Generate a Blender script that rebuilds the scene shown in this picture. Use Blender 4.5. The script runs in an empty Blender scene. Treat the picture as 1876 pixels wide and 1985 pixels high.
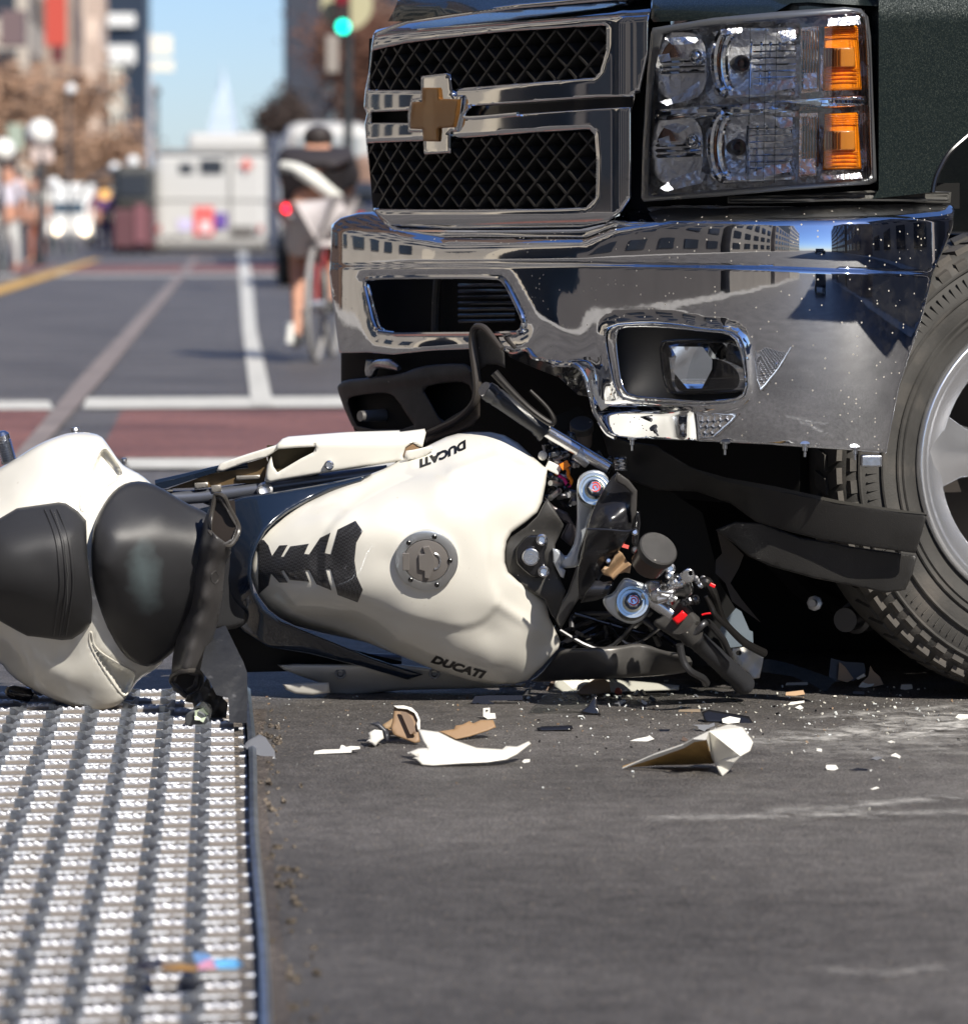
import bpy, bmesh, math, random
import numpy as np
from mathutils import Vector, Matrix, geometry
random.seed(7); rng = np.random.default_rng(7)
SC = bpy.context.scene
COL = SC.collection
# ------------------------------------------------------------------ camera
H = 0.85; F = 7500.0; CX, CY, HOR = 938.0, 992.5, 422.0
PITCH = math.atan((CY - HOR) / F)
cam_d = bpy.data.cameras.new('camera'); cam = bpy.data.objects.new('camera', cam_d); COL.objects.link(cam)
cam.location = (0, 0, H); cam.rotation_euler = (math.pi / 2 - PITCH, 0, 0)
cam_d.sensor_fit = 'HORIZONTAL'; cam_d.sensor_width = 36; cam_d.lens = 36 * F / 1876
cam_d.clip_start = 0.1; cam_d.clip_end = 6000
cam_d.dof.use_dof = True; cam_d.dof.focus_distance = 6.62; cam_d.dof.aperture_fstop = 144 / 23.0
SC.camera = cam
# ------------------------------------------------------------------ light
SUN_EL, SX, SY = 39.0, 0.50, -0.86
sun_d = bpy.data.lights.new('sun', 'SUN'); sun = bpy.data.objects.new('sun', sun_d); COL.objects.link(sun)
sun_d.energy = 4.6; sun_d.angle = math.radians(0.5); sun_d.color = (1, 0.94, 0.84)
hl = math.hypot(SX, SY); ce = math.cos(math.radians(SUN_EL))
tosun = Vector((SX / hl * ce, SY / hl * ce, math.sin(math.radians(SUN_EL))))
sun.rotation_euler = tosun.to_track_quat('Z', 'Y').to_euler()
W = bpy.data.worlds.new('World'); SC.world = W; W.use_nodes = True
nt = W.node_tree; bg = nt.nodes['Background']; sk = nt.nodes.new('ShaderNodeTexSky'); sk.sky_type = 'NISHITA'
sk.sun_disc = False; sk.sun_elevation = math.radians(SUN_EL); sk.sun_rotation = math.atan2(SX, SY)
sk.air_density = 1.0; sk.dust_density = 0.3; sk.ozone_density = 3.0
tint = nt.nodes.new('ShaderNodeMix'); tint.data_type = 'RGBA'; tint.blend_type = 'MULTIPLY'; tint.inputs[0].default_value = 1; tint.inputs[7].default_value = (.60, .70, .95, 1)
nt.links.new(sk.outputs[0], tint.inputs[6]); nt.links.new(tint.outputs[2], bg.inputs[0]); bg.inputs[1].default_value = 0.10
SC.view_settings.view_transform = 'Standard'; SC.view_settings.look = 'None'
SC.view_settings.exposure = 0.42; SC.view_settings.gamma = 1.0; SC.view_settings.use_curve_mapping = False
SC.cycles.max_bounces = 7; SC.cycles.transparent_max_bounces = 12
# ------------------------------------------------------------------ projection helpers (photo coordinates -> places)
cp, sp = math.cos(PITCH), math.sin(PITCH)
def ray(x, y):
    a = (x - CX) / F; b = -(y - CY) / F
    return Vector((a, cp + b * sp, -sp + b * cp))
BIKE = [False]
def bsh(y): return .10 + .10 * np.clip((1345 - y) / 470, 0, 1.05)
def P(x, y, D):
    if BIKE[0]: D = D - float(bsh(y))
    r = ray(x, y); return Vector((0, 0, H)) + r * (D / r.y)
def G(x, y, z=0.0):
    r = ray(x, y); return Vector((0, 0, H)) + r * ((z - H) / r.z)
def Zc(ox, oy, sc):
    k = 0.97708
    return lambda a, b: ((ox + a / sc) * k, (oy + b / sc) * k)
Z2 = Zc(640, 0, 2.842); Z3 = Zc(1240, 0, 2.759); Z4 = Zc(640, 400, 2.842); Z5 = Zc(1160, 380, 2.468)
Z6 = Zc(900, 700, 2.836); Z7 = Zc(1300, 840, 3.026); Z8 = Zc(480, 820, 2.842)
B1 = Zc(0, 820, 3.007); B2 = Zc(0, 1380, 3.045); B3 = Zc(460, 1320, 2.759); B4 = Zc(1140, 1280, 2.405)
B7 = Zc(1060, 1040, 3.752); B8 = Zc(930, 700, 4.69); A0 = Zc(0, 0, 2.535); FG = Zc(1180, 620, 5.518)
LT = Zc(640, 600, 5.211)
def M(z, pts): return [z(p[0], p[1]) + tuple(p[2:]) for p in pts]
# ------------------------------------------------------------------ objects
def tag(o, label=None, cat=None, group=None, kind=None):
    if label: o['label'] = label
    if cat: o['category'] = cat
    if group: o['group'] = group
    if kind: o['kind'] = kind
    return o
def empty(name, loc, label=None, cat=None, group=None):
    o = bpy.data.objects.new(name, None); COL.objects.link(o); o.location = loc
    o.empty_display_size = 0.1
    bpy.context.view_layer.update() if False else None
    return tag(o, label, cat, group)
def wloc(o):
    v = Vector(o.location)
    while o.parent: o = o.parent; v += Vector(o.location)
    return v
def mk(name, verts, faces, mat, parent=None, smooth=False, ang=35, bevel=0, solid=0, mats=None, fm=None):
    me = bpy.data.meshes.new(name); 
    me.from_pydata([tuple(v) for v in verts], [], faces); 
    if smooth:
        me.polygons.foreach_set('use_smooth', [True] * len(me.polygons))
    me.update()
    o = bpy.data.objects.new(name, me); COL.objects.link(o)
    if mat is not None: me.materials.append(mat)
    if mats:
        for m_ in mats: me.materials.append(m_)
    if fm: me.polygons.foreach_set('material_index', fm)
    if smooth and ang < 180:
        try: me.set_sharp_from_angle(angle=math.radians(ang))
        except Exception: pass
    if parent is not None:
        o.parent = parent; w = wloc(parent)
        me.transform(Matrix.Translation(-w))
    if solid:
        m = o.modifiers.new('s', 'SOLIDIFY'); m.thickness = solid; m.offset = 0
    if bevel:
        m = o.modifiers.new('b', 'BEVEL'); m.width = bevel; m.segments = 2; m.limit_method = 'ANGLE'
    return o
def top(o):
    """move the origin of a top level mesh to its lowest centre"""
    me = o.data; n = len(me.vertices); a = np.empty(n * 3); me.vertices.foreach_get('co', a); a = a.reshape(-1, 3)
    c = Vector(((a[:, 0].min() + a[:, 0].max()) / 2, (a[:, 1].min() + a[:, 1].max()) / 2, a[:, 2].min()))
    me.transform(Matrix.Translation(-c)); o.location = c; return o
def frame(d):
    d = Vector(d).normalized(); u = Vector((0, 0, 1)) if abs(d.z) < .9 else Vector((1, 0, 0))
    a = d.cross(u).normalized(); b = d.cross(a).normalized(); return d, a, b
class MB:
    def __init__(s): s.v = []; s.f = []
    def add(s, v, f):
        n = len(s.v); s.v += list(v); s.f += [tuple(i + n for i in q) for q in f]; return s
    def box(s, c, size, ax=None):
        c = Vector(c); ax = ax or (Vector((1, 0, 0)), Vector((0, 1, 0)), Vector((0, 0, 1)))
        h = [a * (l / 2) for a, l in zip(ax, size)]
        vs = [c + h[0] * i + h[1] * j + h[2] * k for i in (-1, 1) for j in (-1, 1) for k in (-1, 1)]
        return s.add(vs, [(0, 1, 3, 2), (4, 6, 7, 5), (0, 4, 5, 1), (2, 3, 7, 6), (0, 2, 6, 4), (1, 5, 7, 3)])
    def rings(s, rings, caps=True, closed=True):
        n = len(rings[0]); v = [p for r in rings for p in r]; f = []
        for i in range(len(rings) - 1):
            for j in range(n if closed else n - 1):
                k = (j + 1) % n; f.append((i * n + j, i * n + k, (i + 1) * n + k, (i + 1) * n + j))
        if caps: f.append(tuple(range(n - 1, -1, -1))); f.append(tuple((len(rings) - 1) * n + j for j in range(n)))
        return s.add(v, f)
    def lathe(s, p, d, prof, n=24, caps=True):
        p = Vector(p); d, a, b = frame(d)
        return s.rings([[p + d * t + (a * math.cos(2 * math.pi * j / n) + b * math.sin(2 * math.pi * j / n)) * r for j in range(n)] for t, r in prof], caps)
    def cyl(s, p, q, r, r2=None, n=20):
        p = Vector(p); q = Vector(q); L = (q - p).length
        return s.lathe(p, q - p, [(0, r), (L, r if r2 is None else r2)], n)
    def tube(s, pts, r, n=10, sub=4):
        pts = [Vector(p) for p in pts]
        if sub > 1 and len(pts) > 2: pts = catmull(pts, sub)
        m = len(pts); rs = r if isinstance(r, (list, tuple)) else [r] * 2
        out = []; up = None
        for i, p in enumerate(pts):
            d = (pts[min(i + 1, m - 1)] - pts[max(i - 1, 0)]).normalized()
            if up is None: _, up, _ = frame(d)
            up = (up - d * up.dot(d)).normalized(); b = d.cross(up)
            t = i / max(1, m - 1) * (len(rs) - 1); k = min(int(t), len(rs) - 2); rr = rs[k] + (rs[k + 1] - rs[k]) * (t - k)
            out.append([p + (up * math.cos(2 * math.pi * j / n) + b * math.sin(2 * math.pi * j / n)) * rr for j in range(n)])
        return s.rings(out)
    def make(s, name, mat, parent=None, smooth=True, **k): return mk(name, s.v, s.f, mat, parent, smooth, **k)
def catmull(pts, sub, closed=False):
    out = []; n = len(pts)
    for i in range(n if closed else n - 1):
        a = pts[(i - 1) % n] if closed or i > 0 else pts[0]; b = pts[i]; c = pts[(i + 1) % n]; d = pts[(i + 2) % n] if closed or i + 2 < n else pts[-1]
        for k in range(sub):
            t = k / sub
            out.append(b * 1 + ((c - a) * t + (2 * a - 5 * b + 4 * c - d) * t * t + (3 * b - a - 3 * c + d) * t ** 3) * 0.5)
    if not closed: out.append(pts[-1])
    return out
def chaikin(pts, it=1):
    for _ in range(it):
        o = []; n = len(pts)
        for i in range(n):
            a = np.array(pts[i], float); b = np.array(pts[(i + 1) % n], float)
            o.append(tuple(a * .75 + b * .25)); o.append(tuple(a * .25 + b * .75))
        pts = o
    return pts
def inpoly(x, y, poly):
    px = np.array([p[0] for p in poly]); py = np.array([p[1] for p in poly]); r = np.zeros(x.shape, bool)
    j = len(px) - 1
    for i in range(len(px)):
        c = ((py[i] > y) != (py[j] > y)) & (x < (px[j] - px[i]) * (y - py[i]) / (py[j] - py[i] + 1e-12) + px[i])
        r ^= c; j = i
    return r
def dist(x, y, poly, closed=True):
    d = np.full(x.shape, 1e9); n = len(poly)
    for i in range(n if closed else n - 1):
        a = poly[i]; b = poly[(i + 1) % n]; ux, uy = b[0] - a[0], b[1] - a[1]; L = ux * ux + uy * uy + 1e-9
        t = np.clip(((x - a[0]) * ux + (y - a[1]) * uy) / L, 0, 1)
        d = np.minimum(d, np.hypot(x - a[0] - ux * t, y - a[1] - uy * t))
    return d
def tps(ctrl):
    c = np.array(ctrl, float); X = c[:, :2] / 100; n = len(c)
    def K(a, b):
        r2 = ((a[:, None, :] - b[None, :, :]) ** 2).sum(-1); return 0.5 * r2 * np.log(r2 + 1e-9)
    A = np.zeros((n + 3, n + 3)); A[:n, :n] = K(X, X) + np.eye(n) * 0.02; A[:n, n] = 1; A[:n, n + 1:] = X; A[n, :n] = 1; A[n + 1:, :n] = X.T
    w = np.linalg.lstsq(A, np.concatenate([c[:, 2], [0, 0, 0]]), rcond=None)[0]
    def f(x, y):
        x = np.atleast_1d(np.asarray(x, float)); y = np.atleast_1d(np.asarray(y, float)); q = np.stack([x, y], 1) / 100
        return K(q, X) @ w[:n] + w[n] + q @ w[n + 1:]
    return f
def dens(poly, step):
    o = []; n = len(poly)
    for i in range(n):
        a = poly[i]; b = poly[(i + 1) % n]; L = math.hypot(b[0] - a[0], b[1] - a[1]); k = max(1, int(L / step))
        for j in range(k): o.append((a[0] + (b[0] - a[0]) * j / k, a[1] + (b[1] - a[1]) * j / k))
    return o
def proj(x, y, D):
    if BIKE[0]: D = D - bsh(y)
    a = (x - CX) / F; b = -(y - CY) / F; ry = cp + b * sp; rz = -sp + b * cp; t = D / ry
    return np.stack([a * t, D, H + rz * t], 1)
def relief(name, outline, mat, parent=None, D=7.0, h=None, ctrl=None, holes=(), step=10, roll=0, rolld=None, thick=0.02, ch=0, hch=0, dents=(), cuts=(), smooth=True, ang=40, jitter=0, back=True):
    """a shell with its own depth: outline seen from the camera, surface at depth D minus height, closed behind"""
    if ch: outline = chaikin(outline, ch)
    holes = [chaikin(q, hch) if hch else q for q in holes]
    has = len(outline[0]) > 2
    hf = h
    if h is None and (ctrl or has):
        pts = [p for p in (outline if has else [])]; pts = [(p[0], p[1], p[2]) for p in pts] + list(ctrl or []); hf = tps(pts)
    ol = dens([(p[0], p[1]) for p in outline], step); hs = [dens(q, step) for q in holes]
    xs = [p[0] for p in ol]; ys = [p[1] for p in ol]
    gx, gy = np.meshgrid(np.arange(min(xs) + step / 2, max(xs), step), np.arange(min(ys) + step / 2, max(ys), step)); gx = gx.ravel(); gy = gy.ravel()
    gx = gx + (np.arange(len(gx)) % 2) * 0.01
    ok = inpoly(gx, gy, ol) & (dist(gx, gy, ol) > step * .45)
    for q in hs: ok &= ~inpoly(gx, gy, q) & (dist(gx, gy, q) > step * .45)
    ringx, ringy = [], []
    if roll:
        ok &= dist(gx, gy, ol) > roll * 1.05
        for q, rr_ in [(ol, roll)] + [(q, roll * .6) for q in hs]:
            a_ = np.array(q); nx_ = np.roll(a_, -1, 0) - np.roll(a_, 1, 0); nx_ = nx_ / (np.hypot(nx_[:, 0], nx_[:, 1])[:, None] + 1e-9)
            for fr_c in (.12, .35, .65, 1.0):
                for sgn in (1, -1):
                    p_ = a_ + np.stack([-nx_[:, 1], nx_[:, 0]], 1) * rr_ * fr_c * sgn
                    k_ = inpoly(p_[:, 0], p_[:, 1], ol) & (dist(p_[:, 0], p_[:, 1], ol) > rr_ * fr_c * (.92 if q is ol else .5))
                    for q2 in hs: k_ &= ~inpoly(p_[:, 0], p_[:, 1], q2) & (dist(p_[:, 0], p_[:, 1], q2) > rr_ * fr_c * .92)
                    ringx.append(p_[k_, 0]); ringy.append(p_[k_, 1])
        for q in hs: ok &= dist(gx, gy, q) > roll * .65
    for c in cuts: ok &= dist(gx, gy, c, False) > step * .35
    V = [Vector(p) for p in ol]; E = [(i, (i + 1) % len(ol)) for i in range(len(ol))]
    for q in hs:
        n = len(V); V += [Vector(p) for p in q]; E += [(n + i, n + (i + 1) % len(q)) for i in range(len(q))]
    for c in cuts:
        q = []
        for i in range(len(c) - 1):
            L = math.hypot(c[i + 1][0] - c[i][0], c[i + 1][1] - c[i][1]); k = max(1, int(L / step))
            q += [(c[i][0] + (c[i + 1][0] - c[i][0]) * j / k, c[i][1] + (c[i + 1][1] - c[i][1]) * j / k) for j in range(k)]
        q.append(c[-1]); n = len(V); V += [Vector(p) for p in q]; E += [(n + i, n + i + 1) for i in range(len(q) - 1)]
    V += [Vector((a, b)) for a, b in zip(gx[ok], gy[ok])]
    for rx_, ry_ in zip(ringx, ringy): V += [Vector((float(a), float(b))) for a, b in zip(rx_, ry_)]
    r = geometry.delaunay_2d_cdt(V, E, [], 0, 1e-5)
    vx = np.array([v.x for v in r[0]]); vy = np.array([v.y for v in r[0]])
    tr = np.array([t for t in r[2] if len(t) == 3]); cxx = vx[tr].mean(1); cyy = vy[tr].mean(1)
    k = inpoly(cxx, cyy, ol)
    for q in hs: k &= ~inpoly(cxx, cyy, q)
    tr = tr[k]
    Dv = D(vx, vy) if callable(D) else np.full(vx.shape, float(D))
    hh = np.zeros(vx.shape)
    if hf is not None: hh = hh + hf(vx, vy)
    if roll:
        dd = dist(vx, vy, ol); rr = rolld if rolld is not None else roll / (F / 6.9)
        t = np.clip(dd / roll, 0, 1); hh = hh - rr * (1 - np.sqrt(1 - (1 - t) ** 2))
        for q in hs:
            t = np.clip(dist(vx, vy, q) / (roll * .6), 0, 1); hh = hh - rr * .6 * (1 - np.sqrt(1 - (1 - t) ** 2))
    for poly, dep, wd in dents:
        inn = inpoly(vx, vy, poly); t = np.clip(dist(vx, vy, poly) / wd, 0, 1); t = t * t * (3 - 2 * t)
        hh = hh - np.where(inn, dep * t, 0)
    if jitter: hh = hh + rng.normal(0, jitter, hh.shape)
    co = proj(vx, vy, Dv - hh)
    e = {}
    sg = np.sign((vx[tr[:, 1]] - vx[tr[:, 0]]) * (vy[tr[:, 2]] - vy[tr[:, 0]]) - (vx[tr[:, 2]] - vx[tr[:, 0]]) * (vy[tr[:, 1]] - vy[tr[:, 0]]))
    tr = [tuple(t) if s_ < 0 else tuple(t[::-1]) for t, s_ in zip(tr.tolist(), sg)]
    for t in tr:
        for a, b in ((t[0], t[1]), (t[1], t[2]), (t[2], t[0])): e[(a, b)] = 1
    bd = [(a, b) for (a, b) in e if (b, a) not in e]
    verts = co.tolist(); faces = list(tr)
    if thick:
        bk = proj(vx, vy, Dv - hh + thick); ids = sorted({i for q in bd for i in q})
        if back:
            n = len(verts); verts += bk.tolist(); faces += [(c + n, b + n, a + n) for a, b, c in tr]; faces += [(b, a, a + n, b + n) for a, b in bd]
        else:
            mp = {v: len(verts) + i for i, v in enumerate(ids)}; verts += [bk[i].tolist() for i in ids]; faces += [(b, a, mp[a], mp[b]) for a, b in bd]
    return mk(name, verts, faces, mat, parent, smooth, ang)
# ------------------------------------------------------------------ materials
MT = {}
def mat(name, col=(.5, .5, .5), rough=.5, metal=0, coat=0, spec=.5, noise=0, nscale=40, bump=0, bscale=200, emis=None, alpha=None, trans=0, ior=1.45, col2=None, mixscale=5, mixcut=(.45, .6), rn=0, aniso=None, bdist=.002):
    m = bpy.data.materials.new(name); m.use_nodes = True; n = m.node_tree; b = n.nodes['Principled BSDF']
    b.inputs['Base Color'].default_value = (*col, 1); b.inputs['Roughness'].default_value = rough; b.inputs['Metallic'].default_value = metal
    b.inputs['Coat Weight'].default_value = coat; b.inputs['Coat Roughness'].default_value = .03; b.inputs['IOR'].default_value = ior
    b.inputs['Specular IOR Level'].default_value = spec; b.inputs['Transmission Weight'].default_value = trans
    tc = n.nodes.new('ShaderNodeTexCoord')
    src = None
    if noise or col2:
        nz = n.nodes.new('ShaderNodeTexNoise'); nz.inputs['Scale'].default_value = nscale; nz.inputs['Detail'].default_value = 5; n.links.new(tc.outputs['Object'], nz.inputs['Vector'])
        mx = n.nodes.new('ShaderNodeMix'); mx.data_type = 'RGBA'; mx.blend_type = 'MULTIPLY'; mx.inputs[0].default_value = 1; mx.inputs[6].default_value = (*col, 1)
        mr = n.nodes.new('ShaderNodeMapRange'); mr.inputs[1].default_value = .3; mr.inputs[2].default_value = .7; mr.inputs[3].default_value = 1 - noise; mr.inputs[4].default_value = 1 + noise
        n.links.new(nz.outputs[0], mr.inputs[0]); n.links.new(mr.outputs[0], mx.inputs[7]); src = mx.outputs[2]
        if col2:
            n2 = n.nodes.new('ShaderNodeTexNoise'); n2.inputs['Scale'].default_value = mixscale; n2.inputs['Detail'].default_value = 6; n.links.new(tc.outputs['Object'], n2.inputs['Vector'])
            r2 = n.nodes.new('ShaderNodeMapRange'); r2.inputs[1].default_value = mixcut[0]; r2.inputs[2].default_value = mixcut[1]; n.links.new(n2.outputs[0], r2.inputs[0])
            m2 = n.nodes.new('ShaderNodeMix'); m2.data_type = 'RGBA'; m2.inputs[7].default_value = (*col2, 1); n.links.new(src, m2.inputs[6]); n.links.new(r2.outputs[0], m2.inputs[0]); src = m2.outputs[2]
        n.links.new(src, b.inputs['Base Color'])
    if rn:
        n3 = n.nodes.new('ShaderNodeTexNoise'); n3.inputs['Scale'].default_value = 9; n3.inputs['Detail'].default_value = 8; n.links.new(tc.outputs['Object'], n3.inputs['Vector'])
        r3 = n.nodes.new('ShaderNodeMapRange'); r3.inputs[1].default_value = .35; r3.inputs[2].default_value = .75; r3.inputs[3].default_value = rough; r3.inputs[4].default_value = rough + rn
        n.links.new(n3.outputs[0], r3.inputs[0]); n.links.new(r3.outputs[0], b.inputs['Roughness'])
    if bump:
        bn = n.nodes.new('ShaderNodeTexNoise'); bn.inputs['Scale'].default_value = bscale; bn.inputs['Detail'].default_value = 4; n.links.new(tc.outputs['Object'], bn.inputs['Vector'])
        bp = n.nodes.new('ShaderNodeBump'); bp.inputs['Strength'].default_value = bump; bp.inputs['Distance'].default_value = bdist; n.links.new(bn.outputs[0], bp.inputs['Height']); n.links.new(bp.outputs[0], b.inputs['Normal'])
    if emis: b.inputs['Emission Color'].default_value = (*emis[:3], 1); b.inputs['Emission Strength'].default_value = emis[3]
    if alpha is not None: b.inputs['Alpha'].default_value = alpha
    MT[name] = m; return m
def clear(name, tint=(1, 1, 1), base=.06, rough=.02, k=1.45):
    m = bpy.data.materials.new(name); m.use_nodes = True; n = m.node_tree; n.nodes.clear(); o = n.nodes.new('ShaderNodeOutputMaterial')
    t = n.nodes.new('ShaderNodeBsdfTransparent'); t.inputs[0].default_value = (*tint, 1); g = n.nodes.new('ShaderNodeBsdfGlossy'); g.inputs['Roughness'].default_value = rough
    f = n.nodes.new('ShaderNodeFresnel'); f.inputs[0].default_value = k; a = n.nodes.new('ShaderNodeMath'); a.operation = 'ADD'; a.inputs[1].default_value = base
    mx = n.nodes.new('ShaderNodeMixShader'); n.links.new(f.outputs[0], a.inputs[0]); n.links.new(a.outputs[0], mx.inputs[0]); n.links.new(t.outputs[0], mx.inputs[1]); n.links.new(g.outputs[0], mx.inputs[2]); n.links.new(mx.outputs[0], o.inputs[0])
    MT[name] = m; return m
chrome = mat('chrome', (.80, .82, .85), .035, 1, bump=.03, bscale=9, bdist=.004, rn=.05)
chrome2 = mat('chrome_dusty', (.76, .78, .82), .03, 1, bump=.05, bscale=7, bdist=.006)
def dusty(m, amount=.9):
    # dried road spatter: tiny pale specks and a faint film over the metal
    n = m.node_tree; b = n.nodes['Principled BSDF']; tc = n.nodes.new('ShaderNodeTexCoord'); vo = n.nodes.new('ShaderNodeTexVoronoi'); vo.inputs['Scale'].default_value = 150; n.links.new(tc.outputs['Object'], vo.inputs['Vector'])
    sc_ = n.nodes.new('ShaderNodeSeparateColor'); n.links.new(vo.outputs['Color'], sc_.inputs[0])
    a = n.nodes.new('ShaderNodeMath'); a.operation = 'GREATER_THAN'; a.inputs[1].default_value = amount; n.links.new(sc_.outputs[0], a.inputs[0])
    d = n.nodes.new('ShaderNodeMath'); d.operation = 'LESS_THAN'; d.inputs[1].default_value = .22; n.links.new(vo.outputs['Distance'], d.inputs[0])
    u = n.nodes.new('ShaderNodeMath'); u.operation = 'MULTIPLY'; n.links.new(a.outputs[0], u.inputs[0]); n.links.new(d.outputs[0], u.inputs[1])
    nz = n.nodes.new('ShaderNodeTexNoise'); nz.inputs['Scale'].default_value = 11; nz.inputs['Detail'].default_value = 9; nz.inputs['Roughness'].default_value = .7; n.links.new(tc.outputs['Object'], nz.inputs['Vector'])
    r = n.nodes.new('ShaderNodeMapRange'); r.inputs[1].default_value = .50; r.inputs[2].default_value = .80; r.inputs[4].default_value = .07; n.links.new(nz.outputs[0], r.inputs[0])
    mx = n.nodes.new('ShaderNodeMath'); mx.operation = 'MAXIMUM'; n.links.new(u.outputs[0], mx.inputs[0]); n.links.new(r.outputs[0], mx.inputs[1])
    df = n.nodes.new('ShaderNodeBsdfDiffuse'); df.inputs[0].default_value = (.48, .45, .40, 1); ms = n.nodes.new('ShaderNodeMixShader'); o = n.nodes['Material Output']
    n.links.new(mx.outputs[0], ms.inputs[0]); n.links.new(b.outputs[0], ms.inputs[1]); n.links.new(df.outputs[0], ms.inputs[2]); n.links.new(ms.outputs[0], o.inputs[0])
dusty(chrome2)
steel = mat('galvanised_steel', (.62, .64, .68), .28, 1, bump=.25, bscale=120, noise=.2, nscale=60, col2=(.20, .19, .18), mixscale=30, mixcut=(.52, .7))
alu = mat('brushed_aluminium', (.72, .72, .73), .24, 1, bump=.05, bscale=90)
alumat = mat('satin_aluminium', (.62, .62, .63), .38, 1, noise=.1)
darkmetal = mat('dark_metal', (.10, .10, .105), .38, .8, bump=.1, bscale=150)
blackpl = mat('black_plastic', (.044, .042, .040), .50, bump=.35, bscale=700, noise=.25, nscale=25, bdist=.0008)
blackgl = mat('black_gloss_plastic', (.012, .012, .014), .18, coat=.4, bump=.04, bscale=30)
blackduct = mat('scuffed_black_plastic', (.055, .052, .052), .32, bump=.3, bscale=60, noise=.3, nscale=14, col2=(.12, .12, .125), mixscale=22, mixcut=(.58, .8), bdist=.001)
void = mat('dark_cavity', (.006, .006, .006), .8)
rubber = mat('tyre_rubber', (.050, .048, .045), .72, bump=.3, bscale=250, noise=.3, nscale=12, col2=(.10, .09, .08), mixscale=14, mixcut=(.5, .75))
leather = mat('black_leather', (.030, .030, .032), .46, bump=.6, bscale=900, noise=.12, nscale=8, bdist=.0008)
leather2 = mat('patchy_black_leather', (.027, .027, .029), .40, bump=.5, bscale=1000, noise=.2, nscale=6, bdist=.0006)
cream = mat('cream_white_paint', (.79, .765, .69), .28, coat=1, noise=.04, nscale=5, col2=(.62, .58, .50), mixscale=60, mixcut=(.70, .80))
creamd = mat('unpainted_white_plastic', (.74, .72, .66), .5, bump=.1)
brownpl = mat('tan_inner_plastic', (.27, .17, .095), .5, noise=.15, nscale=30)
gold = mat('gold_emblem', (.36, .17, .045), .34, .6, coat=.8, bump=.05, bscale=300)
navy = mat('navy_gloss', (.010, .017, .032), .16, coat=.7)
dusty(blackpl, .96)
amber = mat('amber_plastic', (.95, .26, .005), .25, coat=.5, bump=.5, bscale=260, noise=.25, nscale=60)
reflector = mat('headlamp_reflector', (.97, .97, .98), .15, .60, bump=1, bscale=70, bdist=.005)
lampback = mat('frosted_reflector', (.94, .94, .96), .22, .55, bump=1, bscale=100, bdist=.006)
lensglass = clear('headlamp_lens', (.94, .95, .96), .015)
acryl = clear('clear_acrylic', (.78, .79, .78), .0, .25, 1.18)
redpl = mat('red_plastic', (.75, .01, .015), .35)
orangepl = mat('orange_plastic', (.9, .25, .02), .4)
greypanel = mat('graphite_panel', (.13, .125, .12), .38, .5, noise=.1)
frameblue = mat('grey_frame_tube', (.16, .17, .20), .35, .6)
fairing_s = mat('shaded_white_fairing', (.52, .50, .46), .4, coat=.3)
# metallic truck paint: dark base with flakes
pm = mat('dark_metallic_paint', (.012, .018, .019), .34, .35, coat=1.0)
n = pm.node_tree; b = n.nodes['Principled BSDF']; vo = n.nodes.new('ShaderNodeTexVoronoi'); vo.inputs['Scale'].default_value = 900
tc = n.nodes.new('ShaderNodeTexCoord'); n.links.new(tc.outputs['Object'], vo.inputs['Vector'])
bw = n.nodes.new('ShaderNodeVectorMath'); bw.operation = 'MULTIPLY_ADD'; bw.inputs[1].default_value = (.24,) * 3; bw.inputs[2].default_value = (-.12,) * 3
ge = n.nodes.new('ShaderNodeNewGeometry'); ad = n.nodes.new('ShaderNodeVectorMath'); ad.operation = 'ADD'; nn = n.nodes.new('ShaderNodeVectorMath'); nn.operation = 'NORMALIZE'
n.links.new(vo.outputs['Color'], bw.inputs[0]); n.links.new(bw.outputs[0], ad.inputs[0]); n.links.new(ge.outputs['Normal'], ad.inputs[1]); n.links.new(ad.outputs[0], nn.inputs[0]); n.links.new(nn.outputs[0], b.inputs['Normal'])
rp = n.nodes.new('ShaderNodeMix'); rp.data_type = 'RGBA'; rp.inputs[6].default_value = (.010, .017, .018, 1); rp.inputs[7].default_value = (.035, .045, .038, 1)
sx = n.nodes.new('ShaderNodeSeparateColor'); n.links.new(vo.outputs['Color'], sx.inputs[0]); mr = n.nodes.new('ShaderNodeMapRange'); mr.inputs[1].default_value = .7; mr.inputs[2].default_value = 1.0
n.links.new(sx.outputs[2], mr.inputs[0]); n.links.new(mr.outputs[0], rp.inputs[0]); n.links.new(rp.outputs[2], b.inputs['Base Color'])
paint = pm
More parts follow.
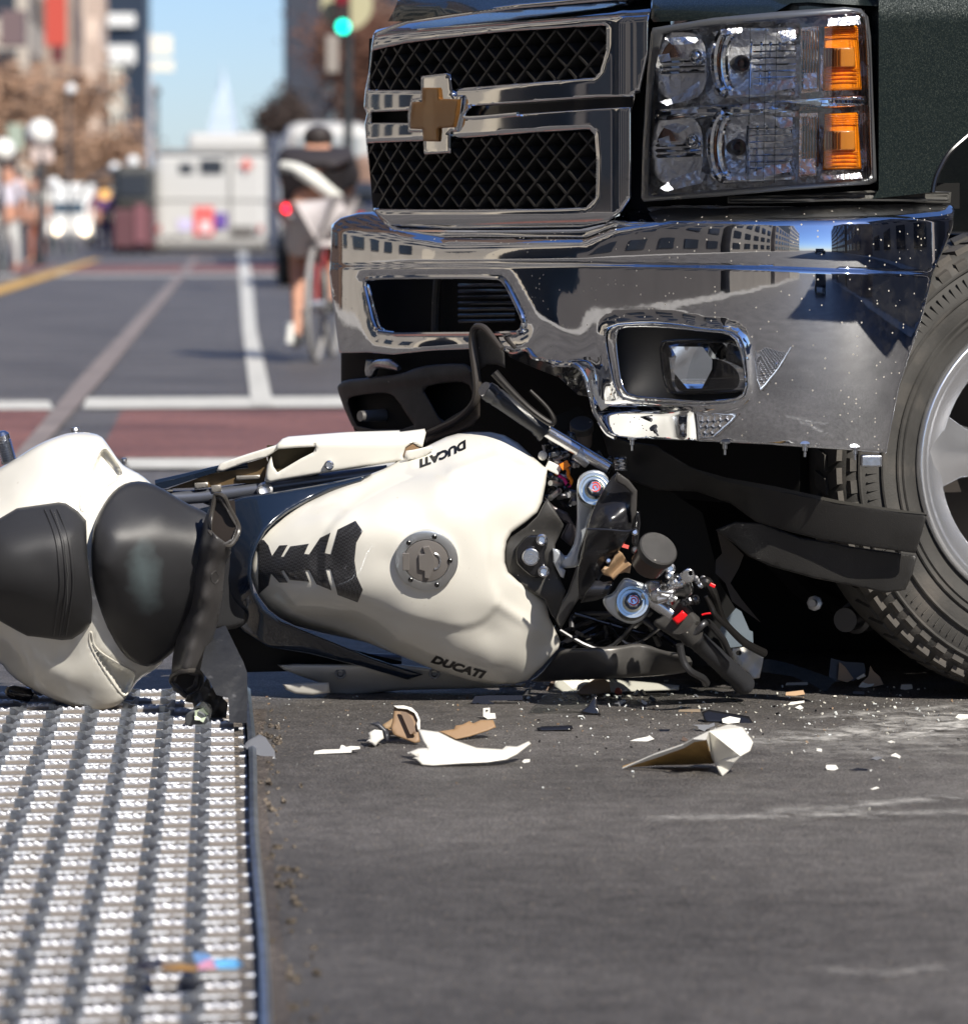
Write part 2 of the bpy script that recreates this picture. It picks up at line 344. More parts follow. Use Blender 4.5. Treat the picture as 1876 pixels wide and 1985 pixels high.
# asphalt
def asphalt(name, base, speck=.5, dust=True):
    m = bpy.data.materials.new(name); m.use_nodes = True; n = m.node_tree; b = n.nodes['Principled BSDF']; b.inputs['Roughness'].default_value = .56; b.inputs['Specular IOR Level'].default_value = .33
    tc = n.nodes.new('ShaderNodeTexCoord'); L = n.links.new
    def noise(s, d=5, vec=None, r=.5):
        q = n.nodes.new('ShaderNodeTexNoise'); q.inputs['Scale'].default_value = s; q.inputs['Detail'].default_value = d; q.inputs['Roughness'].default_value = r; L(vec or tc.outputs['Object'], q.inputs['Vector']); return q.outputs[0]
    def mr(i, a, b_, c, d):
        q = n.nodes.new('ShaderNodeMapRange'); q.inputs[1].default_value = a; q.inputs[2].default_value = b_; q.inputs[3].default_value = c; q.inputs[4].default_value = d; L(i, q.inputs[0]); return q.outputs[0]
    def mul(a, b_):
        q = n.nodes.new('ShaderNodeMath'); q.operation = 'MULTIPLY'; L(a, q.inputs[0]); L(b_, q.inputs[1]); return q.outputs[0]
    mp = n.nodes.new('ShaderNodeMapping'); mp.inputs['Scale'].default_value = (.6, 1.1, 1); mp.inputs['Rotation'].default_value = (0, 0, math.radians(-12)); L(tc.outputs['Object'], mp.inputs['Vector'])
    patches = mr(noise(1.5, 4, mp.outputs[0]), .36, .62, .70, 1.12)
    fine = mul(mr(noise(300, 3, r=.7), .36, .64, .25, 2.1), mr(noise(90, 5, r=.85), .35, .65, .62, 1.40)); mid = mr(noise(22, 6), .3, .7, .74, 1.26)
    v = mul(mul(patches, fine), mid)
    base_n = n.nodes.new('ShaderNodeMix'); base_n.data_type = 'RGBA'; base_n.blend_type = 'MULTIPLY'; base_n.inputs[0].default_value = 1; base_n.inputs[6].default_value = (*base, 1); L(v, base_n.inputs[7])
    vo = n.nodes.new('ShaderNodeTexVoronoi'); vo.inputs['Scale'].default_value = 130; L(tc.outputs['Object'], vo.inputs['Vector'])
    sc_ = n.nodes.new('ShaderNodeSeparateColor'); L(vo.outputs['Color'], sc_.inputs[0])
    pick = mul(mr(sc_.outputs[0], .93, .95, 0, 1), mr(vo.outputs['Distance'], .0, .45, 1, 0))
    m2 = n.nodes.new('ShaderNodeMix'); m2.data_type = 'RGBA'; m2.inputs[7].default_value = (.42, .33, .24, 1); L(base_n.outputs[2], m2.inputs[6]); q = mr(pick, 0, 1, 0, min(1, speck * 1.3)); L(q, m2.inputs[0])
    out = m2.outputs[2]
    if dust:
        # pale scuff marks and powder left by the crash, lying in streaks on the right
        mp2 = n.nodes.new('ShaderNodeMapping'); mp2.inputs['Scale'].default_value = (1.2, 5, 1); mp2.inputs['Rotation'].default_value = (0, 0, math.radians(-17)); L(tc.outputs['Object'], mp2.inputs['Vector'])
        st = mr(noise(2.1, 5, mp2.outputs[0], .6), .56, .74, 0, 1)
        gr = n.nodes.new('ShaderNodeVectorMath'); gr.operation = 'DISTANCE'; gr.inputs[1].default_value = (.95, 5.9, 0); L(tc.outputs['Object'], gr.inputs[0])
        mask = mr(gr.outputs['Value'], .25, 1.1, .25, 0)
        m3 = n.nodes.new('ShaderNodeMix'); m3.data_type = 'RGBA'; m3.inputs[7].default_value = (.46, .44, .40, 1); L(out, m3.inputs[6]); L(mul(st, mask), m3.inputs[0]); out = m3.outputs[2]
        mk3 = mr(gr.outputs['Value'], .2, 1.3, .16, 0); m4 = n.nodes.new('ShaderNodeMix'); m4.data_type = 'RGBA'; m4.inputs[7].default_value = (.38, .36, .33, 1); L(out, m4.inputs[6]); L(mul(mk3, mr(noise(14, 6), .4, .65, 0, 1)), m4.inputs[0]); out = m4.outputs[2]
    L(out, b.inputs['Base Color'])
    ad = n.nodes.new('ShaderNodeMath'); ad.operation = 'ADD'; L(noise(240, 4, r=.7), ad.inputs[0]); L(mul(vo.outputs['Distance'], mr(noise(3), 0, 1, .6, .6)), ad.inputs[1])
    bp = n.nodes.new('ShaderNodeBump'); bp.inputs['Strength'].default_value = 1; bp.inputs['Distance'].default_value = .004; L(ad.outputs[0], bp.inputs['Height']); L(bp.outputs[0], b.inputs['Normal'])
    return m
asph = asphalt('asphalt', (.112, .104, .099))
asph2 = asphalt('red_lane_surface', (.215, .098, .078), .2, False)
dirt = asphalt('dusty_underlay', (.17, .15, .13), .3, False)
linew = mat('road_paint_white', (.62, .61, .56), .7, noise=.15, nscale=8)
liney = mat('road_paint_yellow', (.60, .36, .10), .7, noise=.2, nscale=2)
railm = mat('rail_slot_concrete', (.26, .215, .19), .6, noise=.2, nscale=3)
SC.cycles.use_denoising = True
# ================================================================== GROUND
SD = Vector((-479 / F, 1, 0)).normalized(); SP = Vector((SD.y, -SD.x, 0))      # along the street / across it
def sheet(name, pts, m, z, kind='structure', parent=None, label=None):
    o = mk(name, [Vector((p[0], p[1], z)) for p in pts], [tuple(range(len(pts)))], m, parent)
    if kind: o['kind'] = kind
    return o
sheet('ground', [(-900, -900), (900, -900), (900, 3000), (-900, 3000)], mat('far_ground', (.13, .125, .12), .9, noise=.2, nscale=.2), -.03)
def strip_along(a0, a1, b0, b1): return [SD * b0 + SP * a0, SD * b0 + SP * a1, SD * b1 + SP * a1, SD * b1 + SP * a0]
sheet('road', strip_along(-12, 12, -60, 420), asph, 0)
def gq(pts, ext=None): return [G(*p) for p in pts]
sheet('red_lane', gq([(-400, 1300), (-230, 797), (95, 797), (-60, 1300)]), asph2, .004)
sheet('red_lane', gq([(60, 1300), (200, 797), (1500, 788), (1900, 886), (1900, 893), (60, 893)][:1] + [(215, 806), (240, 797), (1300, 790), (1300, 889), (190, 889)]), asph2, .004) if False else sheet('red_lane', gq([(190, 889), (236, 797), (1300, 790), (1300, 889)]), asph2, .004)
sheet('white_line', gq([(-300, 797), (-300, 780), (95, 780), (105, 797)]), linew, .008)
sheet('white_line', gq([(160, 795), (168, 774), (1200, 768), (1200, 788)]), linew, .008)
sheet('white_line', gq([(250, 912), (240, 893), (1200, 890), (1200, 909)]), linew, .008)
sheet('white_line', gq([(487, 790), (530, 790), (497, 640), (488, 540), (478, 484), (461, 484), (464, 540), (470, 640)]), linew, .012)
sheet('rail_strip', gq([(18, 900), (58, 900), (205, 730), (300, 610), (387, 500), (373, 500), (272, 610), (160, 730)]), railm, .012)
sheet('rail_strip', gq([(-320, 640), (-200, 610), (175, 505), (160, 505), (-250, 600)]), mat('rail_worn', (.20, .17, .14), .7), .008)
sheet('yellow_line', gq([(-200, 640), (-190, 610), (90, 530), (182, 503), (196, 503), (110, 535)]), liney, .014)
sheet('red_lane', gq([(-300, 531), (-300, 516), (620, 513), (640, 527)]), asph2, .004)
sheet('white_line', gq([(-300, 537), (-300, 534), (640, 531), (640, 534)]), linew, .008)
# ragged asphalt edge beside the grating
EL0, EL1 = G(474, 1395), G(500, 1985)
ed = (EL1 - EL0).normalized(); eN = Vector((-ed.y, ed.x, 0)); eN = eN if eN.x > 0 else -eN
mbx = MB()
for k in range(190):
    t = random.uniform(-.05, 1.35); q = EL0.lerp(EL1, t) + eN * abs(random.gauss(.028, .02)); s = random.uniform(.002, .008)
    ax = frame(Vector((random.gauss(0, 1), random.gauss(0, 1), random.gauss(0, 1)))); mbx.box(q + Vector((0, 0, s * .4)), (s * 1.6, s, s * .8), ax)
o = mbx.make('asphalt_crumbs', asphalt('crumb_asphalt', (.14, .115, .09), .4, False), smooth=False); tag(o, kind='stuff', label='crumbled asphalt along the edge of the steel grating', cat='rubble')
sheet('dusty_joint', [EL0 + eN * .012 - ed * .1, EL0 + eN * .04 - ed * .1, EL0 + eN * .028 + ed * .2, EL0 + eN * .042 + ed * .5, EL0 + eN * .025 + ed * .8, EL1 + eN * .034, EL1 + eN * .04 + ed * .4, EL1 + eN * .012 + ed * .4],
      asphalt('joint_dust', (.12, .10, .085), .5, False), .005)
def streak(px, wd, strength, seed):
    m = bpy.data.materials.new('powder_dust'); m.use_nodes = True; n = m.node_tree; b = n.nodes['Principled BSDF']; b.inputs['Base Color'].default_value = (.62, .60, .56, 1); b.inputs['Roughness'].default_value = .9
    at_ = n.nodes.new('ShaderNodeAttribute'); at_.attribute_name = 'fade'; tc = n.nodes.new('ShaderNodeTexCoord')
    nz = n.nodes.new('ShaderNodeTexNoise'); nz.inputs['Scale'].default_value = 22; nz.inputs['Detail'].default_value = 8; nz.inputs['Roughness'].default_value = .75; n.links.new(tc.outputs['Object'], nz.inputs['Vector'])
    mr = n.nodes.new('ShaderNodeMapRange'); mr.inputs[1].default_value = .42; mr.inputs[2].default_value = .72; n.links.new(nz.outputs[0], mr.inputs[0])
    mu = n.nodes.new('ShaderNodeMath'); mu.operation = 'MULTIPLY'; n.links.new(at_.outputs['Fac'], mu.inputs[0]); n.links.new(mr.outputs[0], mu.inputs[1])
    m2 = n.nodes.new('ShaderNodeMath'); m2.operation = 'MULTIPLY'; m2.inputs[1].default_value = strength; m2.use_clamp = True; n.links.new(mu.outputs[0], m2.inputs[0]); n.links.new(m2.outputs[0], b.inputs['Alpha'])
    pts = catmull([G(*p) for p in px], 10); v = []; f = []; fd_ = []; nW = 9
    for i, p in enumerate(pts):
        d = (pts[min(i + 1, len(pts) - 1)] - pts[max(i - 1, 0)]).normalized(); s_ = Vector((-d.y, d.x, 0)); e_ = math.sin(math.pi * min(1, max(0, i / (len(pts) - 1)))) ** .6
        for j in range(nW):
            t = j / (nW - 1) * 2 - 1; v.append(p + s_ * t * wd * (1 + .3 * math.sin(i * .7 + seed)) + Vector((0, 0, .003 + seed * .0007))); fd_.append(e_ * (1 - abs(t)) ** 1.3)
    for i in range(len(pts) - 1):
        for j in range(nW - 1): f.append((i * nW + j, i * nW + j + 1, (i + 1) * nW + j + 1, (i + 1) * nW + j))
    o = mk('dust_streak', v, f, m); a = o.data.attributes.new('fade', 'FLOAT', 'POINT'); a.data.foreach_set('value', fd_); o['kind'] = 'structure'
streak([(1420, 1442), (1560, 1434), (1660, 1424), (1760, 1400), (1900, 1376)], .10, 1.5, 0)
streak([(1540, 1398), (1660, 1388), (1780, 1380), (1900, 1366)], .05, 1.1, 1)
streak([(1650, 1436), (1740, 1432), (1800, 1422), (1880, 1402), (1960, 1400)], .10, 1.8, 2)
streak([(1200, 1592), (1400, 1592), (1600, 1586), (1780, 1584), (1950, 1582)], .05, 1.0, 3)
streak([(1480, 1580), (1620, 1574), (1760, 1560), (1950, 1540)], .05, .9, 4)
streak([(1560, 1886), (1680, 1898), (1800, 1888), (1860, 1884)], .03, .5, 5)
streak([(1500, 1470), (1650, 1462), (1800, 1452), (2000, 1446)], .22, .55, 6)
# ================================================================== STEEL GRATING
gr = empty('steel_grating', G(250, 1700), 'galvanised steel safety grating with serrated diamond openings lying on the asphalt', 'grating')
under = sheet('grating_base', [EL0 + ed * -.33, EL1 + ed * .45, EL1 + ed * .45 - eN * 1.5, EL0 + ed * -.33 - eN * 1.5], dirt, .005, kind=None)
under.parent = gr; under.data.transform(Matrix.Translation(-wloc(gr)))
rowd = Vector((-1, -.155, 0)).normalized(); PITCHR = .1105; CW = .0635; UPV = Vector((0, 0, 1))
def grmat():
    m = mat('grating_steel', (.72, .73, .76), .26, 1, bump=.7, bscale=130); n = m.node_tree; b = n.nodes['Principled BSDF']
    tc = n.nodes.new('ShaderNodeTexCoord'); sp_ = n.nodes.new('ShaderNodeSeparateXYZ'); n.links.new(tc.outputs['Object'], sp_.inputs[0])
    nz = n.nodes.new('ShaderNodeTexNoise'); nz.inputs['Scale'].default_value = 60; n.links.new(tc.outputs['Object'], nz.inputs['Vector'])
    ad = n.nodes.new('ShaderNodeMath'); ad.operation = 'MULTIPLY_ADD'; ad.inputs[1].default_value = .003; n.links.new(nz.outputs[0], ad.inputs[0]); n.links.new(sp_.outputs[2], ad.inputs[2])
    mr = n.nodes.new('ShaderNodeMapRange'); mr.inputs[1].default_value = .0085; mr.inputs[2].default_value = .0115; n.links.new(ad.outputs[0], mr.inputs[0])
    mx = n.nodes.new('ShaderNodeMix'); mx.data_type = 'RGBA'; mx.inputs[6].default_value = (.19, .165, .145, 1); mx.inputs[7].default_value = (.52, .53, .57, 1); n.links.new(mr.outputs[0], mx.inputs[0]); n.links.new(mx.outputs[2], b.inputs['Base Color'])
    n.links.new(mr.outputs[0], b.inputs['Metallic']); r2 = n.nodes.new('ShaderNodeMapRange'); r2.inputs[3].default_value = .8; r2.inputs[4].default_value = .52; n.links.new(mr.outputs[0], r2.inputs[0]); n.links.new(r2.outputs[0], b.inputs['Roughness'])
    return m
gsteel = grmat(); dsteel = mat('shaded_slant_steel', (.36, .39, .44), .45, .85, bump=.5, bscale=140, noise=.3, nscale=60); rsteel = mat('rung_steel', (.50, .52, .56), .52, .9, bump=.6, bscale=160, noise=.35, nscale=45, col2=(.14, .12, .10), mixscale=70, mixcut=(.50, .66))  # slanted strut runs get a darker steel for the shade on them
def ribbon(phase):
    m = MB(); th = .0024; zt = .0125; nx = 13; pts = []
    for k in range(nx):
        s = 1 if (k + phase) % 2 == 0 else -1; off = s * (PITCHR / 4 - .003); x0 = k * CW
        for q in range(13): pts.append((x0 + CW * .17 + CW * .58 * q / 12, off, q))
        pts.append((x0 + CW * .84, off * .6, 0)); pts.append((x0 + CW * .92, 0, 2)); pts.append((x0 + CW * 1.02, -off * .6, 1))
    r = []
    for i, (x, y, s) in enumerate(pts):
        z = zt + .0016 * math.sin(s * 1.57 + 1) + random.gauss(0, .00035); c = rowd * x
        r.append([c + ed * (y + th), c + ed * (y + th) + UPV * (z - .0018), c + ed * (y + th - .0009) + UPV * z, c + ed * (y - th) + UPV * z, c + ed * (y - th)])
    m.rings(r, caps=False); m.fmi = []
    for i in range(len(pts) - 1): m.fmi += [0 if (i % 16) < 12 else 1] * 5
    return m
m0 = [None, None]; flat = None; rungs = []
NR = 31
st0 = EL0 - ed * .32
for i in range(NR * 2):
    ph = i % 2; base = st0 + ed * (PITCHR / 2 * i) - eN * .008 + UPV * .005
    if m0[ph] is None:
        rb_ = ribbon(ph); o = rb_.make('serrated_strut', gsteel, None, ang=20, mats=[dsteel], fm=rb_.fmi); m0[ph] = o.data
    else:
        o = bpy.data.objects.new('serrated_strut', m0[ph]); COL.objects.link(o)
    o.parent = gr; o.location = base - wloc(gr)
    # flat rungs at the foot of each joint: each its own part where it shows, nearest first
    for k in range(0, 13, 2):
        rungs.append(base + ed * (PITCHR / 4 + .010) + rowd * (CW * (i % 2) + k * CW + CW * .46))
def wedge(m, c): m.add([c + rowd * sx * CW * .58 + q for sx in (-1, 1) for q in (ed * .006, ed * .006 + UPV * .0012, ed * .0055 + UPV * .0026, ed * -.004 + UPV * .0030, ed * -.004)], [(0, 1, 2, 3, 4), (9, 8, 7, 6, 5), (0, 5, 6, 1), (1, 6, 7, 2), (2, 7, 8, 3), (3, 8, 9, 4), (4, 9, 5, 0)])
m = MB(); wedge(m, Vector()); fo = m.make('flat_rung', rsteel, None, smooth=False); flat = fo.data
def to_px(p): t = p - Vector((0, 0, H)); k_ = t.y * cp - t.z * sp; return CX + F * t.x / k_, CY - F * (t.y * sp + t.z * cp) / k_
rungs.sort(key=lambda p: p.y); vis = [p for p in rungs if -40 < to_px(p)[0] and to_px(p)[1] < 2010]; rest = vis[298:]
for j, p in enumerate(vis[:298]):
    o = fo if j == 0 else bpy.data.objects.new('flat_rung', flat)
    if j: COL.objects.link(o)
    o.parent = gr; o.location = p - wloc(gr)
m = MB()
for p in rest: wedge(m, p)
if rest: o = m.make('far_flat_rung', rsteel, gr, smooth=False); o['kind'] = 'stuff'
rail = MB(); rp = []
for t in np.linspace(-.12, 1.4, 26):
    rp.append(EL0.lerp(EL1, t) + eN * (.004 + .002 * math.sin(t * 9)))
rail.rings([[p + eN * -.002, p + eN * -.002 + Vector((0, 0, .018)), p + eN * .004 + Vector((0, 0, .020)), p + eN * .010 + Vector((0, 0, .016)), p + eN * .010] for p in rp])
rail.make('side_rail', mat('bluish_steel', (.30, .34, .40), .35, .9, bump=.4, bscale=80, noise=.3, nscale=30), gr, ang=50)
# ================================================================== FAR STREET
def at(x, D, z=0):                       # ground place under photo column x at distance D
    return Vector(((x - CX) / F * D, D, z))
beige = mat('beige_stone', (.46, .40, .33), .8, noise=.15, nscale=.6); tan = mat('tan_stone', (.36, .27, .21), .8, noise=.15, nscale=.5)
peach = mat('peach_facade', (.62, .48, .38), .8, noise=.1, nscale=.5); creamb = mat('cream_facade', (.66, .62, .52), .8, noise=.1, nscale=.5)
darkb = mat('dark_blue_glass', (.022, .032, .05), .35); winm = mat('window_glass', (.03, .035, .045), .15); greyb = mat('grey_stone', (.25, .24, .23), .8, noise=.2, nscale=.4)
whiteb = mat('white_band', (.72, .71, .67), .7); brownb = mat('brown_brick_wall', (.16, .10, .075), .85, noise=.25, nscale=1.0); redb = mat('red_banner', (.5, .07, .045), .7)
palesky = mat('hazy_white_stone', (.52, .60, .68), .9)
def blockbox(name, cx, cy, w, d, h, m, parent, rot=None, z0=0):
    b_ = MB(); b_.box(Vector((cx, cy, z0 + h / 2)), (w, d, h), (SP, SD, Vector((0, 0, 1)))); return b_.make(name, m, parent, smooth=False)
def building(label, x0, x1, D, h, m, depth=18, floors=None, cols=None, wm=None, band=None, side=True, face=-1, group=None):
    """front faces the camera; x0..x1 photo columns at distance D; its street side carries windows too"""
    a, b_ = at(x0, D), at(x1, D); w = (b_ - a).length; c = (a + b_) / 2 + SD * depth / 2
    e = empty('building', (a + b_) / 2, label, 'building', group)
    blockbox('wall', c.x, c.y, w, depth, h, m, e)
    floors = floors or max(2, int(h / 4)); cols = cols or max(2, int(w / 3)); fh = h / floors; cw = w / cols
    wb = MB(); wb.box((0, 0, 0), (cw * .5, .12, fh * .5), (SP, SD, Vector((0, 0, 1)))); w0 = wb.make('window', wm or winm, None, smooth=False); first = True
    sb = MB(); sb.box((0, 0, 0), (.12, depth / 5 * .5, fh * .5), (SP, SD, Vector((0, 0, 1)))); s0 = sb.make('window', wm or winm, None, smooth=False); fs = True
    fm_ = (a + b_) / 2 - SD * .02
    for f in range(min(floors, 6)):
        for k in range(min(cols, 6)):
            p = fm_ + SP * ((k + .5) * cw - w / 2) + Vector((0, 0, (f + .55) * fh)) - Vector((0, 0, 0))
            o = w0 if first else bpy.data.objects.new('window', w0.data)
            if not first: COL.objects.link(o)
            first = False; o.parent = e; o.location = p - wloc(e)
        if side:
            for k in range(5):
                p = c + SP * (-face) * (-(w / 2 + .02)) if face < 0 else c + SP * (w / 2 + .02) * -1
                p = c + SP * (w / 2 + .02) * (1 if x1 < 700 else -1) + SD * ((k + .5) * depth / 5 - depth / 2) + Vector((0, 0, (f + .55) * fh)) - Vector((0, 0, c.z))
                o = s0 if fs else bpy.data.objects.new('window', s0.data)
                if not fs: COL.objects.link(o)
                fs = False; o.parent = e; o.location = p - wloc(e)
    if fs: bpy.data.objects.remove(s0)
    k_ = MB(); k_.box(c + Vector((0, 0, h + .4)), (w + .8, depth + .8, .8), (SP, SD, Vector((0, 0, 1)))); k_.make('cornice', band or m, e, smooth=False)
    return e
building('beige stone building at the far left edge with a dark slanting awning shadow', -420, 60, 240, 40, beige, 20)
building('tan stone building behind the red vertical banner', 62, 142, 262, 44, tan, 22, wm=mat('dim_window', (.18, .13, .11), .4))
building('tall peach coloured building with a narrow sunlit front', 146, 198, 330, 54, peach, 20, wm=mat('peach_window', (.40, .30, .24), .5))
t = building('dark blue glass tower with white bands near its top', 200, 286, 560, 76, darkb, 30, wm=darkb)
for z, hh_ in ((29.2, 1.8), (24.3, 2.6)):
    c = at(233, 559); b_ = MB(); b_.box(c + Vector((0, 0, z)), (5.0, 1.0, hh_), (SP, SD, Vector((0, 0, 1)))); b_.make('band', whiteb, t, smooth=False)
building('slim cream building with a heavy cornice before the dark tower', 208, 240, 400, 16.7, creamb, 20, band=whiteb)
building('narrow grey building right of the dark blue tower', 288, 303, 640, 22, greyb, 30)
building('dark office building behind the traffic light on the right of the street', 560, 660, 700, 70, mat('dark_facade', (.035, .04, .055), .6, noise=.2, nscale=1), 60)
building('dark brown brick building at right behind the bare tree', 652, 860, 400, 34, brownb, 40)
# clock tower at the end of the street
tw = empty('clock_tower', at(432, 2000), 'pale white tower with tapering spire far away at the end of the street', 'tower')
def tier(x0, x1, y0, y1, D=2000):
    a = P(x0, y1, D); b_ = P(x1, y0, D); s = abs(b_.x - a.x); return ((a.x + b_.x) / 2, D, (a.z + b_.z) / 2), s, abs(b_.z - a.z)
bt = MB()
for x0, x1, y0, y1 in ((408, 458, 232, 420), (413, 453, 205, 230)):
    c, s, h_ = tier(x0, x1, y0, y1); bt.box(c, (s, s, h_))
bt.make('tower_shaft', palesky, tw, smooth=False)
bt = MB(); c, s, h_ = tier(421, 446, 178, 204); bt.box(c, (s, s, h_)); bt.make('belfry', palesky, tw, smooth=False)
bt = MB(); bt.lathe(P(433, 178, 2000), (0, 0, 1), [(0, 2.6), (3, 2.0), (9, .7), (16, .1)], 8); bt.make('spire', palesky, tw, smooth=False)
# ---- trees
bark = mat('tree_bark', (.10, .075, .055), .9); twig = mat('bare_brown_twigs', (.36, .225, .145), .9, noise=.3, nscale=2); twig2 = mat('dark_brown_twigs', (.060, .042, .035), .9, noise=.3, nscale=2)
def tree(base, h, r, label, tm, n=2600, cz=.62, leaf=.16, group=None):
    e = empty('street_tree', base, label, 'tree', group); m = MB(); segs = []
    def branch(p, d, L, rad, lv):
        q = p + d * L; m.tube([p, p + d * L * .5 + Vector((random.gauss(0, L * .04),) * 3), q], [rad, rad * .6], n=5, sub=2); segs.append((p, q))
        if lv:
            for _ in range(3 if lv > 1 else 4):
                dd = (d + Vector((random.gauss(0, .55), random.gauss(0, .55), random.gauss(.12, .3)))).normalized(); branch(q - d * L * random.uniform(0, .4), dd, L * random.uniform(.55, .8), rad * .55, lv - 1)
    branch(Vector(base), Vector((0, 0, 1)), h * .38, r * .05, 4); m.make('trunk', bark, e)
    # crown: fine twigs and a few dead leaves hung around the branch tips
    c = MB()
    for i in range(n):
        p, q = random.choice(segs[3:]); o_ = p.lerp(q, random.random()) + Vector((random.gauss(0, r * .17), random.gauss(0, r * .17), random.gauss(0, r * .17)))
        d, a, b_ = frame(Vector((random.gauss(0, 1), random.gauss(0, 1), random.gauss(0, 1)))); s = leaf * random.uniform(.5, 1.4)
        c.add([o_ - a * s * .5, o_ + b_ * s * .28, o_ + a * s * .5, o_ - b_ * s * .2], [(0, 1, 2, 3)])
    k = c.make('crown', tm, e, smooth=False); return e
tree(at(25, 150), 8.5, 3.6, 'bare brown street tree nearest the left edge of the road', twig, 3000, leaf=.40, group=None)
tree(at(120, 195), 8.0, 3.8, 'bare brown street tree between the white globe lamp and the oncoming van', twig, 3000, leaf=.45)
tree(at(196, 260), 6.6, 3.4, 'bare brown street tree before the slim cream building', twig, 2600, leaf=.5)
tree(at(-60, 130), 9, 3.8, 'bare brown street tree cut off by the left edge of the picture', twig, 2400, leaf=.4)
tree(at(655, 330), 21, 6.5, 'dark bare tree above the cyclist at right', twig2, 6500, leaf=.75)
tree(at(725, 260), 18, 7, 'dark brown tree behind the traffic light and the truck grille', mat('reddish_twigs', (.15, .07, .045), .9, noise=.4, nscale=2), 6500, leaf=.5)
tree(at(572, 380), 15, 4.4, 'dark leafless tree left of the cyclist beside the white bus', twig2, 3500, leaf=.7)
# ---- lamps and signs
polem = mat('dark_pole', (.05, .055, .06), .5, .5); lampw = mat('lamp_glass', (.85, .85, .82), .4)
def lamp(x, y, D, r, label, m=None, group='globe street lamps'):
    p = P(x, y, D); e = empty('street_lamp', at(x, D), label, 'street lamp', group)
    MB().lathe(at(x, D), (0, 0, 1), [(0, .14), (.3, .08), (.35, .045), (p.z - r, .03), (p.z - r * .8, .12)], 10).make('pole', polem, e)
    MB().lathe(p - Vector((0, 0, r)), (0, 0, 1), [(0.001, .02)] + [(r - r * math.cos(t), r * math.sin(t)) for t in np.linspace(.2, 2.9, 10)], 16).make('lamp_globe', m or lampw, e)
glow = mat('sunlit_globe', (.86, .86, .80), .5)
lamp(78, 257, 70, .25, 'white globe street lamp, the larger bright one left of the street', glow)
lamp(6, 290, 60, .18, 'white globe street lamp at the very left edge', glow)
lamp(137, 172, 88, .12, 'small lamp high on the pole before the peach building'); lamp(222, 325, 110, .16, 'small lamp left of the dark streetcar top'); lamp(258, 313, 105, .17, 'small lamp above the dark streetcar'); lamp(104, 355, 90, .14, 'small lamp just above the oncoming white van')
def signplate(name, x0, y0, x1, y1, D, m, parent, depth=.06):
    a, b_ = P(x0, y1, D), P(x1, y0, D); q = MB(); q.box((a + b_) / 2, (abs(b_.x - a.x), depth, abs(b_.z - a.z))); return q.make(name, m, parent, smooth=False, bevel=.01)
sgn = mat('cream_sign', (.76, .72, .60), .6)
e = empty('street_sign', at(292, 120), 'two cream sign plates hung one above the other on a tall pole over the street', 'street sign')
signplate('sign_plate', 287, 68, 334, 106, 120, sgn, e, .1); signplate('sign_plate', 287, 116, 337, 138, 120, sgn, e, .1)
MB().cyl(at(290, 120), P(290, 60, 120), .09, .07, 8).make('pole', mat('pale_pole', (.4, .42, .45), .6), e)
signplate_e = empty('wall_banner', at(104, 140), 'long red banner hanging on the tan building', 'banner'); 
signplate('cloth', 88, -30, 128, 88, 140, redb, signplate_e, .15); signplate('banner_arm', 100, 88, 124, 120, 140, mat('maroon_bracket', (.12, .03, .03), .7), signplate_e, .3)
o = signplate('awning', 5, 20, 48, 88, 100, mat('mauve_awning', (.16, .11, .11), .8), None, .8); top(tag(o, 'dark mauve awning shape jutting from the beige building', 'awning'))
e = empty('street_sign', at(78, 68), 'small pinkish sign plate under the white globe lamp', 'street sign'); signplate('sign_plate', 62, 286, 102, 313, 69, mat('pink_sign', (.66, .55, .5), .6), e); MB().cyl(at(82, 69), P(82, 290, 69), .05, .05, 8).make('pole', polem, e)
e = empty('street_sign', at(30, 72), 'pale green sign plate behind the globe lamps', 'street sign'); signplate('sign_plate', 15, 240, 45, 290, 72, mat('pale_green_sign', (.34, .40, .32), .6), e); MB().cyl(at(30, 72.1), P(30, 250, 72.1), .04, .04, 8).make('pole', polem, e)
# ---- traffic light
e = empty('traffic_light', at(662, 45), 'traffic light with lit green lamp and pale round backing above the cyclist', 'traffic light')
q = MB(); c = P(663, 25, 45); q.box(c, (.19, .16, .62)); q.make('housing', mat('signal_housing', (.03, .02, .02), .5), e, smooth=False, bevel=.02)
q = MB(); c2 = P(672, 8, 45.25); q.cyl(c2, c2 + Vector((0, .04, 0)), .30, .30, 28); q.make('backing_disc', mat('pale_yellow_disc', (.45, .42, .26), .7), e)
q = MB(); g_ = P(665, 51, 44.9); q.cyl(g_, g_ + Vector((0, .05, 0)), .075, .075, 20); q.make('green_lamp', mat('green_signal', (0, .2, .15), .4, emis=(0, .95, .62, 3.2)), e)
q = MB(); g_ = P(663, -5, 44.9); q.cyl(g_, g_ + Vector((0, .05, 0)), .08, .08, 20); q.make('red_lamp', mat('unlit_red_signal', (.2, .01, .02), .4), e)
q = MB(); q.cyl(at(675, 45.3), P(675, -30, 45.3), .06, .05, 10); q.make('pole', polem, e)
o = signplate('hanging_sign', 632, 68, 656, 140, 44, mat('grey_sign', (.30, .27, .24), .6), None); top(tag(o, 'narrow grey upright sign hanging under the traffic light', 'sign')); 
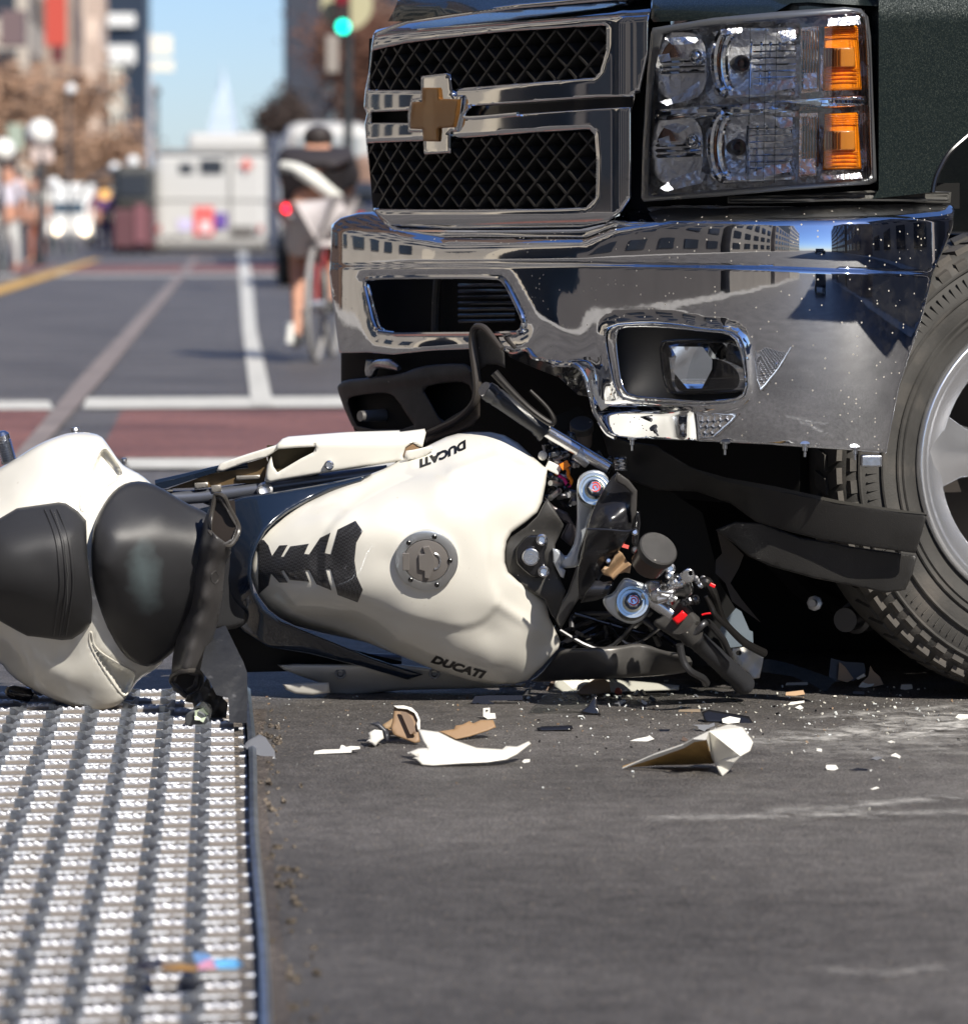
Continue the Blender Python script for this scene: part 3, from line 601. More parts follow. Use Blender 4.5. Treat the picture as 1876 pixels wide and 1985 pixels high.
# ---- vehicles far down the street
glassd = mat('dark_vehicle_glass', (.03, .035, .045), .12); vwhite = mat('vehicle_white', (.52, .51, .48), .4, coat=.3); tyr = mat('far_tyre', (.02, .02, .02), .8); hlm = mat('lit_headlight', (.9, .8, .6), .3, emis=(1, .78, .5, 4)); tlm = mat('lit_tail_light', (.5, 0, 0), .3, emis=(1, .01, .03, 6))
def vbox(name, x0, y0, x1, y1, D, depth, m, parent, bevel=.05):
    a, b_ = P(x0, y1, D), P(x1, y0, D); q = MB(); q.box((a + b_) / 2 + Vector((SD.x * depth / 2, depth / 2, 0)), (abs(b_.x - a.x), depth, abs(b_.z - a.z)), (SP, SD, Vector((0, 0, 1)))); return q.make(name, m, parent, smooth=False, bevel=bevel)
def wheels(x0, x1, D, depth, r, e):
    for x in (x0, x1):
        for dd in (.7, depth - .9):
            c = at(x, D) + SD * dd + Vector((0, 0, r)); w_ = MB(); w_.lathe(c - SP * .12, SP, [(0, r * .8), (.03, r), (.21, r), (.24, r * .8)], 16); w_.make('wheel', tyr, e)
# oncoming van
D = 118; vw2 = mat('van_white', (.80, .79, .75), .4, coat=.3); e = empty('oncoming_van', at(135, D), 'small white van coming towards the camera with both headlights lit', 'van')
vbox('body', 88, 395, 185, 458, D, 4.2, vw2, e, .06); vbox('cab', 94, 355, 180, 397, D + .1, 3.6, vw2, e, .08); vbox('windscreen', 106, 391, 163, 414, D - .03, .05, mat('van_windscreen', (.06, .09, .12), .15), e, .01)
vbox('bumper', 88, 448, 186, 462, D - .12, .2, mat('van_bumper', (.3, .29, .28), .5), e); wheels(98, 175, D, 4.2, .30, e)
for x in (108, 164): q = MB(); c = P(x, 446, D - .15); q.cyl(c, c + Vector((0, .1, 0)), .13, .13, 16); q.make('headlight', hlm, e)
# white bus from behind with advertising
D = 96; e = empty('white_bus', at(400, D), 'white bus seen from behind with a colourful advertising panel, in the middle of the street', 'bus')
vbox('body', 298, 292, 518, 470, D, 11, vwhite, e, .2); vbox('roof_unit', 362, 256, 512, 294, D + .3, 9, vwhite, e, .15); vbox('window', 346, 316, 374, 338, D - .03, .05, glassd, e, .01); vbox('window', 388, 308, 432, 336, D - .03, .05, glassd, e, .01)
vbox('bumper', 300, 462, 516, 480, D - .1, .3, mat('bus_bumper', (.28, .27, .25), .6), e); wheels(310, 500, D, 11, .42, e)
for i, (x0, x1, y0, y1, c) in enumerate(((330, 374, 402, 448, (.72, .66, .25)), (376, 414, 400, 456, (.70, .13, .12)), (416, 440, 412, 442, (.13, .07, .30)), (345, 372, 424, 446, (.55, .5, .7)), (388, 408, 428, 450, (.8, .6, .6)))): vbox('advert_panel', x0, y0, x1, y1, D - .03 - .012 * i, .02, mat('advert_%d' % i, c, .5), e, 0)
q = MB(); c = P(478, 318, D - .04); q.box(c, (.32, .03, .09)); q.box(c + Vector((0, -.003, 0)), (.09, .03, .32)); q.make('red_cross', mat('cross_red', (.72, .2, .16), .6), e, smooth=False)
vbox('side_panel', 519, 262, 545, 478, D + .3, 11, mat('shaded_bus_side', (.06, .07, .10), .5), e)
vbox('window', 318, 318, 328, 362, D - .03, .05, glassd, e, .01)
for x0, y0, x1, y1 in ((304, 436, 312, 450), (500, 436, 508, 450)): vbox('tail_lamp', x0, y0, x1, y1, D - .06, .06, mat('tail_lamp_red', (.35, .05, .04), .4) if 'tail_lamp_red' not in MT else MT['tail_lamp_red'], e, .01)
vbox('panel_seam', 298, 386, 518, 389, D - .02, .03, MT['bus_bumper'], e, 0); vbox('panel_seam', 446, 296, 449, 462, D - .02, .03, MT['bus_bumper'], e, 0); vbox('engine_grille', 450, 438, 492, 458, D - .03, .03, mat('bus_grille_dark', (.12, .11, .10), .7), e, 0); vbox('roof_edge', 296, 288, 520, 295, D - .05, .1, MT['bus_bumper'], e, 0)
for x in (320, 340): vbox('lower_vent', x, 458, x + 10, 462, D - .05, .02, glassd, e, 0)
# dark streetcar
D = 92; e = empty('dark_streetcar', at(250, D), 'dark streetcar with maroon lower panels between the white van and the white bus', 'streetcar')
vbox('body', 222, 320, 296, 405, D, 12, mat('streetcar_green', (.05, .05, .045), .5, noise=.3, nscale=2), e, .15); vbox('lower_panel', 220, 405, 297, 480, D - .05, 12, mat('streetcar_maroon', (.11, .045, .05), .5), e); vbox('window', 230, 338, 288, 380, D - .04, .05, glassd, e, .01); vbox('side_door', 262, 395, 282, 470, D - .09, .03, mat('door_maroon', (.2, .08, .09), .5), e, 0); wheels(232, 286, D, 12, .35, e)
pole_ = MB(); pole_.tube([P(250, 320, D + 2), P(180, 345, D + 6), P(150, 385, D + 9)], .05, 6); pole_.make('trolley_pole', mat('pale_wire', (.4, .33, .27), .6), e)
q = MB(); c = P(203, 377, D - .5); q.cyl(c, c + Vector((0, .05, 0)), .12, .12, 14); o = q.make('marker_lamp', mat('amber_lamp', (.7, .4, .1), .4, emis=(1, .5, .15, .5)), e)
# white bus right, behind the cyclist
D = 70; e = empty('white_bus', at(630, D), 'white bus with windscreen straight behind the cyclist at right', 'bus')
vbox('body', 552, 236, 720, 470, D, 10, vwhite, e, .25); vbox('window', 575, 262, 702, 305, D - .03, .05, mat('bright_bus_glass', (.35, .37, .37), .2), e, .01); vbox('lower_panel', 556, 345, 716, 462, D - .05, .1, mat('orange_panel', (.35, .16, .10), .6), e); vbox('bumper', 550, 452, 722, 478, D - .1, .2, blackpl, e); wheels(565, 705, D, 10, .42, e)
q = MB(); c = P(557, 404, 40); q.cyl(c, c + Vector((0, .04, 0)), .035, .035, 16)
# dark car between bus and cyclist with a lit tail lamp
D = 48; e = empty('dark_car', at(620, D), 'dark car driving ahead of the cyclist towards the white bus', 'car')
vbox('body', 549, 392, 760, 505, D, 4.2, mat('car_dark', (.02, .02, .026), .3, coat=1), e, .2); vbox('cabin', 575, 352, 740, 394, D + .6, 2.4, glassd, e, .2); wheels(560, 745, D, 4.2, .31, e)
q = MB(); c = P(700, 420, D - .06); q.cyl(c, c + Vector((0, .08, 0)), .045, .045, 16); q.make('tail_light', MT['red_plastic'], e)
o = vbox('brown_van', 688, 300, 860, 475, 56, 5, mat('brown_van_paint', (.24, .15, .11), .5), None, .1)
tag(top(o), 'brown van side partly hidden behind the truck grille', 'van')
# ---- pedestrians far left (blurred)
skin = mat('skin', (.52, .27, .18), .55)
def person(base, h, label, shirt, legs, hair=(.03, .02, .02), yaw=0, group=None, arm=0):
    e = empty('person', base, label, 'person', group); s = h / 1.75; R_ = Matrix.Rotation(yaw, 3, 'Z')
    V = lambda x, y, z: R_ @ (Vector((x, y, z)) * s) + Vector(base)
    J = dict(p=(0, 0, .92), c=(0, 0, 1.2), n=(0, 0, 1.46), h=(0, -.02, 1.6), t=(0, -.01, 1.7), ls=(-.18, 0, 1.38), le=(-.25, .03, 1.1), lh=(-.24 - arm, -.08, .86), rs=(.18, 0, 1.38), re=(.25, .03, 1.1), rh=(.24, -.08, .86), lk=(-.1, -.02, .5), lf=(-.1, .03, .08), lt=(-.1, -.14, .04), rk=(.12, -.06, .5), rf=(.13, .06, .08), rt=(.13, -.12, .04))
    ed_ = [('p', 'c'), ('c', 'n'), ('n', 'h'), ('h', 't'), ('n', 'ls'), ('ls', 'le'), ('le', 'lh'), ('n', 'rs'), ('rs', 're'), ('re', 'rh'), ('p', 'lk'), ('lk', 'lf'), ('lf', 'lt'), ('p', 'rk'), ('rk', 'rf'), ('rf', 'rt')]
    rad = dict(p=.15, c=.15, n=.075, h=.095, t=.075, ls=.07, le=.05, lh=.038, rs=.07, re=.05, rh=.038, lk=.065, lf=.045, lt=.04, rk=.065, rf=.045, rt=.04)
    body(e, 'body', {k: V(*v) for k, v in J.items()}, ed_, {k: v * s for k, v in rad.items()}, skin)
    body(e, 'shirt', {k: V(*J[k]) for k in ('p', 'c', 'n', 'ls', 'le', 'rs', 're')}, [('p', 'c'), ('c', 'n'), ('n', 'ls'), ('ls', 'le'), ('n', 'rs'), ('rs', 're')], {k: rad[k] * s * 1.12 for k in ('p', 'c', 'n', 'ls', 'le', 'rs', 're')}, mat(name_of(e) + '_shirt', shirt, .8))
    body(e, 'trousers', {k: V(*J[k]) for k in ('p', 'lk', 'lf', 'rk', 'rf')}, [('p', 'lk'), ('lk', 'lf'), ('p', 'rk'), ('rk', 'rf')], {k: rad[k] * s * 1.15 for k in ('p', 'lk', 'lf', 'rk', 'rf')}, mat(name_of(e) + '_legs', legs, .8))
    MB().lathe(V(0, 0, 1.60), (0, 0, 1), [(0, .08 * s), (.05 * s, .108 * s), (.12 * s, .085 * s), (.155 * s, .02)], 14).make('hair', mat(name_of(e) + '_hair', hair, .8), e)
    return e
def name_of(e): return 'p' + e.name.replace('.', '_')
def body(e, name, J, edges, rad, m, sub=2):
    ks = list(J); me = bpy.data.meshes.new(name); w = wloc(e) if e else Vector(); me.from_pydata([tuple(J[k] - w) for k in ks], [(ks.index(a), ks.index(b_)) for a, b_ in edges], []); me.update()
    o = bpy.data.objects.new(name, me); COL.objects.link(o); o.parent = e
    md = o.modifiers.new('skin', 'SKIN'); md.use_smooth_shade = True
    for i, k in enumerate(ks): r = rad[k]; me.skin_vertices[0].data[i].radius = (r, r) if not isinstance(r, tuple) else r
    me.skin_vertices[0].data[0].use_root = True
    o.modifiers.new('sub', 'SUBSURF').levels = sub; o.modifiers['sub'].render_levels = sub
    dg = bpy.context.evaluated_depsgraph_get(); ev = o.evaluated_get(dg); nm = bpy.data.meshes.new_from_object(ev); o.modifiers.clear(); o.data = nm; nm.materials.clear(); nm.materials.append(m)
    nm.polygons.foreach_set('use_smooth', [True] * len(nm.polygons)); return o
person(at(18, 63), 1.78, 'pedestrian in pale clothes standing at the left edge of the road', (.55, .52, .58), (.6, .62, .6))
person(at(72, 74), 1.7, 'pedestrian with white top and reddish trousers beside the oncoming van', (.7, .68, .62), (.40, .13, .07))
person(at(42, 70), 1.7, 'pedestrian in dark coat among the people at left', (.06, .05, .06), (.10, .09, .1))
person(at(207, 100), 1.7, 'pedestrian in purple coat between the van and the streetcar', (.14, .07, .2), (.12, .08, .15))
person(at(193, 104), 1.7, 'pedestrian in maroon jacket right beside the oncoming van', (.25, .06, .09), (.08, .07, .08))
person(Vector((1.0, 18.9, 0)), 1.85, 'unseen person added behind the truck to cast a shadow across the road', (.05, .05, .06), (.05, .05, .06))  # figure out of sight, added only for its shadow on the street
# ================================================================== CYCLIST AND BICYCLE
DC = 22.9
def C(x, y, d=0): return P(x, y, DC + d)
e = empty('person', G(585, 690), 'cyclist seen from behind in black jacket with white diagonal band and grey shorts', 'person')
J = dict(p=C(612, 405), c=C(612, 350, .12), n=C(616, 300, .25), h=C(617, 276, .30), t=C(617, 262, .30), ls=C(568, 318, .25), le=C(553, 352, .4), lh=C(566, 382, .62), rs=C(660, 318, .25), re=C(680, 355, .4), rh=C(668, 385, .62),
         lq=C(590, 425, -.02), lk=C(577, 492, .22), lf=C(577, 615, .0), la=C(574, 655, -.05), lt=C(572, 668, .12), rq=C(636, 425, -.02), rk=C(648, 470, .35), rf=C(646, 560, .1), ra=C(646, 590, .05), rt=C(646, 600, .2))
ed_ = [('p', 'c'), ('c', 'n'), ('n', 'h'), ('h', 't'), ('n', 'ls'), ('ls', 'le'), ('le', 'lh'), ('n', 'rs'), ('rs', 're'), ('re', 'rh'), ('p', 'lq'), ('lq', 'lk'), ('lk', 'lf'), ('lf', 'la'), ('la', 'lt'), ('p', 'rq'), ('rq', 'rk'), ('rk', 'rf'), ('rf', 'ra'), ('ra', 'rt')]
rad = dict(p=.12, c=.12, n=.05, h=.07, t=.06, ls=.05, le=.04, lh=.035, rs=.05, re=.04, rh=.035, lq=.10, lk=.062, lf=.034, la=.03, lt=.03, rq=.10, rk=.062, rf=.034, ra=.03, rt=.03)
rad['lk'] = .06
body(e, 'body', J, ed_, rad, skin)
JJ0 = 1; jk = ('p', 'c', 'n', 'ls', 'le', 'rs', 're'); jm = mat('black_jacket', (.035, .030, .034), .75)
JJ = dict(J); JJ['p'] = C(612, 382, .02); JJ['n'] = C(616, 298, .22); JJ['ls'] = C(572, 316, .25); JJ['rs'] = C(656, 316, .25)
body(e, 'jacket', {k: JJ[k] for k in jk}, [('p', 'c'), ('c', 'n'), ('n', 'ls'), ('ls', 'le'), ('n', 'rs'), ('rs', 're')], dict(p=.20, c=.21, n=.16, ls=.125, le=.075, rs=.125, re=.075), jm)
sh = mat('pale_grey_shorts', (.52, .48, .48), .8); SJ = dict(p=C(612, 408), lq=C(588, 425, -.04), lk=C(577, 492, .16), rq=C(638, 420, -.04), rk=C(650, 450, .28))
body(e, 'shorts', SJ, [('p', 'lq'), ('lq', 'lk'), ('p', 'rq'), ('rq', 'rk')], dict(p=.16, lq=.12, lk=.082, rq=.12, rk=.085), sh)
q = MB(); q.tube([C(549, 322, -.02), C(575, 328, -.09), C(605, 345, -.13), C(632, 366, -.10), C(654, 382, -.02)], [.034, .038, .042, .038, .034], 10); q.make('white_band', mat('jacket_white_band', (.8, .8, .74), .6), e)
MB().lathe(C(617, 290, .28), (0, 0, 1), [(0, .055), (.04, .085), (.09, .09), (.13, .065), (.15, .01)], 16).make('helmet', mat('dark_helmet', (.04, .032, .03), .5), e)
for nm, a in (('la', (574, 660)), ('ra', (646, 594))):
    q = MB(); c = C(*a); q.tube([c + Vector((0, -.08, .01)), c + Vector((0, .04, 0)), c + Vector((0, .16, -.015))], [.035, .045, .03], 8); q.make('shoe', mat('shoe_' + nm, (.05, .05, .05), .6), e)
q = MB(); c = C(556, 404, -.14); q.cyl(c, c + Vector((0, .03, 0)), .026, .026, 16); q.make('tail_light', tlm, e)
b = empty('bicycle', G(612, 700), 'road bicycle seen from behind, ridden by the cyclist', 'bicycle')
bm = mat('bike_silver', (.55, .56, .58), .3, .9); bt_ = mat('bike_tyre_grey', (.33, .32, .31), .5)
def bwheel(c, r, w):
    o = MB(); n = 36; rg = []
    for j in range(n):
        a = 2 * math.pi * j / n; d = Vector((0.10 * math.cos(a), math.cos(a), math.sin(a))).normalized(); rg.append([c + d * (r + w * math.cos(k * math.pi / 3)) + Vector((1, 0, 0)) * w * math.sin(k * math.pi / 3) for k in range(6)])
    rg.append(rg[0]); o.rings(rg, caps=False); wv = o.make('wheel', bt_, b)
    s = MB()
    for j in range(18):
        a = 2 * math.pi * j / 18; s.cyl(c, c + Vector((0, math.cos(a), math.sin(a))) * r, .0016, .0016, 4)
    s.make('spokes', bm, wv); h_ = MB(); h_.cyl(c - Vector((.05, 0, 0)), c + Vector((.05, 0, 0)), .025, .025, 10); h_.make('hub', bm, wv)
cw_ = G(612, 702) + Vector((0, 0, .345)); bwheel(cw_, .33, .016); bwheel(cw_ + Vector((.06, 1.0, 0)), .33, .016)
fr = MB(); bb = cw_ + Vector((0, .42, -.05)); st_ = cw_ + Vector((0, .30, .50)); hd = cw_ + Vector((.05, .85, .5))
for a, c_ in ((cw_, bb), (bb, st_), (st_, hd), (bb, hd), (cw_, st_), (hd, cw_ + Vector((.06, 1.0, 0)))): fr.cyl(a, c_, .016, .014, 8)
fr.make('frame', mat('bike_red_frame', (.35, .03, .03), .3, coat=.5), b); MB().tube([hd + Vector((-.2, .05, .08)), hd + Vector((0, .0, .1)), hd + Vector((.2, .05, .08))], .014, 8).make('handlebar', blackpl, b)
sd = MB(); sd.lathe(st_ + Vector((0, -.12, .04)), (0, 1, 0), [(0, .02), (.02, .07), (.12, .06), (.26, .02)], 12); sd.make('saddle', blackpl, b)
pd = MB(); pd.cyl(bb - Vector((.09, 0, 0)), bb + Vector((.09, 0, 0)), .02, .02, 8); pd.cyl(bb + Vector((-.09, 0, 0)), bb + Vector((-.09, 0, -.17)), .012, .012, 6); pd.cyl(bb + Vector((.09, 0, 0)), bb + Vector((.09, 0, .17)), .012, .012, 6); pd.box(bb + Vector((-.14, 0, -.17)), (.09, .07, .02)); pd.box(bb + Vector((.14, 0, .17)), (.09, .07, .02)); pd.make('crank', bm, b)
q = MB(); q.box(C(561, 645, -.1), (.05, .06, .12)); q.make('reflector', mat('bright_reflector', (.85, .85, .8), .3), b, smooth=False)
# ================================================================== BUILDINGS BESIDE AND BEHIND THE CAMERA (seen in the chrome)
gcol = [(.24, .215, .185), (.10, .09, .085), (.42, .37, .30), (.09, .055, .04), (.22, .19, .17), (.10, .09, .10)]
for i, (a, bb_, w, dpt, h) in enumerate([(-17, -14, 8, 16, 18), (-17, 4, 8, 16, 22), (-17, 22, 8, 15, 16), (-17, 42, 8, 20, 21), (-17, -34, 8, 18, 14), (16, -17, 8, 14, 13), (17, 2, 8, 14, 16), (16, -36, 8, 18, 24), (-19, -62, 10, 30, 24), (18, -66, 10, 28, 26), (18, 22, 8, 22, 12)]):
    c = SP * a + SD * bb_; e = empty('building', c, ['cream', 'brown', 'pale stone', 'dark brick', 'light grey', 'grey'][i % 6] + ' building lining the street ' + ['first behind the camera on the left', 'on the left beside the crash', 'on the left next past the crash', 'on the left before the far trees', 'second behind the camera on the left', 'first behind the camera on the right', 'on the right beside the truck', 'second behind the camera on the right', 'farthest behind on the left', 'farthest behind on the right', 'on the right past the truck'][i], 'building')
    blockbox('wall', c.x, c.y, w, dpt, h, mat('street_wall_%d' % i, gcol[i % 6], .85, noise=.1, nscale=.5), e)
    w_ = MB(); nf = int(h / 3.4); nc = int(dpt / 3); sgn_ = 1 if a < 0 else -1
    for f in range(nf):
        for k in range(nc): w_.box(c + SP * sgn_ * (w / 2) + SD * ((k + .5) * dpt / nc - dpt / 2) + Vector((0, 0, (f + .55) * h / nf)), (.2, dpt / nc * .55, h / nf * .55), (SP, SD, Vector((0, 0, 1))))
    o = w_.make('windows', winm, e, smooth=False); o['kind'] = 'stuff'
sheet('sidewalk', strip_along(-13, -10.2, -60, 300), mat('sidewalk_concrete', (.36, .34, .31), .8, noise=.2, nscale=2), .02)
sheet('sidewalk', strip_along(10.2, 13, -60, 300), MT['sidewalk_concrete'], .02)
for x, y in ((-6, -10), (-2.2, -16), (2.6, -13), (-7, -4)):
    o = None
D = -14
e = empty('parked_car', Vector((2.2, -14, 0)), 'dark car parked behind the camera and seen only in the chrome', 'car')
q = MB(); q.box((2.2, -14, .62), (1.8, 4.4, .7)); q.make('body', mat('car_black', (.02, .02, .03), .3, coat=1), e, smooth=False, bevel=.12)
q = MB(); q.box((2.2, -14.2, 1.2), (1.6, 2.2, .55)); q.make('cabin', glassd, e, smooth=False, bevel=.15)
for i in range(4): q = MB(); c = Vector((2.2 + (-.9, .7)[i % 2], -14 + (-1.4, 1.4)[i // 2], .32)); q.cyl(c, c + Vector((.2, 0, 0)), .32, .32, 16); q.make('wheel', tyr, e)
# ================================================================== PICKUP TRUCK
from bisect import bisect
_tx = [560, 600, 640, 680, 740, 840, 950, 1050, 1180, 1300, 1450, 1600, 1740, 1840, 1950]
_td = [8.00, 7.74, 7.50, 7.355, 7.20, 7.03, 6.865, 6.73, 6.575, 6.475, 6.405, 6.385, 6.425, 6.53, 6.72]
_cx = np.linspace(560, 1950, 700)
def _spl():
    x = np.array(_tx, float); y = np.array(_td, float); n = len(x); hh = np.diff(x); A = np.eye(n); r = np.zeros(n)
    for i in range(1, n - 1):
        A[i, i - 1] = hh[i - 1]; A[i, i] = 2 * (hh[i - 1] + hh[i]); A[i, i + 1] = hh[i]; r[i] = 6 * ((y[i + 1] - y[i]) / hh[i] - (y[i] - y[i - 1]) / hh[i - 1])
    m = np.linalg.solve(A, r); k = np.clip(np.searchsorted(x, _cx) - 1, 0, n - 2); a = _cx - x[k]; b = x[k + 1] - _cx; h = hh[k]
    return m[k] * b ** 3 / (6 * h) + m[k + 1] * a ** 3 / (6 * h) + (y[k] / h - m[k] * h / 6) * b + (y[k + 1] / h - m[k + 1] * h / 6) * a
_cd = _spl(); _cd = np.convolve(np.pad(_cd, 25, 'edge'), np.ones(51) / 51, 'valid') if False else _cd
def Dt(x): return np.interp(x, _cx, _cd)
TR = empty('pickup_truck', at(1500, 6.9), 'dark green black pickup truck with chrome grille and smashed chrome front bumper', 'pickup truck')
TF = Vector((-.793, -.609, 0)); TS_ = Vector((.609, -.793, 0))            # forward, driver side
def surf(off): return lambda x, y: Dt(x) + off
def T(x, y, off=0.0): return P(x, y, float(Dt(x)) + off)
# ---- bumper
crx = [600, 1133, 1489, 1806, 1900]; cry = [515, 512, 517.7, 529.6, 533]
def hb(x, y):
    yc = np.interp(x, crx, cry); topy = np.interp(x, [640, 745, 860, 1133, 1190, 1300, 1850], [447, 462, 478, 474, 452, 434, 424])
    h = np.zeros_like(x)
    lo = y > yc + 5; t = np.clip((y - yc - 5) / 340, 0, 1.3); h = np.where(lo, -.0135 * t ** 2 - .020 * t ** 3 + .002 * t, h)
    # bright lip under the crease
    l2 = (y > yc - 3) & (y <= yc + 5); h = np.where(l2, -.010 + .010 * (y - yc + 3) / 8, h)
    bd = y <= yc - 3; u = np.clip((yc - 3 - y) / np.maximum(yc - 3 - topy, 1), 0, 1); h = np.where(bd & (y >= topy), -.010 + .002 * np.sin(u * 3.14) - .004 * u ** 2, h)
    up = y < topy; v = (topy - y) / 1100; h = np.where(up, -.014 - v * 1.0 - 9 * v ** 1.6, h)
    # crumple between grille opening and fog lamp
    h = h + .0028 * np.exp(-(((x - 1075) / 55) ** 2 + ((y - 640) / 90) ** 2)) * np.sin((x - y * .6) / 34) 
    h = h + .003 * np.exp(-(((x - 1150) / 35) ** 2 + ((y - 760) / 60) ** 2)) * np.sin((x + y) / 20)
    h = h - .016 * np.exp(-(((x - 900) / 60) ** 2 + ((y - 690) / 60) ** 2))
    # raised flange round the fog lamp opening
    d = dist(x, y, FOGP); h = h + .006 * np.exp(-(d / 9) ** 2) 
    d = dist(x, y, INTP); h = h - .010 * np.exp(-(d / 12) ** 2)
    kk = np.clip((y - 786) / 12, 0, 1) * np.clip((1350 - x) / 14, 0, 1)
    h = h - kk * (.040 * np.clip((1350 - x) / 165, 0, 1) + .26 * np.clip(y - 786, 0, 200) / 1150)
    # bend at the inner end of the lower wing: the face folds back towards the fog lamp's left
    h = h - .05 * np.clip((1190 - x) / 70, 0, 1) ** 2 * np.clip((y - 700) / 60, 0, 1) * (x > 1100)
    return h
FOGP = chaikin(M(FG, [(150, 130), (560, 100), (900, 120), (1200, 175), (1480, 190), (1620, 300), (1660, 600), (1670, 880), (1540, 985), (1100, 1010), (700, 985), (330, 965), (220, 830), (150, 500), (110, 260)]), 1)
INTP = chaikin(M(Z4, [(232, 450), (262, 428), (620, 424), (985, 424), (1030, 450), (1085, 560), (1132, 660), (1128, 720), (1090, 742), (700, 745), (330, 748), (290, 700), (260, 570)]), 1)
BO = M(Z4, [(48, 250), (50, 130), (100, 90), (200, 62), (300, 55), (360, 90), (400, 150), (560, 168), (1000, 172), (1400, 168), (1500, 160), (1580, 135), (1640, 90), (1700, 70)]) + \
     M(Z5, [(200, 72), (500, 60), (900, 62), (1200, 64), (1500, 60), (1800, 64), (1812, 90), (1800, 180), (1750, 300), (1705, 400), (1700, 420), (1672, 540), (1640, 650), (1590, 800), (1540, 950), (1505, 1120), (1475, 1282), (1300, 1268), (1100, 1255), (900, 1240), (500, 1220), (330, 1214), (250, 1212), (140, 1200), (85, 1140), (45, 1050), (15, 950), (0, 880)]) + \
     M(Z4, [(1490, 1030), (1478, 985), (1430, 925), (1380, 935), (1330, 920), (1300, 935), (1250, 890), (1190, 878), (1150, 832), (1080, 850), (1010, 830), (960, 850), (880, 800), (850, 832), (620, 840), (400, 862), (250, 850), (92, 852), (75, 700), (50, 520), (38, 400)])
relief('bumper', BO, chrome2, TR, D=surf(0), h=hb, holes=[FOGP, INTP], cuts=[[(x_, float(np.interp(x_, crx, cry)) + dy_) for x_ in np.linspace(650, 1796, 40)] for dy_ in (-7, -3, 1, 5, 9)], step=6.5, roll=4, rolld=.004, thick=.006, ang=60, back=True)
# crinkle: bolts under the bumper
for x, y in ((1225, 862), (1405, 870), (1560, 874), (1657, 880)):
    q = MB(); c = T(x, y, .03); q.lathe(c + Vector((0, 0, .012)), (0, 0, -1), [(0, .008), (.003, .008), (.004, .004), (.012, .004), (.013, .002), (.022, .002)], 12); q.make('bolt', steel, TR)
q = MB(); q.box(T(1688, 893, .05), (.035, .02, .02)); q.make('bracket', steel, TR, smooth=False, bevel=.003)
# intake interior
q = relief('air_intake', M(Z4, [(200, 400), (1160, 400), (1160, 770), (200, 780)]), void, TR, D=surf(.16), step=20, thick=.02)
for k in range(7):
    a, b_ = Z4(770, 470 + k * 34), Z4(1090, 466 + k * 34); q = MB(); q.tube([T(*a, .12), T(*b_, .12)], .0035, 6, 1); q.make('intake_louver', blackgl, TR)
q = MB(); q.tube([T(*Z4(650, 430), .13), T(*Z4(640, 560), .13), T(*Z4(635, 740), .13)], .008, 8); q.make('intake_strut', blackpl, TR)
# intake chrome inner lip
q = MB(); q.tube([T(p[0], p[1], .008) for p in INTP] + [T(INTP[0][0], INTP[0][1], .008)], .0045, 8, 1); q.make('intake_rim', chrome, TR)
relief('intake_corner', M(Z4, [(235, 450), (262, 470), (330, 700), (400, 742), (330, 760), (285, 705)]), chrome, TR, D=surf(.035), roll=14, step=6, thick=.05)
# fog lamp
fb = relief('fog_lamp_bezel', FOGP, chrome, TR, D=surf(.0), h=lambda x, y: .004 - .0 * x, holes=[chaikin(M(FG, [(265, 165), (600, 160), (900, 180), (1200, 215), (1450, 235), (1560, 330), (1625, 600), (1640, 870), (1520, 940), (1100, 965), (750, 930), (380, 905), (300, 780), (260, 500), (240, 280)]), 1)], step=6, roll=12, rolld=.012, thick=.06, ang=70)
relief('fog_lamp_recess', M(FG, [(180, 130), (1680, 200), (1680, 960), (240, 960)]), mat('fog_recess_grey', (.085, .08, .075), .5, bump=.2, bscale=500), fb, D=surf(.085), ctrl=[(1240, 700, 0), (1240, 770, .02), (1440, 700, .0), (1440, 770, .03), (1300, 640, .0), (1220, 790, .04)], step=14, thick=.02)
lampo = M(FG, [(700, 335), (780, 295), (1300, 285), (1560, 300), (1610, 420), (1640, 640), (1645, 860), (1540, 880), (900, 905), (800, 890), (745, 760), (715, 560)])
fl = relief('fog_lamp', lampo, blackgl, TR, D=surf(.026), roll=10, step=7, thick=.06, ch=1)
relief('fog_reflector', M(FG, [(790, 340), (1480, 330), (1620, 360), (1640, 840), (900, 870), (850, 800)]), chrome, fl, D=surf(.020), h=lambda x, y: -.012 * (1 - ((x - 1370) / 80) ** 2 * .8 - ((y - 735) / 55) ** 2 * .9), step=5, thick=.004)
relief('fog_baffle', M(FG, [(830, 370), (1180, 375), (1285, 520), (1280, 620), (1170, 830), (1010, 830), (860, 650), (890, 480)]), mat('mirror_baffle', (.85, .9, .95), .04, 1), fl, D=lambda x, y: float(Dt(1345.)) + .004 - .12 * (x - 1345) / 1150 - np.where(y > 742, (y - 742) * .00030, (742 - y) * .00008), step=5, thick=.004)
relief('fog_lens', lampo, lensglass, fl, D=surf(.006), h=lambda x, y: .010 * np.sqrt(np.clip(1 - ((x - 1370) / 85) ** 2 * .8 - ((y - 735) / 62) ** 2 * .8, 0, 1)), step=7, thick=0, ch=1)
for k in range(3):
    q = MB(); a, b_ = [(800, 340 + 0), (1470, 330), (1500, 335)][k], [(870, 860), (1545, 800), (1570, 800)][k]; q.tube([T(*FG(*a), .000), T(*FG(*b_), .000)], .0015, 6, 1); q.make('lens_rib', lensglass, fl)
# torn pale flap left of the fog lamp
relief('torn_bracket', M(Z4, [(1510, 985), (1570, 920), (1600, 960), (1590, 1060), (1620, 1150), (1570, 1180), (1520, 1080)]), creamd, TR, D=surf(.02), roll=4, step=6, thick=.004, jitter=.001)
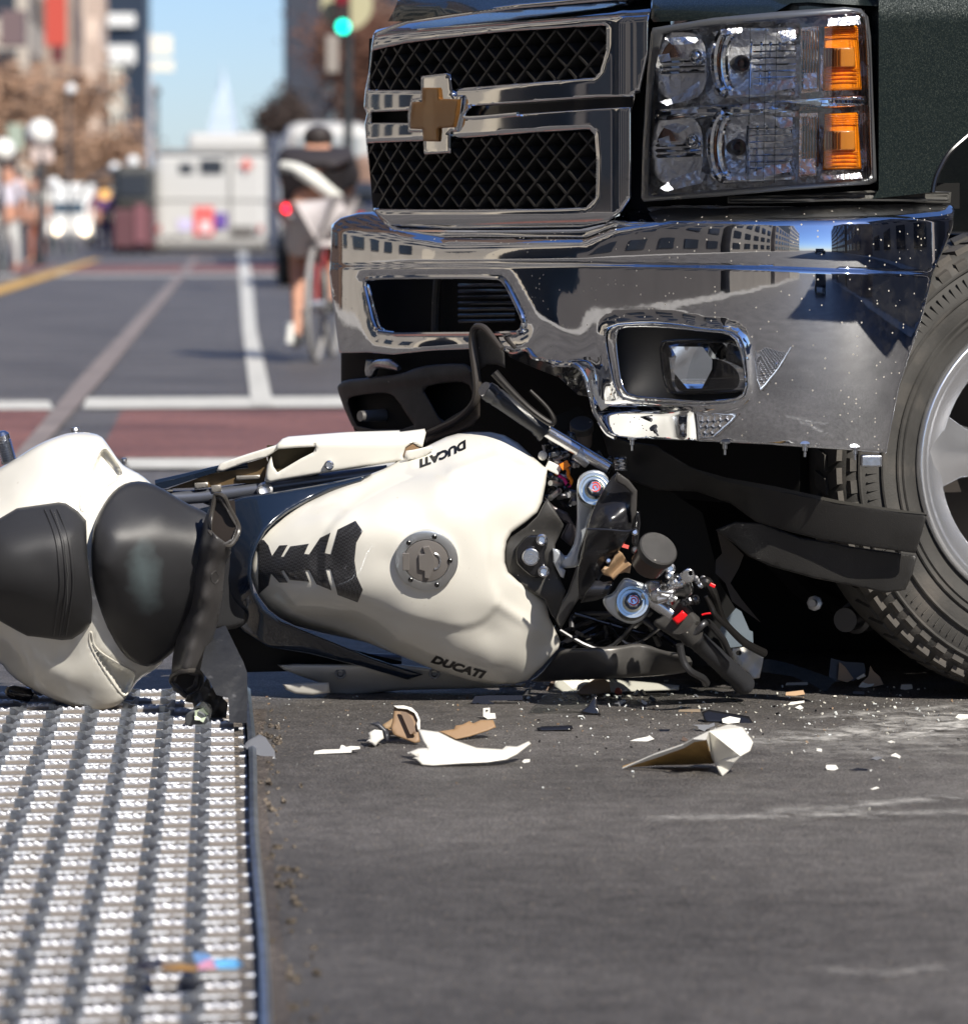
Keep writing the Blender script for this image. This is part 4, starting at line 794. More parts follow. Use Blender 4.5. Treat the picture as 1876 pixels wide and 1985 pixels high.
# bumper torn edge curl
q = MB(); q.tube([T(*Z4(a, b_), .004 + c) for a, b_, c in ((880, 800, .02), (960, 850, .03), (1010, 830, .01), (1080, 850, .0), (1150, 832, .0), (1190, 878, .0), (1250, 890, .01), (1330, 920, -.01), (1430, 925, -.015), (1478, 985, 0), (1500, 1060, .01), (1520, 1130, .02), (1540, 1200, .01), (1600, 1300, 0), (1650, 1330, 0))], .004, 8); q.make('torn_edge', chrome, TR)
relief('bent_chrome_flap', M(Z4, [(1010, 835), (1150, 830), (1250, 895), (1330, 925), (1440, 925), (1490, 1010), (1500, 1100), (1440, 1090), (1330, 990), (1200, 940), (1060, 880)]), blackgl, TR, D=surf(.035), ctrl=[(1000, 690, .02), (1050, 720, -.02), (1090, 730, .02), (1120, 750, -.03), (1140, 780, .01)], step=7, thick=.004)
# ---- left lower black trim
TRM = M(LT, [(150, 900), (160, 850), (230, 800), (480, 775), (800, 740), (1000, 660), (1250, 630), (1545, 630), (1570, 800), (1590, 950), (1540, 1060), (1400, 1200), (1060, 1360), (600, 1400), (330, 1330), (230, 1120)])
relief('lower_trim', TRM, blackpl, TR, D=surf(.0), h=lambda x, y: -.02 + .012 * np.exp(-((y - 745 + (x - 700) * .12) / 10) ** 2), holes=[M(LT, [(250, 1000), (330, 965), (620, 930), (720, 950), (790, 1030), (850, 1130), (975, 1310), (370, 1310), (300, 1160)]), M(LT, [(1030, 880), (1250, 830), (1500, 820), (1560, 960), (1500, 1080), (1330, 1180), (1235, 1240), (1110, 1020)])], hch=1, ch=1, step=7, roll=8, rolld=.014, thick=.05)
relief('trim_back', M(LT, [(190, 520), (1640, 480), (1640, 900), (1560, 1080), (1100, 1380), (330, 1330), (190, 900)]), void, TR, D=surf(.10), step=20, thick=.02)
q = MB(); q.tube([P(*LT(*p), Dt(LT(*p)[0]) - .02) for p in ((1060, 1365), (1250, 1280), (1420, 1190), (1560, 1050), (1600, 900), (1585, 700), (1560, 500), (1550, 380), (1560, 300), (1600, 248), (1680, 270), (1760, 360), (1850, 480))], [.006, .007, .008, .008, .007, .006, .004], 10); q.make('trim_flange', mat('trim_edge', (.055, .048, .042), .38, bump=.2, bscale=400), TR)
relief('trim_flap', M(LT, [(1560, 320), (1600, 255), (1690, 275), (1800, 400), (1880, 520), (1890, 680), (1800, 640), (1700, 640), (1620, 700), (1600, 900), (1585, 700)]), blackpl, TR, D=surf(-.005), roll=8, step=8, thick=.004)
relief('trim_side', M(LT, [(1060, 1365), (1420, 1190), (1560, 1060), (1600, 900), (1630, 960), (1625, 1180), (1560, 1270), (1400, 1340), (1060, 1450)]), mat('trim_dusty', (.05, .042, .037), .45, bump=.2, bscale=300), TR, D=surf(-.0), roll=8, step=8, thick=.03)
q = MB(); q.lathe(T(*LT(520, 1170), .03), TF * -1, [(-.03, .002), (-.03, .010), (.05, .013), (.2, .013)], 14); q.make('tow_hook', mat('dull_steel_hook', (.3, .29, .28), .45, .7), TR)
q = MB(); q.tube([T(*LT(*p), .03) for p in ((500, 600), (500, 720), (560, 640), (700, 640), (790, 680))], [.010, .012, .008, .010, .005], 10); q.make('mount_bracket', steel, TR)
# ---- grille
GY = lambda x: 0
GOFF = .055
def gs(off=0.0): return lambda x, y: Dt(x) + GOFF + off
GOUT = M(Z2, [(275, 262), (285, 195), (300, 168), (480, 122), (700, 82), (1100, 35), (1500, 2), (1860, -40), (1855, 60), (1842, 120), (1840, 300), (1790, 520), (1765, 530), (1752, 600), (1745, 620), (1745, 900), (1740, 1120), (1690, 1190), (1600, 1260), (1450, 1292), (1000, 1298), (400, 1296), (350, 1240), (290, 1190), (262, 1000), (245, 800), (235, 700), (250, 640), (232, 600), (240, 510), (262, 400)])
UPH = M(Z2, [(282, 285), (480, 245), (1000, 185), (1592, 148), (1590, 280), (1555, 400), (1530, 428), (1100, 462), (740, 490), (560, 500), (262, 500), (268, 400)])
LOH = M(Z2, [(250, 808), (560, 800), (900, 775), (1200, 752), (1500, 735), (1525, 760), (1535, 900), (1530, 1110), (1480, 1160), (1300, 1168), (800, 1172), (285, 1172), (262, 1000)])
MIH = M(Z2, [(800, 640), (830, 600), (1560, 548), (1752, 545), (1750, 598), (1560, 608), (1100, 640), (830, 662)])
ML = M(Z2, [(275, 632), (500, 622), (490, 690), (275, 688)])
def gh(x, y):
    h = np.zeros_like(x)
    yt = np.interp(x, [700, 1270], [62, 15]); h -= .03 * np.clip((yt + 22 - y) / 25, 0, 1.6) ** 2
    for hp in (UPH, LOH): h -= .008 * np.exp(-(dist(x, y, hp) / 4) ** 2)
    h += .006 * np.exp(-((x - 1205) / 14) ** 2)
    h -= .0225 * np.clip((y - 415) / 30, 0, 1) ** 1.5
    return h
gf = relief('grille_frame', GOUT, chrome, TR, D=gs(), h=gh, holes=[UPH, LOH, MIH, ML], step=6, roll=6, rolld=.012, thick=.05, ang=60)
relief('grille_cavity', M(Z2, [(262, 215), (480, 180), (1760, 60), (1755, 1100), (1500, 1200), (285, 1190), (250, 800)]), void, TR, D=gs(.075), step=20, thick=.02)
relief('grille_slot', MIH, blackgl, TR, D=gs(.03), step=10, thick=.01)
q = MB(); q.tube([P(p[0], p[1], Dt(p[0]) + GOFF - .006) for p in MIH[-2:] + MIH[:2]], .0035, 8); q.make('slot_rim', chrome, gf)
# grille lattice: two families of slanting bars across each opening, laid along the curved face
gxs = np.linspace(706, 1216, 260); gX = np.array([T(x, 300, GOFF) for x in gxs]); L_ = np.concatenate([[0], np.cumsum(np.hypot(np.diff(gX[:, 0]), np.diff(gX[:, 1])))])
def gu(u): return np.interp(u, L_, gxs)
def z_at(x, y): return P(x, y, float(Dt(x)) + GOFF).z
barm = mat('grille_black_bar', (.030, .028, .026), .30, .0, bump=.15, bscale=300)
def lattice(poly, pitch, name):
    zs = [z_at(p[0], p[1]) for p in poly]; us = [float(np.interp(p[0], gxs, L_)) for p in poly]; pz = list(zip(us, zs)); z0, z1 = min(zs), max(zs); U = max(us); hh_ = z1 - z0
    for fam in (1, -1):
        u = -hh_ * 1.45
        while u < U + hh_ * 1.45:
            pts = []
            for t in np.linspace(0, 1, 49):
                uu = u + (t if fam > 0 else (1 - t)) * hh_ * 1.42; zz = z0 + t * hh_; pts.append((uu, zz))
            a = np.array(pts); inn = inpoly(a[:, 0], a[:, 1], pz); seg = a[inn]
            if len(seg) > 3:
                rg = []
                for (uu, zz) in seg:
                    x = float(gu(uu)); off = .004 + (.002 if fam < 0 else 0); c = Vector(((x - CX) / F * (Dt(x) + GOFF), Dt(x) + GOFF, zz))
                    x2 = x + 2; dv = (Vector(((x2 - CX) / F * (Dt(x2) + GOFF), Dt(x2) + GOFF, zz)) - c).normalized(); nrm = Vector((dv.y, -dv.x, 0))
                    nrm = nrm if nrm.y < 0 else -nrm; tn = (dv * fam + Vector((0, 0, 1))).normalized(); sd_ = (dv * -fam + Vector((0, 0, 1))).normalized() if False else Vector((dv.x, dv.y, 0)) * .7 - Vector((0, 0, .7 * fam))
                    c = c - nrm * off
                    rg.append([c + sd_ * .0022, c - sd_ * .0022, c - sd_ * .0042 - nrm * .034, c + sd_ * .0042 - nrm * .034])
                mbb = MB(); mbb.rings(rg); mbb.make('lattice_bar', barm, TR, smooth=False)
            u += pitch
lattice(UPH, .062, 'u'); lattice(LOH, .062, 'l')
relief('grille_side_panel', [(1215, 20), (1300, 10), (1300, 425), (1200, 446)], void, TR, D=gs(.06), step=20, thick=.02)
# emblem
EC = M(Z2, [(552, 425), (700, 408), (722, 420), (730, 480), (738, 535), (792, 535), (778, 640), (758, 742), (722, 745), (722, 800), (722, 862), (570, 872), (562, 745), (482, 745), (478, 640), (498, 556), (552, 548)])
em = relief('emblem', EC, chrome, TR, D=gs(-.012), step=5, roll=5, rolld=.007, thick=.022)
relief('emblem_face', M(Z2, [(560, 492), (658, 492), (662, 555), (770, 557), (758, 640), (742, 716), (658, 722), (655, 797), (566, 795), (562, 728), (492, 724), (494, 650), (502, 574), (558, 570)]), gold, em, D=gs(-.020), h=lambda x, y: .003 * np.clip(1 - np.abs(y - 220) / 45, 0, 1), step=5, roll=4, rolld=.004, thick=.01)
# ---- hood, chrome hood edge
HO = M(Z2, [(368, 118), (400, 60), (450, -60), (560, -240), (1200, -420), (2500, -520), (3600, -560), (3600, 60), (2740, 10), (2640, 15), (2560, 60), (2480, 96), (1865, 122), (1850, 100), (1860, -10), (1500, 0), (1100, 32), (700, 78), (480, 118)])
relief('hood', HO, paint, TR, D=lambda x, y: Dt(np.clip(x, 700, 1900)) + .045 + np.clip(18 - y, 0, 400) * .0022, step=16, thick=.03, ang=60)
relief('hood_trim_strip', M(Z2, [(285, 185), (480, 105), (1100, 20), (1500, -15), (1865, -60), (1865, -20), (1500, 12), (1100, 45), (480, 132), (290, 205)]), chrome, gf, D=gs(-.004), roll=5, step=8, thick=.02)
# ---- fender
arch = [(1876, 262), (1840, 295), (1820, 329), (1812, 350), (1808, 372)]
FE = [(1360, 30), (1395, 3), (1440, -20), (1500, -60), (1600, -160), (2400, -200), (2400, 60), (2250, 90), (2120, 130), (1990, 180), (1915, 228)] + arch + [(1690, 385), (1560, 392), (1300, 395), (1262, 385), (1262, 60), (1300, 50)]
def fd(x, y):
    return np.where(x < 1690, Dt(x) + .13, Dt(1690.) + .03 + np.clip(x - 1690, 0, 2000) / 1150 * .45 + .00016 * np.clip(30 - y, 0, 300) ** 1.2)
HLO = M(Z3, [(150, 150), (480, 95), (850, 60), (1200, 36), (1290, 45), (1330, 90), (1345, 200), (1360, 600), (1378, 990), (1340, 1008), (900, 1040), (500, 1075), (100, 1102), (88, 1080), (95, 800), (120, 400), (140, 180)])
relief('fender', FE, paint, TR, D=fd, step=14, thick=.02, ang=60)
arcp = [(x, y) for x, y in FE[9:20]]
q = MB(); q.tube([P(x, y, float(fd(np.array(float(x)), np.array(float(y)))) - .002) for x, y in [(2120, 130), (1990, 180), (1915, 228)] + arch], .004, 8); q.make('arch_flange', blackgl, TR)
# dark gap pieces between headlamp and bumper
relief('filler_strip', M(Z3, [(560, 1075), (1000, 1062), (1300, 1042), (1480, 1035), (1785, 1050), (1780, 1108), (1500, 1100), (1200, 1098), (800, 1110), (560, 1112)]), mat('grey_rubber_strip', (.09, .088, .082), .5, bump=.3, bscale=100), TR, D=lambda x, y: Dt(x) + .045, h=lambda x, y: .004 * np.sin(y * .9), roll=6, step=6, thick=.03)
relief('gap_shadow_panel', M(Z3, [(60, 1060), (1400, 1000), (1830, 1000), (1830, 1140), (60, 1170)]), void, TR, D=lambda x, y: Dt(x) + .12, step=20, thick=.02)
# ---- headlight
hd0 = lambda x, y: Dt(x) + .03
hl_ = relief('headlight', HLO, mat('lamp_housing_grey', (.20, .205, .21), .3, .6), TR, D=hd0, holes=[chaikin(M(Z3, [(205, 188), (230, 180), (480, 140), (1200, 75), (1280, 72), (1305, 100), (1315, 200), (1342, 900), (1345, 965), (1300, 980), (600, 1030), (180, 1066), (132, 1068), (130, 1020), (135, 700), (160, 400)]), 1)], step=8, roll=8, rolld=.01, thick=.05)
relief('lamp_back', M(Z3, [(150, 150), (1310, 50), (1360, 1000), (100, 1090)]), lampback, hl_, D=lambda x, y: Dt(x) + .10, h=lambda x, y: .006 * np.sin(x / 9) * np.sin(y / 13), step=9, thick=.01)
def bowl(name, cx, cy, rx, ry, deep, off, par, m=reflector, p=2.0, skew=0):
    ol = [(cx + rx * math.copysign(abs(math.cos(a)) ** (2 / p), math.cos(a)) + skew * math.sin(a) * ry, cy + ry * math.copysign(abs(math.sin(a)) ** (2 / p), math.sin(a))) for a in np.linspace(0, 2 * math.pi, 48, endpoint=False)]
    ol = [Z3(*q_) for q_ in ol]; c = Z3(cx, cy); k = .3541
    return relief(name, ol, m, par, D=lambda x, y: Dt(x) + off, h=lambda x, y: -deep * np.clip(1 - ((x - c[0]) / (rx * k)) ** 2 - ((y - c[1]) / (ry * k)) ** 2, 0, 1), step=5, thick=.006, ang=80)
def ribs(par, xs, y0, y1, off, m=reflector, r=.0022, n='flute'):
    for x in xs: q = MB(); q.tube([T(*Z3(x + 4, y0), off), T(*Z3(x, y1), off)], r, 6, 1); q.make(n, m, par)
for (yy, hh_) in ((340, 185), (800, 190)):
    k = -20 if yy > 500 else 0
    b1 = bowl('inner_reflector', 305 + k, yy + 20, 140, hh_, .016, .05, hl_, p=3)
    for j, (a0, b0, a1, b1_) in enumerate(((165, -25, 440, -35), (160, 5, 440, -5), (160, 35, 440, 25))):
        q = MB(); q.tube([T(*Z3(a0 + k, yy + 20 + b0), .058), T(*Z3(a1 + k, yy + 20 + b1_), .05)], .0035, 6, 1); q.make('reflector_blade', chrome, hl_)
    relief('reflection_facet', M(Z3, [(185 + k, yy - 120), (240 + k, yy - 140), (300 + k, yy - 30), (170 + k, yy - 20)]), mat('coppery_reflection_facet%d' % yy, (.55, .34, .26), .12, 1), hl_, D=surf(.055), step=7, thick=.01)
    bk = MB(); bk.lathe(T(*Z3(395 + k, yy - 30), .05), (0, -1, 0), [(-.03, .013), (0, .014), (.006, .012), (.012, .005), (.013, .001)], 16); bk.make('bulb', chrome, hl_)
    # main round bowl seen at an angle, with ribbed collar
    b2 = bowl('main_reflector', 700 + k, yy, 235, hh_ * .95, .020, .052, hl_, p=2.8)
    for ang_ in range(-3, 4):
        pass
    col = MB(); pts = [T(*Z3(530 + k + 52 * abs(math.sin(a)) ** 1.6 * 1.0, yy - hh_ * .93 * math.cos(a)), .028) for a in np.linspace(0, math.pi, 22)]
    pts = [T(*Z3(560 + k - 65 * math.sin(a), yy - hh_ * .93 * math.cos(a)), .030) for a in np.linspace(0.08, math.pi - .08, 24)]
    col.tube(pts, .008, 10, 2); col.make('collar', chrome, hl_)
    for a in np.linspace(.25, math.pi - .25, 26):
        pass
    col = MB(); pts = [T(*Z3(600 + k - 60 * math.sin(a), yy - hh_ * .85 * math.cos(a)), .045) for a in np.linspace(0.08, math.pi - .08, 24)]; col.tube(pts, .007, 10, 2); col.make('collar', chrome, hl_)
    cap_ = MB(); cap_.lathe(T(*Z3(625 + k, yy + 5), .06), (.35, -1, 0), [(-.02, .010), (0, .014), (.012, .014), (.013, .009), (.006, .006)], 18); cap_.make('bulb_shield', darkmetal, hl_)
    for x in (690, 745, 795, 845, 890, 925):
        q = MB(); q.tube([T(*Z3(x + k, yy - 110), .05), T(*Z3(x + k - 4, yy), .075), T(*Z3(x + k - 8, yy + 150), .05)], .0022, 6, 2); q.make('flute', chrome, hl_)
    for j in range(7):
        q = MB(); q.tube([T(*Z3(700 + k, yy - 95 + j * 36), .056), T(*Z3(935 + k, yy - 100 + j * 36), .048)], .0016, 5, 1); q.make('flute', chrome, hl_)
    relief('inner_bezel', M(Z3, [(470 + k, yy - hh_ + 10), (650 + k, yy - hh_ - 10), (950, yy - hh_ - 10), (950, yy - hh_ + 30), (640 + k, yy - hh_ + 28), (500 + k, yy - hh_ + 60)]), reflector, hl_, D=surf(.06), h=lambda x, y: .004 * np.sin(x / 12), roll=3, step=6, thick=.02)
    relief('inner_bezel', M(Z3, [(480 + k, yy + hh_ - 50), (560 + k, yy + hh_ - 10), (930, yy + hh_ - 30), (930, yy + hh_ - 5), (560 + k, yy + hh_ + 15), (490 + k, yy + hh_ - 10)]), reflector, hl_, D=surf(.06), h=lambda x, y: .004 * np.sin(x / 12), roll=3, step=6, thick=.02)
relief('divider', M(Z3, [(160, 600), (600, 560), (1000, 540), (1320, 520), (1325, 575), (1000, 600), (600, 640), (160, 660)]), chrome, hl_, D=surf(.04), h=lambda x, y: .006 * np.cos((y - 205) * .35), roll=4, step=6, thick=.04)
relief('copper_strip', M(Z3, [(960, 150), (1060, 140), (1060, 500), (965, 510)]), mat('warm_reflector', (.70, .47, .36), .14, 1, bump=.8, bscale=90, bdist=.004), hl_, D=surf(.07), step=10, thick=.02)
relief('copper_strip', M(Z3, [(955, 620), (1055, 615), (1045, 960), (950, 965)]), MT['warm_reflector'], hl_, D=surf(.07), step=10, thick=.02)
for yy, hh_ in ((320, 175), (775, 155)):
    am = relief('turn_signal', M(Z3, [(1090, yy - hh_), (1270, yy - hh_ - 8), (1295, yy + hh_ - 5), (1080, yy + hh_)]), amber, hl_, D=surf(.045), roll=5, rolld=.008, step=6, thick=.04)
    for a, b_ in ((yy - 60, yy + 45),):
        relief('signal_block', M(Z3, [(1085, a), (1255, a - 3), (1258, b_), (1082, b_ + 3)]), mat('amber_dark%d' % yy, (.55, .20, .03), .2, coat=.6), am, D=surf(.034), roll=3, step=6, thick=.02)
    for x in (1105, 1122, 1140, 1158, 1176): q = MB(); q.tube([T(*Z3(x, yy - 55), .031), T(*Z3(x, yy + 42), .031)], .0016, 6, 1); q.make('signal_rib', mat('rib%d_%d' % (yy, x), (.30, .08, .01), .3), am)
    for j in range(9):
        y_ = yy - hh_ + 10 + j * 12 if j < 5 else yy + 60 + (j - 5) * 22
        q = MB(); q.tube([T(*Z3(1092, y_), .040), T(*Z3(1276, y_ - 5), .040)], .0011, 5, 1); q.make('signal_rib', amber, am)
    for x in range(975, 1060, 16):
        q = MB(); q.tube([T(*Z3(x, yy - hh_ + 20), .06), T(*Z3(x - 4, yy + hh_ - 20), .06)], .0018, 6, 1); q.make('flute', chrome, hl_)
relief('lens_cover', HLO, lensglass, hl_, D=lambda x, y: Dt(x) + .012, h=lambda x, y: .010 * np.clip(dist(x, y, HLO) / 25, 0, 1) ** .5, step=9, thick=0, ang=80)
for x in (1295, 1310, 1325, 1338): q = MB(); q.tube([T(*Z3(x - 22, 75), .018), T(*Z3(x, 300), .018), T(*Z3(x + 18, 980), .018)], .0013, 6, 1); q.make('lens_rib', alu if x == 1338 else acryl, hl_)
for x in (680, 765, 825): q = MB(); q.tube([T(*Z3(x + 5, 150), .008), T(*Z3(x - 10, 1000), .008)], .0009, 5, 1); q.make('lens_rib', acryl, hl_)
# reflector facets added at the bright spots, tilted to flash the sun forwards
def facet(pts, dz=.034):
    p_ = M(Z3, pts); cx_ = sum(p[0] for p in p_) / len(p_); cy_ = sum(p[1] for p in p_) / len(p_); D0 = float(Dt(cx_)) + dz
    return relief('reflection_facet', p_, reflector, hl_, D=lambda x, y: D0 + .184 * (x - cx_) / 1150 - .38 * (y - cy_) / 1150, h=lambda x, y: .0012 * np.sin(x / 3.1) * np.sin(y / 3.7), step=4, thick=.006)
for q_ in ([(190, 555), (290, 520), (430, 425), (450, 450), (350, 545), (230, 575)], [(190, 1030), (260, 975), (400, 930), (440, 950), (420, 1000), (230, 1045)], [(215, 205), (330, 200), (420, 205), (380, 235), (260, 245)], [(690, 480), (800, 445), (920, 430), (935, 480), (760, 500)], [(670, 955), (790, 905), (900, 890), (915, 935), (760, 965)],
           [(840, 170), (930, 160), (935, 215), (860, 230)], [(830, 640), (915, 640), (915, 690), (850, 700)], [(1110, 100), (1280, 85), (1290, 130), (1110, 140)], [(975, 400), (1050, 395), (1050, 480), (975, 485)], [(960, 870), (1040, 865), (1040, 950), (955, 955)], [(200, 690), (280, 670), (350, 690), (290, 730)], [(1085, 960), (1290, 945), (1300, 975), (1085, 985)], [(520, 160), (640, 150), (640, 175), (530, 190)], [(560, 495), (660, 500), (660, 520), (570, 520)], [(545, 960), (660, 965), (660, 985), (560, 985)], [(1070, 300), (1085, 300), (1080, 480), (1066, 480)], [(640, 570), (800, 560), (800, 590), (640, 600)], [(250, 600), (400, 590), (400, 615), (250, 625)], [(180, 760), (240, 740), (250, 790), (190, 800)], [(180, 300), (240, 290), (250, 330), (190, 340)]): facet(q_, .026)
# ---- right valance torn loose
vb = mat('valance_black', (.028, .027, .026), .42, bump=.25, bscale=500, noise=.2, nscale=9)
relief('torn_valance', M(Z7, [(-320, 60, -.25), (-150, 110, -.22), (0, 130, -.18), (200, 255, -.12), (400, 340, -.07), (700, 395, -.03), (1100, 475, .02), (1450, 528, .05), (1630, 545, .06), (1600, 660, .055), (1560, 780, .04), (1300, 745, .02), (1000, 700, -.02), (800, 650, -.05), (600, 590, -.09), (450, 480, -.13), (250, 410, -.17), (0, 400, -.22), (-250, 300, -.26)]), vb, TR, D=6.52, step=8, roll=3, rolld=.004, thick=.006)
relief('torn_valance_lip', M(Z7, [(200, 262, -.12), (400, 348, -.07), (700, 402, -.03), (1100, 480, .02), (1450, 532, .05), (1632, 548, .06), (1610, 536, .06), (1450, 516, .05), (1100, 462, .02), (720, 378, -.03), (430, 326, -.07)]), mat('valance_lip', (.05, .047, .04), .4), TR, D=6.52, step=7, thick=.03)
relief('valance_lower', M(Z7, [(360, 640, -.10), (480, 590, -.08), (640, 598, -.06), (860, 682, -.03), (1200, 742, 0), (1572, 792, .03), (1545, 900, .03), (1500, 1000, .02), (1380, 1018, .01), (1200, 978, -.01), (950, 930, -.03), (700, 860, -.06), (560, 800, -.08), (470, 720, -.10)]), vb, TR, D=6.55, step=8, roll=4, rolld=.005, thick=.006)
relief('valance_shred', M(Z7, [(368, 640, 0), (440, 700, .01), (530, 790, .02), (500, 870, .01), (450, 960, 0), (520, 1060, .02), (632, 1196, .03), (540, 1130, .02), (460, 1070, .01), (420, 960, -.01), (360, 900, -.01), (362, 820, -.02), (400, 780, -.01)]), MT['trim_dusty'], TR, D=6.72, step=8, thick=.005)
# ---- underbody and body mass
U = MB(); zf = Vector((0, 0, 1))
bc = T(1400, 600, 0) ; cen = Vector((.75, 7.62, 0))
U.box(cen + Vector((.25, .25, .64)), (2.0, 1.25, .36), (TF, TS_, zf)); fc_ = Vector((-.09, 7.03, 0)); U.box(fc_ - TF * 2.7 + Vector((0, 0, .55)), (4.7, 1.2, .42), (TF, TS_, zf)); U.box(fc_ - TF * 3.6 + Vector((0, 0, .60)), (3.6, 1.85, .40), (TF, TS_, zf)); U.box(fc_ - TF * 1.2 - TS_ * .78 + Vector((0, 0, .42)), (.8, .28, .8), (TF, TS_, zf)); U.make('engine_bay', void, TR, smooth=False)
U = MB(); U.box(Vector((2.55, 9.25, .95)), (3.4, 1.7, .75), (TF, TS_, zf)); U.box(Vector((3.6, 10.1, 1.5)), (2.4, 1.6, .75), (TF, TS_, zf)); U.make('cab', paint, TR, smooth=False, bevel=.1)
for y0, y1, x0, x1, off in ((860, 1180, 1180, 2100, .5),):
    relief('underbody_shade', [(1130, 858), (1700, 870), (2300, 860), (2300, 1262), (1700, 1262), (1130, 1262)], void, TR, D=7.55, step=30, thick=.05)  # black sheet down to the road, stands in for shade under the truck
q = MB(); q.tube([P(*Z7(560, 190), 6.9), P(*Z7(620, 290), 6.92)], .003, 6, 1); q.tube([P(*Z7(1130, 190), 6.75), P(*Z7(1160, 310), 6.78), P(*Z7(1110, 410), 6.8), P(*Z7(1080, 465), 6.8)], .003, 6, 3); q.make('hanging_wire', darkmetal, TR)
q = MB(); q.lathe(P(*Z7(1260, 1150), 6.95), (-.5, -1, 0), [(0, .030), (.05, .030), (.055, .022), (.1, .022)], 18); q.make('suspension_end', darkmetal, TR)
q = MB(); q.lathe(P(*Z7(960, 1080), 7.0), (-.3, -1, .1), [(0, .014), (.01, .014), (.012, .007), (.03, .007)], 8); q.make('underbody_bolt', alumat, TR)
q = MB(); q.tube([P(*Z7(650, 740), 7.2), P(*Z7(900, 1000), 7.2), P(*Z7(1100, 1100), 7.2)], .02, 8); q.make('suspension_arm', void, TR)
# ---- front wheel
WC = P(2046, 892, 6.79); yaw = math.radians(20); WN = Vector((math.sin(yaw), -math.cos(yaw), 0)); TRr = WC.z - .004
wt = [(-.27, .27), (-.27, .30), (-.262, .36), (-.245, .395), (-.225, .410), (-.16, .418), (-.08, .418), (-.035, .410), (-.012, .392), (0, .36), (.008, .335), (.004, .305), (-.002, .288), (-.012, .272), (-.03, .26)]
ww = MB(); k = TRr / .424; prof = [(t * .78, r * k) for t, r in wt]
ww.lathe(WC, WN, prof, 96, caps=False); tyre = ww.make('tyre', rubber, TR, ang=50)
_, wa, wb_ = frame(WN)
def wp(a, r, t): return WC + WN * t + (wa * math.cos(a) + wb_ * math.sin(a)) * r
for r_, t_ in ((.382, .0005), (.343, .0115), (.312, .0095), (.300, .006)):
    q = MB(); q.tube([wp(a, r_ * k, t_ - .0025) for a in np.linspace(0, 2 * math.pi, 97)], .0035, 6, 1); q.make('sidewall_ring', rubber, tyre)
# tread blocks: shoulder and outer rows, one mesh copied round
def block(r0, r1, t0, t1, da, sk):
    q = MB(); v = []
    for a, s in ((-da, 0), (da, 0)):
        for t, r in ((t0, r0 - .01), (t0, r1), (t1, r1 + .002), (t1, r0 - .01)): v.append((a + (sk if t == t1 else 0), r, t))
    return v
fcs = [(0, 1, 2, 3), (7, 6, 5, 4), (0, 4, 5, 1), (1, 5, 6, 2), (2, 6, 7, 3), (3, 7, 4, 0)]
for row, (r0, r1, t0, t1, da, nb, sk) in enumerate([(.372, .3985, -.008, -.026, .036, 64, .0), (.395, .4165, -.030, -.070, .043, 64, .03), (.405, .4225, -.076, -.122, .043, 64, -.03)]):
    proto = None
    for i in range(nb):
        a0 = 2 * math.pi * (i + (.5 if row == 1 else 0)) / nb
        if row == 2 and i % 1: continue
        if row == 1 and False: continue
        v = block(r0 * k, r1 * k, t0 * .78, t1 * .78, da * (1 if i % 2 else .8), sk)
        if proto is None:
            m_ = MB(); m_.add([Vector((math.cos(a) * r, math.sin(a) * r, t)) for a, r, t in v], fcs); proto = m_.make('tread_block', rubber, None, smooth=False); ob = proto; 
        else: ob = bpy.data.objects.new('tread_block', proto.data); COL.objects.link(ob)
        ob.parent = tyre
        Rm = Matrix((wa, wb_, WN)).transposed()
        if Rm.determinant() < 0: Rm = Matrix((wa, wb_, WN)).transposed()
        ob.matrix_local = Matrix.Translation(WC - wloc(TR)) @ Rm.to_4x4() @ Matrix.Rotation(a0, 4, 'Z')
# fine sidewall hatching (one joined part) and raised letters
hs_ = MB()
for i in range(150):
    a = math.pi + 2.45 + i * .0065 if False else i * .0419
    hs_.box((wp(a, .356 * k, .0005)), (.0012, .028, .004), ((wa * -math.sin(a) + wb_ * math.cos(a)), (wa * math.cos(a) + wb_ * math.sin(a)), WN))
o = hs_.make('sidewall_hatching', rubber, tyre, smooth=False)
# rim
rimm = mat('polished_alloy', (.86, .87, .90), .26, .9, bump=.05, bscale=14)
rk_ = .253 / .26
rim = MB(); rim.lathe(WC, WN, [(-.035, .262), (-.006, .268), (.002, .266), (.004, .260), (-.002, .250), (-.008, .243), (-.014, .218), (-.022, .213), (-.05, .212), (-.2, .222)], 72, caps=False); rm = rim.make('rim', rimm, TR, ang=70)
wc_ = MB(); wc_.lathe(WC, WN, [(-.21, .23), (-.205, .01)], 40, caps=True); wc_.make('brake_disc', mat('dark_brake', (.03, .025, .022), .6, .3), rm)
# five spokes: wedge blades widening to the rim, with bevelled flanks
for i in range(5):
    a = math.radians(198 + 13 + 72 * i); v = []
    def sp_(rr, w0, dz): return [(rr, -w0, dz - .03), (rr, -w0 * .86, dz), (rr, w0 * .86, dz), (rr, w0, dz - .03)]
    secs = [(.035, .036, -.035), (.07, .036, -.030), (.12, .040, -.022), (.17, .050, -.014), (.215, .072, -.010), (.243, .105, -.008), (.252, .13, -.010)]
    rg = []
    for rr, w0, dz in secs:
        rg.append([WC + WN * (dz - .045 if j in (0, 6) else dz - .010 * abs(j - 3) ** 1.5 / 2.8) + (wa * math.cos(a) + wb_ * math.sin(a)) * math.sqrt(max(rr * rr - (s * w0) ** 2, 0.0001) if rr > .2 else rr * rr) + (wb_ * math.cos(a) - wa * math.sin(a)) * s * w0 for j, s in enumerate((-1, -.86, -.45, 0, .45, .86, 1))])
    q = MB(); q.rings(rg); q.make('spoke', rimm, rm, ang=30, bevel=.004)
